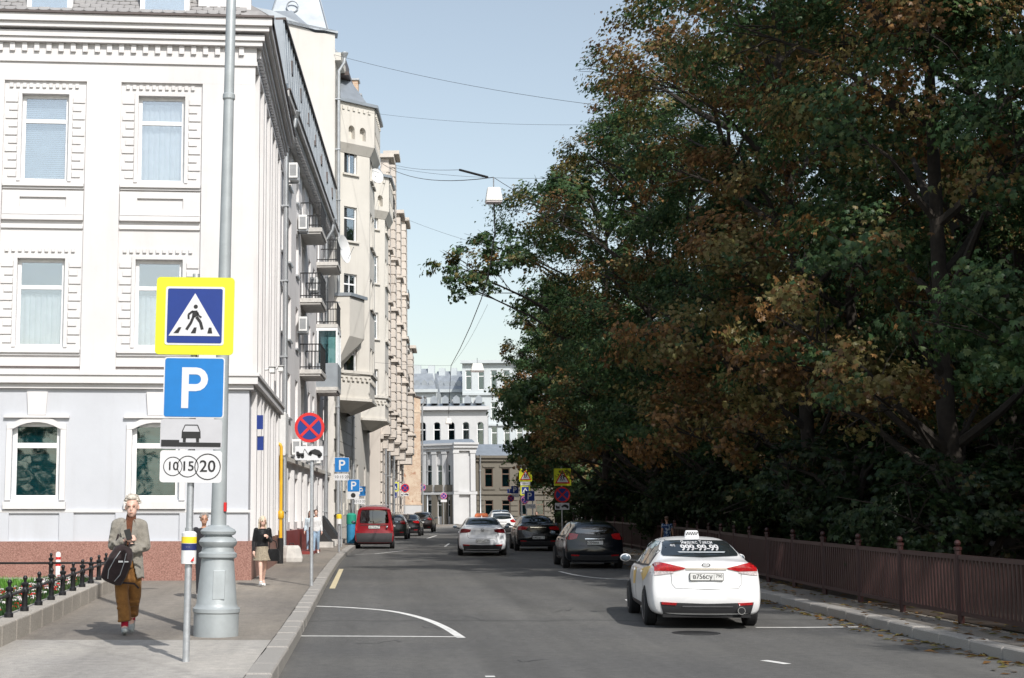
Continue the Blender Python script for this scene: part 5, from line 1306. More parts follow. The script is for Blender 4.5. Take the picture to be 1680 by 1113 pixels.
def s_nostop(root, cx, cz, r, red='sign_red'):
    p = backing(root, circ(cx,cz,r), red); y = Y0-.019
    face(p, 'field', circ(cx,cz,r*.8), 'sign_blue', y)
    c = r*.8*.707; face(p, 'cross', thick([(cx-c,cz-c),(cx+c,cz+c)], r*.18)[0], red, y-.0045); face(p, 'cross', thick([(cx-c,cz+c),(cx+c,cz-c)], r*.18)[0], red, y-.0085); return p
def s_tow(root, cx, cz, w, h):
    p = backing(root, rrect(cx,cz,w,h,h*.08), 'sign_white'); y = Y0-.019; q = lambda x,z: (cx+x*w, cz+z*h)
    P = [[q(*v) for v in [(-.46,-.2),(-.46,.1),(-.38,.12),(-.34,-.0),(-.18,-.0),(-.18,-.2)]], circ(*q(-.37,-.25),h*.13,12), circ(*q(-.24,-.25),h*.13,12)]
    P += thick([q(-.22,0),q(-.16,.3),q(-.02,-.15)], .02*w)
    P += [[q(*v) for v in [(-.04,-.02),(.04,.18),(.2,.3),(.36,.2),(.46,-.02),(.46,-.2),(.3,-.2),(.1,-.05)]], circ(*q(.04,-.06),h*.13,12), circ(*q(.36,-.22),h*.13,12)]
    faces(p, 'tow_symbol', P, 'sign_black', y); return p
def s_nums(root, cx, cz, w, h):
    p = backing(root, rrect(cx,cz,w,h,h*.1), 'sign_white'); y = Y0-.019
    for x, r, t in ((-.29,.24,'10'),(-.05,.27,'15'),(.27,.33,'20')):
        rr = h*r*1.25; ring = []
        mb = MB(); n = 28; mb.ringstrip([[(cx+x*w+q*math.cos(2*PI*k/n), y-(.004 if k_ in (1,2) else 0), cz+q*math.sin(2*PI*k/n)) for k in range(n)] for k_, q in enumerate((rr,rr,rr*.93,rr*.93))], closed=True, cap=False); mb.build('circle', 'sign_black', p, world=False, recalc=False)
        ltext(p, t, rr*1.25, cx+x*w, cz, 'sign_black', y-.005, .002)
    return p
def s_carplate(root, cx, cz, w, h):
    p = backing(root, rrect(cx,cz,w,h,h*.12), 'sign_grey'); y = Y0-.019; q = lambda x,z: (cx+x*w, cz+z*h)
    face(p, 'kerb_symbol', [q(*v) for v in [(-.48,-.42),(.48,-.42),(.48,-.28),(-.19,-.28),(-.19,-.2),(-.48,-.2)]], 'sign_black', y)
    P = [[q(*v) for v in [(-.15,.08),(.15,.08),(.155,-.14),(-.155,-.14)]], [q(*v) for v in [(-.13,-.13),(-.08,-.13),(-.085,-.27),(-.13,-.27)]], [q(*v) for v in [(.08,-.13),(.13,-.13),(.13,-.27),(.085,-.27)]]]
    P += thick([q(-.145,.08),q(-.1,.3),q(.1,.3),q(.145,.08)], .014*w); faces(p, 'car_symbol', P, 'sign_black', y); return p
def s_children(root, cx, cz, w, lines=True):
    p = backing(root, rrect(cx,cz,w,w,w*.04), 'sign_yellow'); y = Y0-.019
    face(p, 'border', tri(cx,cz+w*.02,w*.9,w*.8), 'sign_red', y); face(p, 'field', tri(cx,cz-w*.01,w*.66,w*.58), 'sign_white', y-.0045)
    q = lambda x,z: (cx+x*w, cz+z*w); P = []
    for ox in (-.08,.07):
        P += [circ(*q(ox,.08),.04*w,10)] + thick([q(ox,.05),q(ox-.01,-.08)], .06*w) + thick([q(ox,-.06),q(ox+.07,-.2)], .03*w) + thick([q(ox,-.06),q(ox-.06,-.2)], .03*w) + thick([q(ox-.07,-.02),q(ox+.07,.03)], .025*w)
    faces(p, 'figures', P, 'sign_black', y-.009); return p
def s_plate(root, cx, cz, w, h, t=None):
    p = backing(root, rrect(cx,cz,w,h,h*.1), 'sign_white')
    if t: ltext(p, t, h*.6, cx, cz, 'sign_black', Y0-.02, .0)
    return p
def signpost(label, base, top, r=.035, lean=0.0, rz=0.0, cat='road sign'):
    o = thing('signpost', label, cat, tuple(base)); o.rotation_euler = (0, lean, rz)
    mb = MB(); mb.tube([(0,0,-.03),(0,0,top)], r, 10); mb.build('pole', 'galvanised', o, smooth=40, world=False); return o
def loc(base, px, py):                                 # pixel -> the sign's own x, z at the post's distance
    p = at(px, py, base.y); return p.x-base.x, p.z-base.z
# the near post with four signs
bs = G(305,1086,.155); lean = .012
sp = signpost('thin grey post with pedestrian crossing, P and parking price signs', bs, at(322,450,bs.y).z-bs.z, .04, lean)
k = F_PX/bs.y*1.0
def near(px, py): x, z = loc(bs, px, py); return x - math.tan(lean)*z, z
w = 128/k*1.005
s_ped(sp, *near(321,520), w); s_P(sp, *near(319.5,637), 100/k); s_carplate(sp, *near(315,713), 101/k, 49/k); s_nums(sp, *near(314.5,766), 101/k, 52/k)
zc = near(312,900)[1]; mb = MB(); mb.lathe([(.085,zc-.17),(.085,zc+.17),(.06,zc+.19)], 14); sl = mb.build('sleeve', 'plastic_white', sp, smooth=40, world=False)
for nm, z0, z1, m_ in (('band', zc+.06, zc+.13, 'warning_yellow'), ('band', zc-.02, zc+.055, 'navy')):
    mb = MB(); mb.lathe([(.0865,z0),(.0865,z1)], 14); mb.build(nm, m_, sl, smooth=40, world=False)
faces(sl, 'arrow_mark', [[(.03,zc-.14),(.07,zc-.14),(.07,zc-.09)]], 'sign_red', -.087); ltext(sl, '- - -', .03, 0, zc+.02, 'sign_white', -.089)
mb = MB(); mb.tube([(0,0,zc+.19),(0,0,zc+.23)], .05, 10); mb.build('clamp', 'zinc', sp, world=False)
# no stopping with tow plate
bs = G(511,961,.155); sp = signpost('no stopping sign with tow truck plate on a pole at the kerb', bs, at(508,675,bs.y).z-bs.z, .04)
k = F_PX/bs.y
s_nostop(sp, *loc(bs,508,702), 24.5/k); s_tow(sp, *loc(bs,507.5,744), 46/k, 23/k)
bs = Vector((at(560,800,60).x,60,gz(60)+.15)); k = F_PX/60; sp = signpost('blue parking sign with price plate beyond the no stopping sign', bs, at(560,750,60).z-bs.z)
s_P(sp, *loc(bs,561,763), 24/k); s_plate(sp, *loc(bs,560.5,783), 24/k, 11/k, '10·15·20')
bs = Vector((at(579,800,70).x,70,gz(70)+.15)); k = F_PX/70; sp = signpost('blue parking sign with a round-marked plate just behind the red van', bs, at(579,785,70).z-bs.z)
s_P(sp, *loc(bs,580,797), 20/k); p_ = s_plate(sp, *loc(bs,579.5,813), 19/k, 12/k); face(p_, 'dial', circ(*loc(bs,579.5,813),4/k,12), 'sign_black', Y0-.019)
bs = Vector((at(591,800,76).x,76,gz(76)+.15)); k = F_PX/76; sp = signpost('blue parking sign half hidden behind another parking sign', bs, at(591,790,76).z-bs.z)
s_P(sp, *loc(bs,592,806), 16/k); s_plate(sp, *loc(bs,590,823), 17/k, 9/k, '10·15·20')
bs = Vector((at(646,800,108).x,108,gz(108)+.15)); k = F_PX/108; sp = signpost('yellow pedestrian crossing sign over a small blue sign by the brick house', bs, at(646,790,108).z-bs.z)
s_ped(sp, *loc(bs,646.5,799), 15/k); s_P(sp, *loc(bs,646.5,812.5), 9/k, 'R', 'sign_blue')
bs = Vector((at(664,800,122).x,122,gz(122)+.15)); k = F_PX/122; sp = signpost('no stopping sign with small plate before the brick gable', bs, at(664,790,122).z-bs.z)
s_nostop(sp, *loc(bs,664.5,801), 7/k); s_tow(sp, *loc(bs,664,811.5), 13/k, 5/k)
bs = Vector((at(692,800,150).x,150,gz(150)+.15)); k = F_PX/150; sp = signpost('faded no stopping sign at the corner of the mansion', bs, at(692,790,150).z-bs.z); s_nostop(sp, *loc(bs,692,800), 6.5/k, 'sign_pink')
bs = Vector((at(727.5,800,171).x,171,gz(160)+.15)); k = F_PX/171; sp = signpost('faded no stopping sign with plate in front of the white mansion', bs, at(728,806,171).z-bs.z); s_nostop(sp, *loc(bs,728,814), 5.2/k, 'sign_pink'); s_plate(sp, *loc(bs,728,822), 10/k, 4/k)
# right-hand group
bs = Vector((at(862,800,76).x,76,gz(76)+.15)); bs.x = max(bs.x, 8.9+.35); bs.y = bs.x*F_PX/262.0; bs.z = gz(bs.y)+.15; k = F_PX/bs.y
sp = signpost('tall post with yellow warning sign, white plate and pedestrian sign at the right kerb', bs, at(862,768,bs.y).z-bs.z)
s_children(sp, *loc(bs,862,780), 21/k); s_plate(sp, *loc(bs,861.5,793.5), 16/k, 6/k, '100 m'); s_ped(sp, *loc(bs,861.5,805), 16/k); s_nostop(sp, *loc(bs,861,820), 6.5/k, 'sign_pink')
bs = Vector((9.3,9.3*F_PX/268,0)); bs.x += 0.02; bs.z = gz(bs.y)+.15; bs.y -= 1.0; k = F_PX/bs.y
sp = signpost('blue parking sign with price plate overlapping the yellow signs', bs, at(868,805,bs.y).z-bs.z); s_P(sp, *loc(bs,868.5,814), 16.5/k, 'P', 'sign_blue'); s_plate(sp, *loc(bs,870,831), 17/k, 7/k, '10·15·20')
bs = Vector((0,104,gz(104)+.15)); bs.x = at(842,800,104).x+.6; k = F_PX/104
sp = signpost('blue parking signs and a no stopping sign crowded on one post in the shade', bs, at(845,797,104).z-bs.z, cat='road sign'); s_P(sp, *loc(bs,844.5,804), 12.5/k, 'P', 'sign_blue'); s_plate(sp, *loc(bs,845,813.5), 12/k, 5/k); s_P(sp, *loc(bs,835.5,806), 7/k, '!', 'sign_blue'); s_nostop(sp, *loc(bs,838,818), 5.5/k)
bs = Vector((0,65.0,gz(65)+.15)); bs.x = at(922,830,65).x; k = F_PX/65
sp = signpost('yellow children warning sign above a no stopping sign under the trees', bs, at(922,766,65).z-bs.z); s_children(sp, *loc(bs,922.5,783), 28/k); s_nostop(sp, *loc(bs,922,812), 13/k); s_tow(sp, *loc(bs,922,831), 23/k, 11/k)
# ------------------------------------------------------------------ big lamp post
lb = G(354,1046,.155); lb.y += .3; lb.x = at(354,1046,lb.y).x
lp = thing('lamp_post', 'large grey cast iron lamp post with a moulded base on the pavement', 'lamp post', tuple(lb)); lp.rotation_euler = (0,.012,0)
def lz(py): return at(354,py,lb.y).z-lb.z
mb = MB(); mb.lathe([(.0,-.03),(.305,-.03),(.305,lz(1006)),(.32,lz(1004)),(.32,lz(998)),(.29,lz(995)),(.275,lz(990)),(.225,lz(921)),(.22,lz(917))], 28); bs_ = mb.build('base', 'lamp_paint', lp, smooth=35, world=False)
mb = MB(); mb.hexa([(-.03,-.276,lz(982)),(.13,-.262,lz(982)),(.13,-.2,lz(982)),(-.03,-.2,lz(982))],[(-.03,-.244,lz(935)),(.13,-.228,lz(935)),(.13,-.18,lz(935)),(-.03,-.18,lz(935))]); h_ = mb.build('hatch', 'lamp_paint', bs_, bevel=.006, world=False)
mb = MB(); mb.lathe([(.22,lz(917)),(.26,lz(914)),(.26,lz(908)),(.225,lz(905)),(.215,lz(898)),(.25,lz(894)),(.262,lz(889)),(.24,lz(884)),(.2,lz(881)),(.185,lz(879)),(.235,lz(876)),(.245,lz(872)),(.22,lz(868)),(.165,lz(865)),(.15,lz(864)),(.14,lz(862))], 28); mb.build('collar', 'lamp_paint', lp, smooth=35, world=False)
ztop = 10.2
mb = MB(); mb.lathe([(.108,lz(864)),(.1,2.2),(.072,7.6),(.066,ztop),(.03,ztop+.05)], 20); mb.build('pole', 'lamp_paint', lp, smooth=40, world=False)
mb = MB(); mb.lathe([(.076,7.45),(.088,7.47),(.088,7.53),(.073,7.55)], 20); mb.build('ring', 'lamp_paint', lp, world=False)
for s_ in (-1,1):
    mb = MB(); mb.tube([(0,0,ztop-.3),(s_*.5,0,ztop+.25),(s_*1.3,0,ztop+.4)], .035, 8); a_ = mb.build('arm', 'lamp_paint', lp, world=False)
    mb = MB(); mb.ell((s_*1.5,0,ztop+.36), (.36,.14,.1), 14, 8); mb.build('lantern', 'lamp_paint', a_, smooth=True, world=False)
mb = MB(); z_ = lz(833); mb.box(.075,.11,-.09,.0,z_-.05,z_+.07); mb.build('label_plate', 'sign_red', lp, world=False)
# ------------------------------------------------------------------ small street furniture
bb = G(556,905,.155); o = thing('parking_pillar', 'slim white parking pillar with a yellow cap on the pavement before the red van', 'pillar', tuple(bb)); zt = at(556,846,bb.y).z-bb.z
mb = MB(); mb.tube([(0,0,-.03),(0,0,zt-.3)], .045, 10); mb.build('pole', 'galvanised', o, world=False); mb = MB(); mb.lathe([(.1,zt-.32),(.1,zt-.12),(.07,zt-.1)], 12); mb.build('sleeve', 'plastic_white', o, world=False); mb = MB(); mb.lathe([(.105,zt-.12),(.105,zt+.02),(.06,zt+.05)], 12); mb.build('cap', 'warning_yellow', o, world=False)
bb = Vector((at(95,935,32.3).x,32.3,gz(32)+.15)); o = thing('bollard', 'thin white bollard with red bands behind the flower bed', 'bollard', tuple(bb)); zt = at(95,908,32.3).z-bb.z
mb = MB(); mb.lathe([(.055,-.02),(.055,zt),(.03,zt+.03)], 12); mb.build('tube', 'plastic_white', o, smooth=40, world=False)
for z in (zt-.14,zt-.28): mb = MB(); mb.lathe([(.057,z),(.057,z+.06)], 12); mb.build('band', 'sign_red', o, world=False)
bb = G(478,922,.155); o = thing('concrete_block', 'pale concrete barrier block beside the yellow gas pipe', 'block', tuple(bb)); mb = MB()
mb.ringstrip([[(x*w_,y*w_*.8,z) for x,y in [(math.cos(PI/8+k*PI/4),math.sin(PI/8+k*PI/4)) for k in range(8)]] for w_,z in ((.36,-.02),(.38,.12),(.3,.42),(.24,.5))]); mb.build('body', 'concrete', o, bevel=.03, world=False); mb = MB(); mb.tube([(-.08,0,.48),(-.06,0,.56),(.06,0,.56),(.08,0,.48)], .015, 6); mb.build('lifting_loop', 'iron_black', o, world=False)
bb = Vector((at(580,860,66).x-.1,66,gz(66)+.15)); o = thing('litter_bin', 'green and blue litter bin beside the red van', 'bin', tuple(bb)); mb = MB(); mb.lathe([(.2,0),(.22,.05),(.22,.85),(.17,.9)], 14); mb.build('drum', 'plastic_blue', o, smooth=40, world=False); mb = MB(); mb.lathe([(.23,.88),(.23,1.3),(.12,1.38)], 14); mb.build('hood', 'plastic_green', o, smooth=40, world=False)
for k_, (s_, lab) in enumerate(((13.4,'dark sloping basement canopy at the foot of the balcony house, nearer one'),(19.2,'dark sloping basement canopy at the far foot of the balcony house'))):
    o = thing('basement_canopy', lab, 'canopy', F2(s_,.1,0)); mb = MB(); mb.hexa([F2(s_,.14,.3),F2(s_+1.8,.14,.3),F2(s_+1.8,.95,.0),F2(s_,.95,.0)],[F2(s_,.14,1.35),F2(s_+1.8,.14,1.35),F2(s_+1.8,.95,.22),F2(s_,.95,.22)]); mb.build('hood', 'trim_black', o); mb = MB(); mb.box(s_-.1,s_,.14,1.05,-.1,.3,F2); mb.box(s_+1.8,s_+1.9,.14,1.05,-.1,.3,F2); mb.build('kerb', 'concrete', o)
o = thing('entrance_railing', 'red metal railing by the entrance of the balcony house', 'railing', F2(5.5,.6,0)); mb = MB()
for k_ in range(5): mb.tube([F2(5.5+k_*.7,.75,0),F2(5.5+k_*.7,.75,.95)], .025, 6)
mb.tube([F2(5.5,.75,.95),F2(8.3,.75,.95)], .03, 6); mb.tube([F2(5.5,.75,.5),F2(8.3,.75,.5)], .02, 6); mb.build('bars', 'fence_red', o); mb = MB(); mb.box(5.3,8.5,.13,.9,-.05,.12,F2); mb.build('step', 'red_wall', o)
o = thing('kiosk', 'small kiosk with a white peaked roof under the trees', 'kiosk', (at(968,850,88).x,88,gz(88)+.15)); mb = MB(); mb.box(-.8,.8,-.8,.8,0,1.6); mb.build('booth', 'plastic_grey', o, world=False); mb = MB()
for i in range(4):
    q = [(-1,-1),(1,-1),(1,1),(-1,1)]; mb.poly([(q[i][0],q[i][1],1.6),(q[(i+1)%4][0],q[(i+1)%4][1],1.6),(0,0,2.05)])
mb.build('roof', 'plastic_white', o, world=False); mb = MB(); mb.box(-.6,.6,-.81,-.802,.8,1.4); mb.build('hatch', 'dark_glass', o, world=False)
# ------------------------------------------------------------------ cars
def lerp_list(L, y):
    if y <= L[0][0]: return L[0][1]
    for (a,va),(b,vb) in zip(L, L[1:]):
        if y <= b: return va+(vb-va)*(y-a)/(b-a)
    return L[-1][1]
def car_shell(st, rear):
    """st: stations (y, z_top, w_roof, z_belt, w, z_bottom) from tail to nose; rear: z -> how far the tail is set forward"""
    rings = []
    def ring(y, zt, wr, zb, w, z0, rearshape=False, shrink=1.0):
        h = zb-z0
        half = [(0,z0),(w*.82,z0),(w*.965,z0+.06),(w*1.0,z0+h*.3),(w*1.0,z0+h*.62),(w*.97,zb-.05),(w*.945,zb)]
        half += [(w*.945+(wr-w*.945)*.5, zb+(zt-zb)*.5),(wr+.02, zt-.07 if zt-zb>.2 else zb+(zt-zb)*.75),(wr*.82,zt-.015),(wr*.45,zt+.005),(0,zt+.012)]
        pts = [(x*shrink,z) for x,z in half] + [(-x*shrink,z) for x,z in half[-2:0:-1]]
        zc = (zt+z0)/2
        out = []
        for x, z in pts:
            zz = zc+(z-zc)*shrink if shrink < 1 else z
            yy = y + (lerp_list(rear, zz) + .10*(abs(x)/w)**3 if rearshape else 0)
            out.append((x, yy, zz))
        return out
    s0 = st[0]
    for sh in (.35,.7,.93): rings.append(ring(*s0, True, sh))
    rings.append(ring(s0[0], s0[1], s0[2], s0[3], s0[4], s0[5], True, 1.0))
    for s in st[1:]: rings.append(ring(*s))
    e = st[-1]; rings.append(ring(e[0]+.02, e[1]-.02, e[2]*.9, e[3]-.02, e[4]*.9, e[5]+.03, False, .9)); rings.append(ring(e[0]+.03, e[1], e[2]*.5, e[3], e[4]*.5, e[5], False, .5))
    mb = MB(); mb.ringstrip(rings); me = mb.mesh('tmp')
    o = bpy.data.objects.new('tmp', me); m = o.modifiers.new('s','SUBSURF'); m.levels = 2; m.render_levels = 2
    me2 = evaluated(o); bpy.data.objects.remove(o)
    me2.polygons.foreach_set('use_smooth', [True]*len(me2.polygons)); me2.update()
    bvh = BVHTree.FromPolygons([v.co.copy() for v in me2.vertices], [tuple(p.vertices) for p in me2.polygons])
    return me2, bvh
def on_shell(bvh, u, w, axis, off):
    if axis == 'rear': o, d = Vector((u,-3,w)), Vector((0,1,0))
    elif axis == 'front': o, d = Vector((u,9,w)), Vector((0,-1,0))
    elif axis == 'left': o, d = Vector((-3,u,w)), Vector((1,0,0))
    else: o, d = Vector((3,u,w)), Vector((-1,0,0))
    h = bvh.ray_cast(o, d)
    if h[0] is None: return None
    n = h[1] if h[1].dot(d) < 0 else -h[1]
    return h[0]+n*off
def skin_patch(bvh, top, bot, axis, off=.004, rows=6, sub=3, rnd=0.0, mat='car_glass', name='pane', parent=None, skirt=.02):
    def refine(P):
        out = []
        for a, b in zip(P, P[1:]):
            out += [(a[0]+(b[0]-a[0])*k/sub, a[1]+(b[1]-a[1])*k/sub) for k in range(sub)]
        return out+[P[-1]]
    T, B = refine(top), refine(bot); rings = []; last = None
    for r in range(rows+1):
        t = r/rows; row = []
        ins = 0
        if rnd: ins = rnd*max(0, 1-min(t,1-t)/.22)**2
        n = len(T)
        for k in range(n):
            u = T[k][0]+(B[k][0]-T[k][0])*t; w = T[k][1]+(B[k][1]-T[k][1])*t
            if ins: u0 = (T[0][0]+(B[0][0]-T[0][0])*t + T[-1][0]+(B[-1][0]-T[-1][0])*t)/2; u = u0+(u-u0)*(1-ins)
            p = on_shell(bvh, u, w, axis, off)
            row.append(p)
        good = [p for p in row if p is not None]
        if not good: continue
        row = [p if p is not None else min(good, key=lambda g: abs((g.x if axis in('rear','front') else g.y)-T[i][0])) for i, p in enumerate(row)]
        rings.append(row)
    mb = MB(); mb.ringstrip(rings, closed=False, cap=False)
    inward = {'rear':Vector((0,skirt,0)),'front':Vector((0,-skirt,0)),'left':Vector((skirt,0,0)),'right':Vector((-skirt,0,0))}[axis]
    border = rings[0]+[r[-1] for r in rings[1:]]+rings[-1][-2::-1]+[r[0] for r in rings[-2:0:-1]]
    mb.ringstrip([border,[p+inward for p in border]], closed=True, cap=False)
    return mb.build(name, mat, parent, smooth=40, world=False)
def mir(P): return [(-x,z) for x,z in P]
def wheel(root, x, y, r, w=.2, right=False):
    s = 1 if x > 0 else -1
    mb = MB(); mb.lathe([(r*.62,-w/2),(r*.9,-w/2),(r,-w/2+.03),(r,w/2-.03),(r*.9,w/2),(r*.62,w/2)], 24, (x,y,r), 'x'); t = mb.build('wheel', 'rubber', root, smooth=40, world=False)
    mb = MB(); mb.lathe([(.0,s*(w/2-.012)),(r*.2,s*(w/2-.006)),(r*.58,s*(w/2-.016)),(r*.66,s*(w/2+.002)),(r*.66,s*(w/2-.08))], 20, (x,y,r), 'x'); mb.build('rim', 'rim_metal', t, smooth=30, world=False)
    for k in range(5):
        a = 2*PI*k/5; mb = MB(); c = Vector((x+s*(w/2-.004),y,r)); d = Vector((0,math.cos(a),math.sin(a))); n = Vector((0,-d.z,d.y))
        mb.poly([c+d*r*.22+n*.05,c+d*r*.52+n*.06,c+d*r*.52-n*.06,c+d*r*.22-n*.05]); mb.build('slot', 'car_inside', t, world=False)
REAR = [(.2,.10),(.32,.02),(.5,-.04),(.62,-.04),(.7,.02),(.85,.04),(1.0,.03),(1.2,.06),(1.6,.12)]
KIND = {
 'sedan': dict(L=4.55, st=[(0,1.06,.66,.98,.83,.25),(.14,1.1,.68,1.0,.88,.21),(.42,1.12,.67,.99,.895,.2),(.6,1.155,.655,.985,.895,.2),(1.15,1.42,.57,.97,.895,.2),(1.65,1.455,.575,.96,.89,.19),(2.3,1.46,.585,.95,.89,.19),(2.8,1.41,.59,.94,.89,.19),(3.4,1.07,.66,.93,.885,.19),(3.6,1.02,.68,.92,.88,.19),(4.2,.9,.64,.82,.85,.2),(4.48,.76,.6,.7,.76,.24),(4.55,.66,.5,.62,.62,.28)], rear=REAR, wb=(.98,3.62), r=.315,
   rw=([(-.52,1.395),(0,1.41),(.52,1.395)],[(-.645,1.155),(0,1.135),(.645,1.155)]), side=([(1.0,1.26),(1.5,1.385),(2.4,1.39),(3.1,1.1)],[(.85,1.02),(1.6,1.0),(2.5,.99),(3.25,.98)])),
 'hatch': dict(L=4.3, st=[(0,1.12,.66,1.0,.84,.25),(.1,1.28,.62,1.0,.88,.21),(.3,1.4,.585,1.0,.89,.2),(.7,1.46,.58,.99,.89,.2),(1.4,1.48,.585,.97,.89,.19),(2.1,1.475,.59,.95,.89,.19),(2.6,1.41,.595,.94,.885,.19),(3.25,1.07,.66,.93,.88,.19),(3.95,.92,.64,.82,.84,.2),(4.24,.76,.6,.7,.76,.24),(4.3,.66,.5,.62,.62,.28)], rear=[(.2,.10),(.32,.02),(.5,-.05),(.66,-.04),(.74,.0),(1.0,.03),(1.2,.1),(1.6,.2)], wb=(.8,3.4), r=.32,
   rw=([(-.5,1.385),(0,1.4),(.5,1.385)],[(-.6,1.09),(0,1.05),(.6,1.09)]), side=([(.62,1.26),(1.3,1.4),(2.2,1.4),(2.95,1.1)],[(.6,1.04),(1.4,1.01),(2.3,.99),(3.1,.98)])),
 'suv': dict(L=4.3, st=[(0,1.25,.68,1.08,.84,.32),(.1,1.42,.64,1.08,.89,.28),(.28,1.54,.6,1.08,.905,.27),(.7,1.61,.59,1.07,.905,.27),(1.4,1.63,.6,1.05,.905,.26),(2.1,1.62,.605,1.03,.905,.26),(2.55,1.55,.61,1.02,.9,.26),(3.2,1.18,.68,1.0,.9,.26),(3.95,1.04,.66,.9,.86,.27),(4.24,.86,.62,.78,.78,.3),(4.3,.74,.5,.68,.62,.34)], rear=[(.28,.12),(.42,.02),(.6,-.05),(.74,-.04),(.82,.0),(1.1,.03),(1.3,.1),(1.7,.2)], wb=(.8,3.4), r=.345,
   rw=([(-.52,1.52),(0,1.54),(.52,1.52)],[(-.6,1.2),(0,1.16),(.6,1.2)]), side=([(.6,1.38),(1.3,1.54),(2.2,1.54),(2.95,1.22)],[(.6,1.14),(1.4,1.1),(2.3,1.08),(3.1,1.07)])),
 'van': dict(L=4.05, st=[(0,1.66,.66,1.05,.81,.27),(.06,1.76,.685,1.05,.835,.24),(.2,1.8,.68,1.05,.84,.23),(.8,1.82,.67,1.04,.84,.22),(1.6,1.82,.67,1.03,.84,.22),(2.2,1.79,.66,1.02,.84,.22),(2.6,1.68,.65,1.0,.835,.22),(3.15,1.12,.7,1.0,.83,.22),(3.7,1.0,.68,.9,.81,.24),(3.98,.84,.62,.78,.74,.28),(4.05,.7,.5,.66,.6,.32)], rear=[(.2,.06),(.32,-.02),(.5,-.05),(.62,-.04),(.7,.03),(1.0,.03),(1.3,.05),(1.9,.1)], wb=(.72,3.3), r=.305,
   rw=([(-.56,1.66),(0,1.67),(.56,1.66)],[(-.64,1.1),(0,1.08),(.64,1.1)]), side=([(.4,1.58),(1.3,1.62),(2.2,1.6),(2.8,1.2)],[(.4,1.15),(1.3,1.12),(2.2,1.09),(3.0,1.07)])),
}
SHELL = {k: car_shell(v['st'], v['rear']) for k, v in KIND.items()}
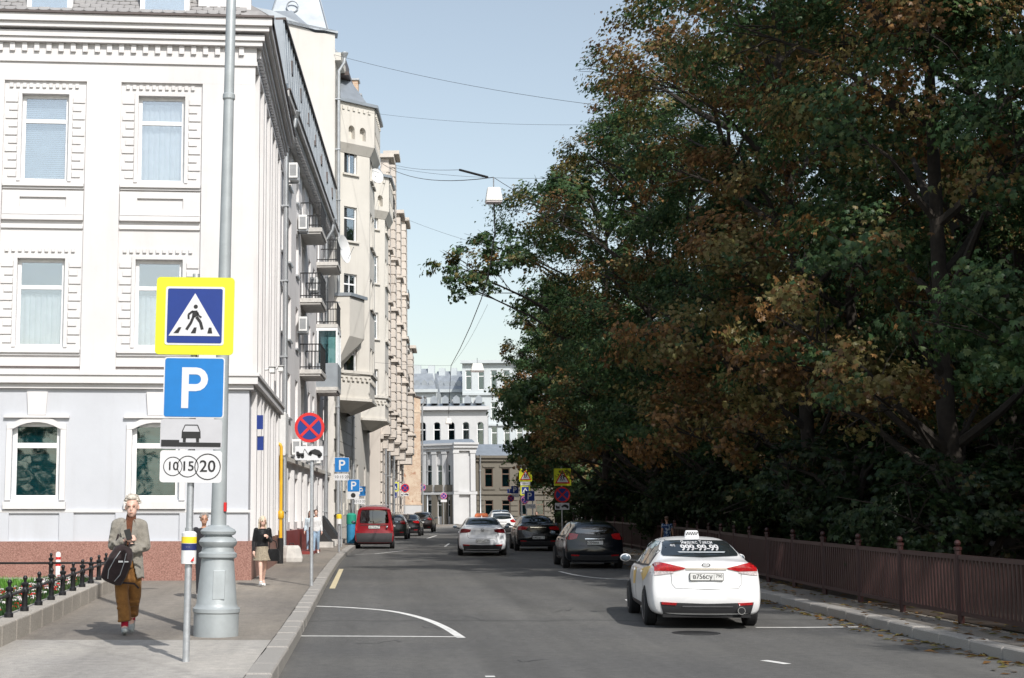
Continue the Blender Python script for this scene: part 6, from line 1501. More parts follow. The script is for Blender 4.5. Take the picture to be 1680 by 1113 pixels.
def make_car(kind, paint_, name, label, px, py, rot=0.0, sc=1.0, style='a', plate='', bumper='paint', extras=(), glass_m='car_glass', xw=None):
    K = KIND[kind]; shell, bvh = SHELL[kind]; base = G(px, py)
    root = thing(name, label, 'car', (base.x, base.y, base.z), rot)
    root.scale = (sc,sc,sc)
    body = link_mesh('body', shell.copy(), paint_, root)
    rw = K['rw']
    skin_patch(bvh, rw[0], rw[1], 'rear', .012, 16, 8, .06, glass_m, 'rear_window', root)
    bel = K['st'][3][3]
    # side windows with dark surround, door seams, wheels and arches
    for ax, sg in (('left',-1),('right',1)):
        T, B = K['side']
        skin_patch(bvh, [(u-.04 if i == 0 else u+(.05 if i == 3 else 0),w+.03) for i,(u,w) in enumerate(T)], [(u-.06 if i == 0 else u+(.06 if i==3 else 0),w-.03) for i,(u,w) in enumerate(B)], ax, .003, 5, 3, 0, 'trim_black', 'window_trim', root)
        for i in range(3):
            a, b = T[i], T[i+1]; c, d = B[i], B[i+1]; g = .035
            skin_patch(bvh, [(a[0]+g,a[1]-(.0 if i else .02)),(b[0]-g,b[1])], [(c[0]+g,c[1]),(d[0]-g,d[1])], ax, .006, 5, 4, 0, glass_m, 'side_window', root)
        for u in (K['wb'][0]+.28, (K['wb'][0]+K['wb'][1])/2+.2, K['wb'][1]-.42):
            skin_patch(bvh, [(u,bel-.02),(u+.012,bel-.02)], [(u,.32),(u+.012,.32)], ax, .0025, 8, 1, 0, 'trim_black', 'door_seam', root)
        for u in (K['wb'][0]+.5, (K['wb'][0]+K['wb'][1])/2+.35):
            skin_patch(bvh, [(u,bel-.1),(u+.18,bel-.1)], [(u,bel-.14),(u+.18,bel-.14)], ax, .03, 2, 2, 0, paint_, 'door_handle', root, skirt=.03)
        skin_patch(bvh, [(.55,.34),(K['L']-.7,.34)], [(.6,.27),(K['L']-.75,.27)], ax, .01, 2, 10, 0, 'trim_black', 'sill', root)
        for yw in K['wb']:
            r = K['r']+.035; n = 10; top = [(yw+r*math.cos(PI-PI*k/n), K['r']+r*math.sin(PI*k/n)) for k in range(n+1)]; bot = [(yw+r*math.cos(PI-PI*k/n), .24) for k in range(n+1)]
            skin_patch(bvh, top, bot, ax, .004, 4, 1, 0, 'car_inside', 'wheel_arch', root, skirt=.0)
            w_ = K['st'][5][4]; wheel(root, sg*(w_-.07), yw, K['r'])
        mb = MB(); my = K['wb'][1]-.72; mx = sg*(K['st'][6][4]+.13); mb.ell((mx,my,bel+.08), (.1,.065,.072), 12, 8); m_ = mb.build('mirror', 'trim_black' if style == 'b' else paint_, root, smooth=True, world=False)
        mb = MB(); mb.tube([(sg*(K['st'][6][4]-.06),my,bel+.02),(mx,my,bel+.05)], .025, 6); mb.build('mirror_arm', 'trim_black', m_, world=False)
        mb = MB(); mb.ell((mx,my-.05,bel+.08), (.082,.022,.056), 12, 8); mb.build('mirror_glass', 'mirror_grey', m_, smooth=True, world=False)
        # headlamp at the nose
        skin_patch(bvh, [(sg*.45,.7),(sg*.68,.72)], [(sg*.5,.58),(sg*.7,.6)], 'front', .006, 3, 3, 0, 'lens_clear', 'headlight', root)
    # underside, tail pipes
    mb = MB(); mb.box(-.7,.7,.12,K['L']-.3,.19 if kind != 'suv' else .25,.4); mb.build('underbody', 'car_inside', root, world=False)
    W = K['st'][1][4]
    # tail: lights, lid seam, plate, bumper, emblem
    if kind == 'sedan':
        for s in (1,-1):
            if style == 'kia':
                T = [(s*.33,.985),(s*.52,1.03),(s*.72,1.06),(s*.85,1.035)]; Bm = [(s*.35,.965),(s*.52,.93),(s*.72,.935),(s*.865,.93)]; Bb = [(s*.5,.925),(s*.52,.905),(s*.72,.87),(s*.865,.865)]
                l = skin_patch(bvh, T, Bm, 'rear', .014, 4, 3, 0, 'lens_red', 'tail_light', root); skin_patch(bvh, [(x,z-.004) for x,z in Bm[1:]], Bb[1:], 'rear', .013, 3, 3, 0, 'lens_clear', 'clear_lens', l)
            else:
                T = [(s*.42,.99),(s*.6,1.015),(s*.8,1.02)]; Bb = [(s*.46,.9),(s*.62,.87),(s*.83,.86)]
                skin_patch(bvh, T, Bb, 'rear', .012, 4, 3, 0, 'lens_dark_red' if style == 'vw' else 'lens_red', 'tail_light', root)
        lid = [(.56,.9),(.55,.72),(.5,.66)]
        for a, b in zip([(-.56,.9),(-.55,.72),(-.5,.66),(0,.645),(.5,.66),(.55,.72)], [(-.55,.72),(-.5,.66),(0,.645),(.5,.66),(.55,.72),(.56,.9)]):
            dx, dz = (b[0]-a[0]), (b[1]-a[1]); L_ = math.hypot(dx,dz); nx, nz = -dz/L_*.004, dx/L_*.004
            skin_patch(bvh, [(a[0]+nx,a[1]+nz),(b[0]+nx,b[1]+nz)], [(a[0]-nx,a[1]-nz),(b[0]-nx,b[1]-nz)], 'rear', .002, 1, 3, 0, 'trim_black', 'boot_seam', root)
        pz = .845 if style == 'kia' else .56
        skin_patch(bvh, [(-.33,.985),(.33,.985)], [(-.32,.955),(.32,.955)], 'rear', .015, 2, 4, 0, 'chrome' if style != 'vw' else paint_, 'boot_trim', root)
    else:
        pz = .8 if kind != 'van' else .93
        for s in (1,-1):
            if kind == 'van': T = [(s*.71,1.2),(s*.79,1.2)]; Bb = [(s*.72,.76),(s*.82,.76)]
            else: T = [(s*.5,bel+.06),(s*.66,bel+.1),(s*.82,bel+.09)]; Bb = [(s*.55,bel-.06),(s*.68,bel-.1),(s*.86,bel-.1)]
            skin_patch(bvh, T, Bb, 'rear', .014, 5, 3, 0, 'lens_red', 'tail_light', root)
        if kind != 'van': 
            for a, b in (((-.55,.7),(.55,.7)),):
                skin_patch(bvh, [(a[0],a[1]+.004),(b[0],b[1]+.004)], [(a[0],a[1]-.004),(b[0],b[1]-.004)], 'rear', .002, 1, 8, 0, 'trim_black', 'tailgate_seam', root)
            skin_patch(bvh, [(-.3,bel-.06),(.3,bel-.06)], [(-.3,bel-.085),(.3,bel-.085)], 'rear', .012, 2, 4, 0, 'chrome', 'tailgate_trim', root)
        else:
            skin_patch(bvh, [(-.004,1.06),(.004,1.06)], [(-.004,.66),(.004,.66)], 'rear', .002, 4, 1, 0, 'trim_black', 'tailgate_seam', root)
            skin_patch(bvh, [(-.6,1.03),(.6,1.03)], [(-.6,1.0),(.6,1.0)], 'rear', .01, 1, 6, 0, 'trim_black', 'tailgate_trim', root)
            mb = MB(); mb.ell((.55,-.02,.93), (.05,.02,.05), 10, 6); mb.build('badge', 'chrome', root, world=False)
    z0 = K['st'][0][5]
    if bumper == 'dark_full':
        skin_patch(bvh, [(-.78,.67),(0,.67),(.78,.67)], [(-.75,z0+.02),(0,z0+.02),(.75,z0+.02)], 'rear', .02, 5, 6, 0, 'bumper_grey', 'bumper', root, skirt=.06)
    else:
        lo = skin_patch(bvh, [(-.74,.44),(0,.42),(.74,.44)], [(-.7,z0+.02),(0,z0+.015),(.7,z0+.02)], 'rear', .012, 4, 6, 0, 'bumper_grey', 'lower_bumper', root, skirt=.06)
        for s in (1,-1): skin_patch(bvh, [(s*.48,.435),(s*.72,.445)], [(s*.5,.395),(s*.72,.405)], 'rear', .02, 2, 3, 0, 'lens_red', 'reflector', root)
        skin_patch(bvh, [(-.4,.385),(.4,.385)], [(-.4,.37),(.4,.37)], 'rear', .02, 1, 6, 0, 'chrome' if style == 'kia' else 'bumper_grey', 'bumper_trim', root)
    # number plate
    f = on_shell(bvh, 0, pz, 'rear', .02); yp = f.y-.012
    pw = .54 if style == 'kia' else .5
    mb = MB(); mb.prism(rrect(0,pz,pw,.125,.012), yp, yp+.03); pl = mb.build('number_plate', 'plate_ink', root, world=False)
    mb = MB(); mb.prism(rrect(0,pz,pw-.016,.109,.01), yp-.001, yp-.004); mb.build('plate_face', 'plate_white', pl, world=False)
    if plate:
        mb = MB(); text_on(mb, plate[0], .105, -.065, yp-.006, pz, None, .002, .95); text_on(mb, plate[1], .075, .195, yp-.006, pz+.012, None, .001, .95); mb.build('lettering', 'plate_ink', pl, world=False, recalc=False)
        mb = MB(); mb.prism([(.115,pz-.05),(.119,pz-.05),(.119,pz+.05),(.115,pz+.05)], yp-.004, yp-.006); mb.build('divider', 'plate_ink', pl, world=False)
    if style == 'kia':
        f = on_shell(bvh, 0, 1.035, 'rear', .01); mb = MB(); n = 20
        mb.ringstrip([[(q*.068*math.cos(2*PI*k/n), f.y-.006, 1.035+q*.034*math.sin(2*PI*k/n)) for k in range(n)] for q in (1,.78)], cap=False); mb.build('badge', 'trim_black', root, world=False, recalc=False)
        mb = MB(); text_on(mb, 'KIΛ', .035, 0, f.y-.006, 1.035); mb.build('lettering', 'trim_black', root, world=False, recalc=False)
        for q, rr in ((.5,.055),):
            mb = MB(); mb.lathe([(.05,-.05),(.062,-.05),(.062,.05),(.05,.05)], 16, (.53,.0,.31), 'y'); e = mb.build('exhaust_pipe', 'chrome', root, smooth=40, world=False); mb = MB(); mb.lathe([(.0,-.056),(.05,-.056),(.05,-.04)], 16, (.53,.0,.31), 'y'); mb.build('pipe_mouth', 'car_inside', e, world=False)
    if style == 'vw':
        f = on_shell(bvh, 0, .965, 'rear', .01); mb = MB(); n = 20; y = f.y-.008; c = .965
        mb.ringstrip([[(q*.06*math.cos(2*PI*k/n), y, c+q*.06*math.sin(2*PI*k/n)) for k in range(n)] for q in (1,.85)], cap=False)
        for P in thick([(-.042,c+.03),(-.012,c-.005),(0,c+.02),(.012,c-.005),(.042,c+.03)], .009)+thick([(-.04,c+.005),(-.018,c-.045),(0,c-.01),(.018,c-.045),(.04,c+.005)], .009): mb.poly([(x,y,z) for x,z in P])
        mb.build('badge', 'trim_black', root, world=False, recalc=False)
    # antenna fin or roof rails
    rt = lambda x,y: (lambda h: h[0] if h[0] else Vector((x,y,1.5)))(bvh.ray_cast(Vector((x,y,4)), Vector((0,0,-1))))
    if 'rails' in extras:
        for s in (1,-1):
            mb = MB(); P = [rt(s*.6,y)+Vector((0,0,.06)) for y in (.35,.8,1.3,1.8,2.1)]; mb.tube([rt(s*.6,.3)]+P+[rt(s*.6,2.2)], .02, 6); mb.build('roof_rail', 'trim_black', root, world=False)
        for y in (.7,1.6): mb = MB(); mb.tube([rt(-.6,y)+Vector((0,0,.08)),rt(.6,y)+Vector((0,0,.09))], .022, 6); mb.build('roof_bar', 'zinc', root, world=False)
    elif kind in ('sedan','hatch','suv') and style != 'kia':
        p = rt(0,.75 if kind != 'sedan' else 1.35); mb = MB(); mb.hexa([p+Vector(v) for v in ((-.025,-.07,-.01),(.025,-.07,-.01),(.025,.1,-.01),(-.025,.1,-.01))],[p+Vector(v) for v in ((-.006,-.05,.07),(.006,-.05,.07),(.006,.0,.05),(-.006,.0,.05))]); mb.build('antenna_fin', paint_, root, world=False)
    if 'taxi_checker' in extras:
        p = rt(0,1.62); mb = MB(); mb.hexa([p+Vector(v) for v in ((-.125,-.06,-.01),(.125,-.06,-.01),(.125,.06,-.01),(-.125,.06,-.01))],[p+Vector(v) for v in ((-.105,-.035,.115),(.105,-.035,.115),(.105,.035,.115),(-.105,.035,.115))]); ts = mb.build('roof_sign', 'sign_white', root, bevel=.02, world=False)
        mb = MB()
        for r_ in range(2):
            for k_ in range(5): 
                x = -.1+.04*k_+(.02 if r_ else 0); z = p.z+.035+.026*r_; yy = p.y-.06+.217*(z-p.z)-.008; mb.poly([(x,yy,z),(x+.021,yy,z),(x+.021,yy+.005,z+.026),(x,yy+.005,z+.026)])
        mb.build('checker_mark', 'sign_black', ts, world=False, recalc=False)
        # window lettering, laid on the glass
        def on_glass(s, size, x, z, mat, bold=0.0):
            vs, fs = text_verts(s, size); m2 = MB()
            for dx in (-bold,0,bold) if bold else (0,):
                P = [on_shell(bvh, x+v[0]*1.12+dx, z+v[1], 'rear', .019) or Vector((x+v[0],.8,z+v[1])) for v in vs]; m2.add(P, fs)
            m2.build('lettering', mat, root, world=False, recalc=False)
        on_glass('Яндекс Такси', .07, .0, 1.36, 'sign_white', .002); on_glass('999-99-99', .135, .02, 1.272, 'sign_white', .006); on_glass('495', .05, -.41, 1.31, 'sign_white', .001)
        skin_patch(bvh, [(-.36,1.214),(.42,1.214)], [(-.34,1.202),(.4,1.202)], 'rear', .018, 1, 6, 0, 'pale_blind', 'strip', root)
        # yellow livery swirl on the flank and rear wing
        for ax in ('left','right'):
            skin_patch(bvh, [(.5,1.0),(.9,.98),(1.3,.95),(1.7,.9)], [(.55,.92),(.9,.8),(1.3,.72),(1.7,.84)], ax, .003, 6, 4, 0, 'taxi_yellow', 'livery_sticker', root)
            skin_patch(bvh, [(2.5,.9),(3.0,.9)], [(2.6,.62),(2.9,.6)], ax, .003, 6, 4, 0, 'taxi_yellow', 'livery_sticker', root)
    if 'taxi_orange' in extras:
        p = rt(0,1.7); mb = MB(); mb.hexa([p+Vector(v) for v in ((-.28,-.08,0),(.28,-.08,0),(.28,.08,0),(-.28,.08,0))],[p+Vector(v) for v in ((-.22,-.04,.13),(.22,-.04,.13),(.22,.04,.13),(-.22,.04,.13))]); mb.build('roof_sign', 'taxi_orange', root, bevel=.03, world=False)
    if 'warning_triangle' in extras:
        q = [on_shell(bvh, x, z, 'rear', .012) for x,z in ((-.52,1.2),(-.36,1.2),(-.44,1.34))]; mb = MB(); mb.poly(q); mb.build('sticker', 'sign_white', root, world=False, recalc=False)
    if kind in ('hatch','suv','van'):
        a = on_shell(bvh, .0, rw[1][1][1]+.02, 'rear', .015); b = on_shell(bvh, .32, rw[1][1][1]+.1, 'rear', .015); mb = MB(); mb.tube([a,b], .01, 5); mb.build('wiper', 'trim_black', root, world=False)
    return root
make_car('sedan', 'paint_white', 'taxi', 'white taxi with phone number on its rear window and checkered roof sign', 1162, 1034, -.085, .955, 'kia', ('в756су','790'), extras=('taxi_checker',), glass_m='car_glass')
make_car('sedan', 'paint_silver', 'taxi', 'silver sedan with an orange roof sign driving in mid street', 792, 913, -.06, .99, 'vw', ('м271кт','77'), extras=('taxi_orange',))
make_car('sedan', 'paint_black', 'car', 'black sedan parked beneath the blue parking signs', 884, 905, -.03, 1.0, 'a', ('о482ар','97'))
make_car('hatch', 'paint_navy', 'car', 'dark hatchback parked under the trees with a lit number plate', 977, 934, -.03, .97, 'a', ('к304мм','77'))
make_car('suv', 'paint_white', 'car', 'white crossover with black lower body far ahead in the road', 824, 883, -.02, .98, 'b', ('е115вв','99'), bumper='dark_full')
make_car('suv', 'paint_black', 'car', 'dark car roof showing behind the white crossover', 822, 874, -.05, 1.1, 'a', ('т','77'))
make_car('van', 'paint_red', 'van', 'red van with roof bars parked at the left kerb', 614, 901, -.02, 1.0, 'b', ('а519ое','77'), bumper='dark_full', extras=('rails','warning_triangle'))
make_car('hatch', 'paint_dark_green', 'car', 'dark hatchback parked directly ahead of the red van', 642, 885.5, -.08, 1.0, 'a', ('х833ук','77'))
make_car('sedan', 'paint_black', 'car', 'dark sedan parked third in the left row', 667, 880, -.1, 1.0, 'a', ('н640ет','77'))
make_car('suv', 'paint_brown', 'car', 'brown crossover with a pale roof parked farthest along the left kerb', 691, 873.5, -.12, 1.0, 'a', ('у726ос','77'))
# ------------------------------------------------------------------ people
def V3(*a): return Vector(a)
def limb(mb, pts, rs, n=10):
    for (a,b),(ra,rb) in zip(zip(pts,pts[1:]), zip(rs,rs[1:])): mb.cap(a,b,ra,rb,n)
def torso(mb, secs, n=16):                              # (z, half width, half depth, x, y)
    rings = [[(x+hw*math.cos(2*PI*j/n)*(1 if abs(math.cos(2*PI*j/n))<.9 else .97), y+hd*math.sin(2*PI*j/n), z) for j in range(n)] for z,hw,hd,x,y in secs]
    mb.ringstrip(rings)
def head_mb(mb, c, s=1.0, yaw=0.0):
    R = Matrix.Rotation(yaw, 3, 'Z'); T = lambda x,y,z: Vector(c)+R@(Vector((x,y,z))*s)
    mb.ell(T(0,.01,.03), (.075*s,.095*s,.105*s), 16, 12, R); mb.ell(T(0,-.02,-.05), (.058*s,.072*s,.068*s), 14, 10, R)
    mb.ell(T(0,-.03,-.092), (.034*s,.045*s,.03*s), 10, 8, R); mb.ell(T(0,-.095,-.022), (.014*s,.02*s,.026*s), 8, 6, R); mb.ell(T(0,-.09,.002), (.01*s,.014*s,.03*s), 8, 6, R)
    for k in (-1,1): mb.ell(T(k*.077,.012,-.005), (.011*s,.02*s,.032*s), 8, 6, R); mb.ell(T(k*.03,-.082,.024), (.022*s,.012*s,.01*s), 8, 6, R)
    mb.ell(T(0,-.086,-.062), (.024*s,.012*s,.008*s), 8, 6, R)
    return T
def features(root, T, s, brow='hair_brown'):
    mb = MB()
    for k in (-1,1): mb.ell(T(k*.031,-.083,.008), (.0095*s,.006*s,.005*s), 8, 6)
    mb.build('eyes', 'hair_brown', root, world=False); mb = MB()
    for k in (-1,1): mb.ell(T(k*.031,-.089,.03), (.018*s,.006*s,.0035*s), 8, 6)
    mb.build('eyebrows', brow, root, world=False); mb = MB(); mb.ell(T(0,-.094,-.063), (.02*s,.005*s,.005*s), 8, 6); mb.build('lips', 'skin_tan', root, world=False)
def hand_mb(mb, w, d, up, side, s=1.0, curl=.5, thumb=1):
    """hand from wrist w pointing along d, back of hand towards up"""
    d = Vector(d).normalized(); up = Vector(up); up = (up-d*up.dot(d)).normalized(); sd = d.cross(up)*thumb; w = Vector(w)
    mb.cap(w, w+d*.045*s, .028*s, .036*s); 
    for k in range(-1,2): mb.cap(w+d*.03*s+sd*k*.022*s, w+d*.085*s+sd*k*.024*s, .021*s, .018*s, 8)
    for k, ln in enumerate((.068,.078,.072,.056)):
        b = w+d*.09*s+sd*(.033-.022*k)*s; k1 = b+(d*math.cos(curl)-up*math.sin(curl))*ln*.5*s; k2 = k1+(d*math.cos(curl*2.2)-up*math.sin(curl*2.2))*ln*.5*s
        mb.cap(b,k1,.0098*s,.0092*s,8); mb.cap(k1,k2,.0092*s,.0078*s,8)
    tb = w+d*.03*s+sd*.03*s; t1 = tb+(d*.6+sd*.75-up*.25)*.04*s; t2 = t1+(d*.85+sd*.2-up*.45)*.034*s
    mb.cap(tb,t1,.014*s,.012*s,8); mb.cap(t1,t2,.0115*s,.009*s,8)
def shoe(mb, ankle, toe_dir, s=1.0, pitch=0.0):
    a = Vector(ankle); d = Vector(toe_dir).normalized(); d = (d+Vector((0,0,pitch))).normalized()
    h = a+Vector((0,0,-.045*s))-d*.045*s; t = a+Vector((0,0,-.052*s))+d*.15*s
    mb.cap(h, h.lerp(t,.55), .042*s, .044*s, 10); mb.cap(h.lerp(t,.5), t, .044*s, .034*s, 10); mb.cap(a+Vector((0,0,.015)), h.lerp(t,.3), .042*s, .045*s, 10)
def strands(mb, T, s, n, seedv, zlen, cover=1.0, thick=.012, back=True):
    r = random.Random(seedv)
    for k in range(n):
        a = r.uniform(0,2*PI); e = r.uniform(.15,1.0)
        x, y, z = .085*math.cos(a)*math.sqrt(1-e*e*.8), .015+.1*math.sin(a)*math.sqrt(1-e*e*.8), .03+.108*e
        if y < -.05 and z < .085: continue
        p = T(x,y,z); L = zlen*r.uniform(.6,1.2); q = p+(p-T(0,.01,.03)).normalized()*.02*s + Vector((r.uniform(-.01,.01),r.uniform(-.01,.01),-L))
        mb.cap(p, q, thick*s, thick*.6*s, 6)
# --- man in the tweed jacket (facing the camera, mid stride, bag held before him)
mp = G(207,1040,.155); hgt = (at(215,817,mp.y).z-mp.z)
S = hgt/1.78
man = thing('person', 'person in a grey-beige blazer and brown trousers walking towards the viewer with a black bag', 'person', tuple(mp)); man.scale = (S,S,S)
man.rotation_euler = (0,0,.12)
nk = V3(.03,-.01,1.5); hc = V3(.045,-.03,1.655)
shL, shR = V3(-.145,0,1.435), V3(.175,0,1.425)               # viewer's left / right
elL, elR = V3(-.2,.0,1.15), V3(.235,-.03,1.14); wrL, wrR = V3(-.02,-.235,1.225), V3(.0,-.25,1.075)
hpL, hpR = V3(-.085,0,.93), V3(.09,0,.93)
knL, knR = V3(-.06,-.10,.5), V3(.1,.03,.5); anL, anR = V3(-.015,-.13,.1), V3(.06,.2,.17)
mb = MB()
T = head_mb(mb, hc, 1.12, -.05); mb.cap(nk-V3(0,0,.1), hc-V3(0,-.01,.06), .058, .052)
torso(mb, [(.95,.15,.1,0,0),(1.1,.14,.1,0,0),(1.3,.17,.11,.01,0),(1.43,.17,.09,.015,0),(1.48,.08,.06,.02,0)])
limb(mb, [shL,elL,wrL], [.04,.04,.03]); limb(mb, [shR,elR,wrR], [.04,.04,.03])
hand_mb(mb, wrL, V3(.75,-.25,.25), V3(0,-1,.3), 1, 1, .7, 1); hand_mb(mb, wrR, V3(-1,-.1,-.05), V3(0,-1,.4), 1, 1, .75, -1)
limb(mb, [hpL,knL,anL], [.08,.05,.036]); limb(mb, [hpR,knR,anR], [.08,.05,.036])
mb.cap(anL, anL+V3(0,-.09,-.05), .04, .035); mb.cap(anR, anR+V3(0,-.08,-.08), .04, .035)
remeshed(mb, 'body', 'skin', man, .0085, 1)
features(man, T, 1.12, 'skin_tan')
mb = MB(); mb.ell(T(0,.034,.062), (.086,.098,.092), 16, 12); mb.ell(T(0,-.045,.112), (.068,.056,.04), 12, 8); strands(mb, T, 1.0, 60, 3, .005, thick=.012); remeshed(mb, 'hair', 'hair_white', man, .008, 1)
mb = MB(); rh = random.Random(8)
for k in range(420):
    a = rh.uniform(0,2*PI); e = rh.uniform(.05,1.0); q = math.sqrt(max(0,1-e*e)); d = V3(math.cos(a)*q, math.sin(a)*q, e)
    if d.y < -.55 and d.z < .55: continue
    p0 = T(.08*d.x,.034+.09*d.y,.062+.084*d.z); p1 = p0+d*.012+V3(rh.uniform(-.015,.015),rh.uniform(-.015,.015),.006); p2 = p1+V3(rh.uniform(-.018,.018),rh.uniform(-.018,.018),rh.uniform(-.02,.004))
    mb.tube([p0,p1,p2], [.004,.0035,.0015], 4)
mb.build('hair_strands', 'hair_white', man, smooth=True, world=False)
mb = MB(); torso(mb, [(.93,.165,.115,0,0),(1.1,.155,.112,0,0),(1.3,.178,.12,.01,0),(1.42,.17,.1,.015,0),(1.47,.085,.075,.02,-.005)]); mb.cap(nk-V3(0,0,.06), nk+V3(.008,-.005,.045), .075, .066, 14); remeshed(mb, 'turtleneck', 'turtleneck', man, .012, 1)
# blazer: open shell, lapels and sleeves
mb = MB(); n = 22; rings = []
for z, hw, hd, gap in ((.72,.212,.16,.85),(.85,.2,.155,.6),(1.0,.186,.145,.35),(1.12,.176,.14,.12),(1.22,.178,.138,.22),(1.3,.185,.138,.38),(1.4,.175,.122,.62),(1.455,.135,.1,.85),(1.495,.09,.085,.75)):
    ring = [( .015+hw*math.sin(a), -hd*math.cos(a)+.005*math.sin(9*a+z*7), z+.012*math.sin(5*a+z*3)) for a in [gap*.75+(2*PI-gap*1.3)*j/n for j in range(n+1)]]; rings.append(ring)
inner = [[(x*.93,y*.9,z) for x,y,z in r] for r in rings]
for i in range(len(rings)-1):
    for j in range(n):
        mb.hexa([rings[i][j],rings[i][j+1],inner[i][j+1],inner[i][j]],[rings[i+1][j],rings[i+1][j+1],inner[i+1][j+1],inner[i+1][j]])
limb(mb, [shL+V3(.05,0,.01),shL+V3(-.005,0,-.01),elL,elL.lerp(wrL,.8)], [.078,.078,.066,.056], 12); limb(mb, [shR+V3(-.05,0,.01),shR+V3(.005,0,-.01),elR,elR.lerp(wrR,.78)], [.078,.078,.068,.058], 12)
rn = random.Random(5)
for a,b in ((shL,elL),(elL,wrL),(shR,elR),(elR,wrR)):
    for k in range(4):
        p = a.lerp(b, rn.uniform(.15,.85)); mb.cap(p+V3(-.05,-.055,rn.uniform(-.03,.03)), p+V3(.05,-.06,rn.uniform(-.03,.03)), .02, .016, 8)
jk = remeshed(mb, 'blazer', 'tweed', man, .014, 2)
for sgn in (-1,1):
    mb = MB(); P = [(sgn*.045+.02,-.105,1.49),(sgn*.1+.02,-.135,1.4),(sgn*.115+.02,-.155,1.33),(sgn*.05+.02,-.168,1.14),(sgn*.03+.02,-.15,1.3)]; mb.poly(P); mb.poly([(x,y+.012,z) for x,y,z in P]); mb.build('lapel', 'tweed', jk, world=False, recalc=False)
mb = MB(); mb.box(.09,.2,-.182,-.168,.93,.95); mb.build('pocket_flap', 'tweed', jk, world=False)
# trousers, socks, shoes
mb = MB(); torso(mb, [(.86,.17,.125,0,0),(.95,.172,.13,0,0),(1.03,.165,.12,0,0)]); limb(mb, [hpL+V3(0,0,-.03),knL+V3(0,-.02,0),anL+V3(0,.0,.13)], [.105,.088,.078], 14); limb(mb, [hpR+V3(0,0,-.03),knR,anR+V3(0,.01,.1)], [.105,.088,.078], 14); mb.tube([knL.lerp(anL,.6)+V3(0,-.005,.1),anL+V3(0,0,.07)], [.086,.088], 16); mb.tube([knR.lerp(anR,.6)+V3(0,.005,.1),anR+V3(0,.01,.06)], [.086,.088], 16)
for k in range(10):
    a, b = random.choice(((knL,anL),(knR,anR),(hpL,knL),(hpR,knR))); p = a.lerp(b, rn.uniform(.2,.8)); mb.cap(p+V3(-.06,-.07,rn.uniform(-.02,.02)), p+V3(.06,-.07,rn.uniform(-.03,.03)), .024, .02, 8)
remeshed(mb, 'trousers', 'corduroy', man, .013, 2)
mb = MB(); mb.cap(anL+V3(0,0,.16), anL+V3(0,0,-.02), .053, .048); mb.build('sock', 'sock_red', man, smooth=True, world=False); mb = MB(); mb.cap(anR+V3(0,0,.2), anR+V3(0,0,-.02), .056, .05); mb.build('sock', 'sock_red', man, smooth=True, world=False)
mb = MB(); shoe(mb, anL, (.05,-1,0), 1.1, .12); remeshed(mb, 'shoe', 'shoe_grey', man, .011, 1); mb = MB(); shoe(mb, anR, (.05,-1,0), 1.1, -.45); remeshed(mb, 'shoe', 'shoe_grey', man, .011, 1)
WMm = wmat(man)
# bag and phone in his hands
def place_as(o, ref): o.location = ref.location; o.rotation_euler = ref.rotation_euler; o.scale = ref.scale
bag = thing('shoulder_bag', 'black backpack held against the blazer of the walking person', 'bag', tuple(mp)); place_as(bag, man)
Rb = Matrix.Rotation(.4, 3, 'Y')*.88; bc = V3(-.11,-.27,.91)
mb = MB(); rings = []
for t, w_, d_ in ((-.29,.1,.05),(-.26,.165,.085),(-.12,.185,.1),(.08,.178,.098),(.22,.15,.085),(.29,.09,.05)):
    rings.append([bc+Rb@V3(w_*math.copysign(abs(math.cos(2*PI*j/20))**.6,math.cos(2*PI*j/20)), d_*math.copysign(abs(math.sin(2*PI*j/20))**.7,math.sin(2*PI*j/20)), t) for j in range(20)])
mb.ringstrip(rings); remeshed(mb, 'pouch', 'bag_cloth', bag, .012, 1)
mb = MB()
for x in (-.075,.075): mb.tube([bc+Rb@V3(x*.6,-.095,.2),bc+Rb@V3(x,-.108,.05),bc+Rb@V3(x*1.2,-.11,-.12),bc+Rb@V3(x*.7,-.09,-.24)], .006, 6)
mb.build('zip', 'plastic_grey', bag, world=False)
mb = MB(); mb.tube([bc+Rb@V3(-.05,0,.27),bc+Rb@V3(-.03,.01,.36),bc+Rb@V3(.03,.01,.36),bc+Rb@V3(.05,0,.27)], .012, 6); mb.tube([bc+Rb@V3(-.14,0,.15),V3(-.16,-.16,1.15),V3(-.12,-.12,1.3)], .014, 6); mb.tube([bc+Rb@V3(.1,.02,-.24),V3(.1,-.2,.66),V3(.16,-.19,.6)], .012, 6); mb.build('strap', 'bag_cloth', bag, world=False)
mb = MB(); p = bc+Rb@V3(.02,-.112,.06); mb.box(p.x-.03,p.x+.03,p.y-.004,p.y+.004,p.z-.012,p.z+.012); mb.box(p.x+.05,p.x+.1,p.y-.004,p.y+.004,p.z-.01,p.z+.006); mb.build('label', 'plastic_white', bag, world=False)
ph = thing('phone', 'black phone held up in the hand of the walking person', 'phone', tuple(mp)); place_as(ph, man)
mb = MB(); Rp = Matrix.Rotation(-.3,3,'Y'); q = wrL+V3(.035,-.08,.075); P = [q+Rp@V3(x,y,z) for x in (-.04,.04) for y in (-.006,.006) for z in (-.07,.07)]; mb.add(P, [(0,1,3,2),(4,6,7,5),(0,4,5,1),(2,3,7,6),(0,2,6,4),(1,5,7,3)]); mb.build('case', 'sign_black', ph, bevel=.004, world=False)

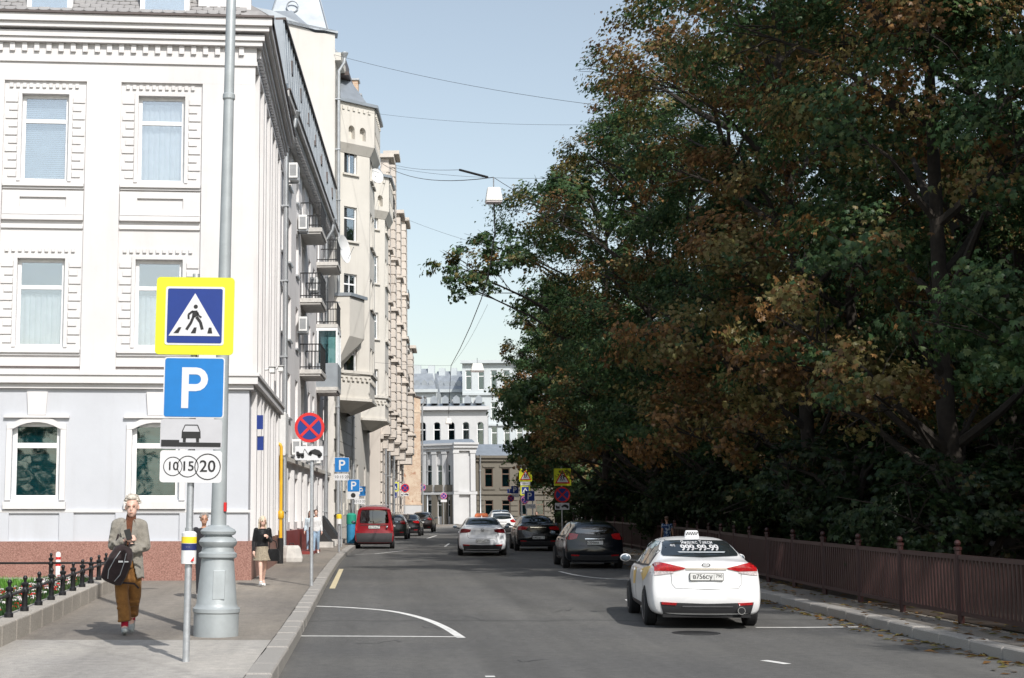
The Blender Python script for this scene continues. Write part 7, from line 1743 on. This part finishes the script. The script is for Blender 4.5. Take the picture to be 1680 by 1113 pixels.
# --- generic walkers
def walker(label, px, py_feet, py_head, skin='skin', rot=0.0, hair='hair_brown', hairlen=.05, top='dark_cloth', bottom='denim', skirt=False, dress=False, sleeves=True, shoes='shoe_white', stride=.25, arm=None, name='person', dz=.155, Y=None, coat_len=.86, voxel=.018):
    b = G(px, py_feet, dz) if Y is None else Vector((at(px,py_head,Y).x, Y, gz(Y)+dz))
    h = at(px, py_head, b.y).z-b.z; s = h/1.72
    o = thing(name, label, 'person', tuple(b), rot); o.scale = (s,s,s)
    nk, hc = V3(0,-.005,1.45), V3(0,-.02,1.6); sL, sR = V3(-.165,0,1.385), V3(.165,0,1.385)
    eL, eR = V3(-.215,.02,1.1), V3(.215,.0,1.1); wL, wR = V3(-.24,-.06,.86), V3(.23,-.09,.86)
    if arm == 'bent': eR = V3(.22,.03,1.12); wR = V3(.08,-.17,1.22)
    hL, hR = V3(-.08,0,.9), V3(.08,0,.9); kL, kR = V3(-.085,-stride*.45,.49), V3(.085,stride*.2,.49); aL, aR = V3(-.09,-stride*.62,.1), V3(.1,stride*.85,.13)
    mb = MB(); T = head_mb(mb, hc, .98); mb.cap(nk-V3(0,0,.08), hc-V3(0,-.01,.06), .05, .046)
    torso(mb, [(.9,.145,.1,0,0),(1.08,.12,.09,0,0),(1.28,.15,.1,0,0),(1.39,.14,.08,0,0),(1.44,.06,.05,0,0)])
    limb(mb, [sL,eL,wL], [.045,.036,.027]); limb(mb, [sR,eR,wR], [.045,.036,.027])
    hand_mb(mb, wL, (wL-eL), V3(-1,0,0), 1, 1, .4, 1); hand_mb(mb, wR, (wR-eR), V3(1,0,.2), 1, 1, .5, -1)
    limb(mb, [hL,kL,aL], [.08,.052,.036]); limb(mb, [hR,kR,aR], [.08,.052,.036]); mb.cap(aL,aL+V3(0,-.1,-.05),.036,.03); mb.cap(aR,aR+V3(0,-.1,-.06),.036,.03)
    remeshed(mb, 'body', skin, o, min(voxel,.012), 1); features(o, T, .98)
    mb = MB(); mb.ell(T(0,.03,.06), (.086,.095,.09), 14, 10)
    strands(mb, T, .98, 40, int(px), hairlen*.3, thick=.016)
    if hairlen > .1:
        for k in range(16):
            a = -.3+(PI+.6)*k/15; p = T(.082*math.cos(a),.03+.07*abs(math.sin(a)),.05); mb.cap(p, p+V3(.02*math.cos(a),.02,-hairlen), .026, .016, 8)
    remeshed(mb, 'hair', hair, o, .012, 1)
    mb = MB(); torso(mb, [(coat_len,.17,.125,0,0),(1.08,.145,.115,0,0),(1.28,.165,.125,0,0),(1.38,.155,.1,0,0),(1.43,.08,.07,0,0)])
    if sleeves: limb(mb, [sL,eL,eL.lerp(wL,.85)], [.068,.056,.046]); limb(mb, [sR,eR,eR.lerp(wR,.85)], [.068,.056,.046])
    else: limb(mb, [sL,sL.lerp(eL,.3)], [.065,.06]); limb(mb, [sR,sR.lerp(eR,.3)], [.065,.06])
    remeshed(mb, 'jacket' if sleeves else 'top', top, o, voxel, 1)
    if skirt or dress:
        mb = MB(); rings = []
        z1 = .64 if skirt else .45
        for i in range(7):
            t = i/6; z = 1.0-(1.0-z1)*t; w_ = .14+.1*t; rings.append([(w_*math.cos(2*PI*j/24)*(1+.06*t*math.sin(j*2.1)), (w_*.8+.03*t)*math.sin(2*PI*j/24)*(1+.06*t*math.sin(j*2.1)), z) for j in range(24)])
        mb.ringstrip(rings); mb.build('skirt', bottom, o, smooth=True, world=False)
    else:
        mb = MB(); torso(mb, [(.84,.155,.115,0,0),(.95,.155,.11,0,0),(1.02,.14,.105,0,0)]); limb(mb, [hL+V3(0,0,-.03),kL,aL+V3(0,0,.03)], [.1,.075,.06]); limb(mb, [hR+V3(0,0,-.03),kR,aR+V3(0,0,.03)], [.1,.075,.06]); remeshed(mb, 'trousers', bottom, o, voxel, 1)
    for a, pt in ((aL,.1),(aR,-.35)): mb = MB(); shoe(mb, a, (0,-1,0), 1.05, pt); remeshed(mb, 'shoe', shoes, o, .014, 1)
    return o, b, s
wo_, wb, ws = walker('blond person in a black leather jacket and short patterned skirt with a black handbag', 430, 962, 848, 'skin', .35, 'hair_blond', .34, 'leather', 'skirt', skirt=True, arm='bent', stride=.32, coat_len=.98, voxel=.015)
bag = thing('handbag', 'black handbag carried by the blond person in the leather jacket', 'bag', wo_.location); place_as(bag, wo_)
mb = MB(); mb.ringstrip([[(.26+w_*math.cos(2*PI*j/16), -.1+.07*math.sin(2*PI*j/16), z) for j in range(16)] for z,w_ in ((.62,.15),(.66,.18),(.84,.17),(.92,.13))]); mb.build('pouch', 'leather', bag, smooth=40, world=False)
mb = MB(); mb.tube([(.15,-.1,.9),(.17,-.06,1.1),(.22,.02,1.16),(.33,-.06,1.1),(.36,-.1,.9)], .012, 6); mb.build('strap', 'leather', bag, world=False)
walker('grey-haired person mostly hidden behind the large lamp post', 333, 982, 843, 'skin_tan', .2, 'hair_grey', .03, 'dark_cloth', 'dark_cloth', stride=.1)
walker('person in a pale blue shirt and jeans beyond the no stopping sign pole', 518, 908, 837, 'skin', .1, 'hair_brown', .05, 'white_cloth', 'denim', stride=.22, voxel=.022)
walker('person in pale blue top and light jeans walking just behind the no stopping sign pole', 509, 905, 839, 'skin', -.1, 'hair_brown', .3, 'pale_blue', 'denim', stride=.25, voxel=.022)
walker('person in a blue floral dress on the shaded pavement beyond the white taxi', 1094, 0, 848, 'skin_tan', PI, 'hair_brown', .04, 'floral', 'floral', dress=True, sleeves=False, Y=46, voxel=.018)
walker('person in a green top near the yellow signs on the far side', 880, 0, 840, 'skin', 0, 'hair_brown', .1, 'green_top', 'dark_cloth', Y=78, voxel=.022)
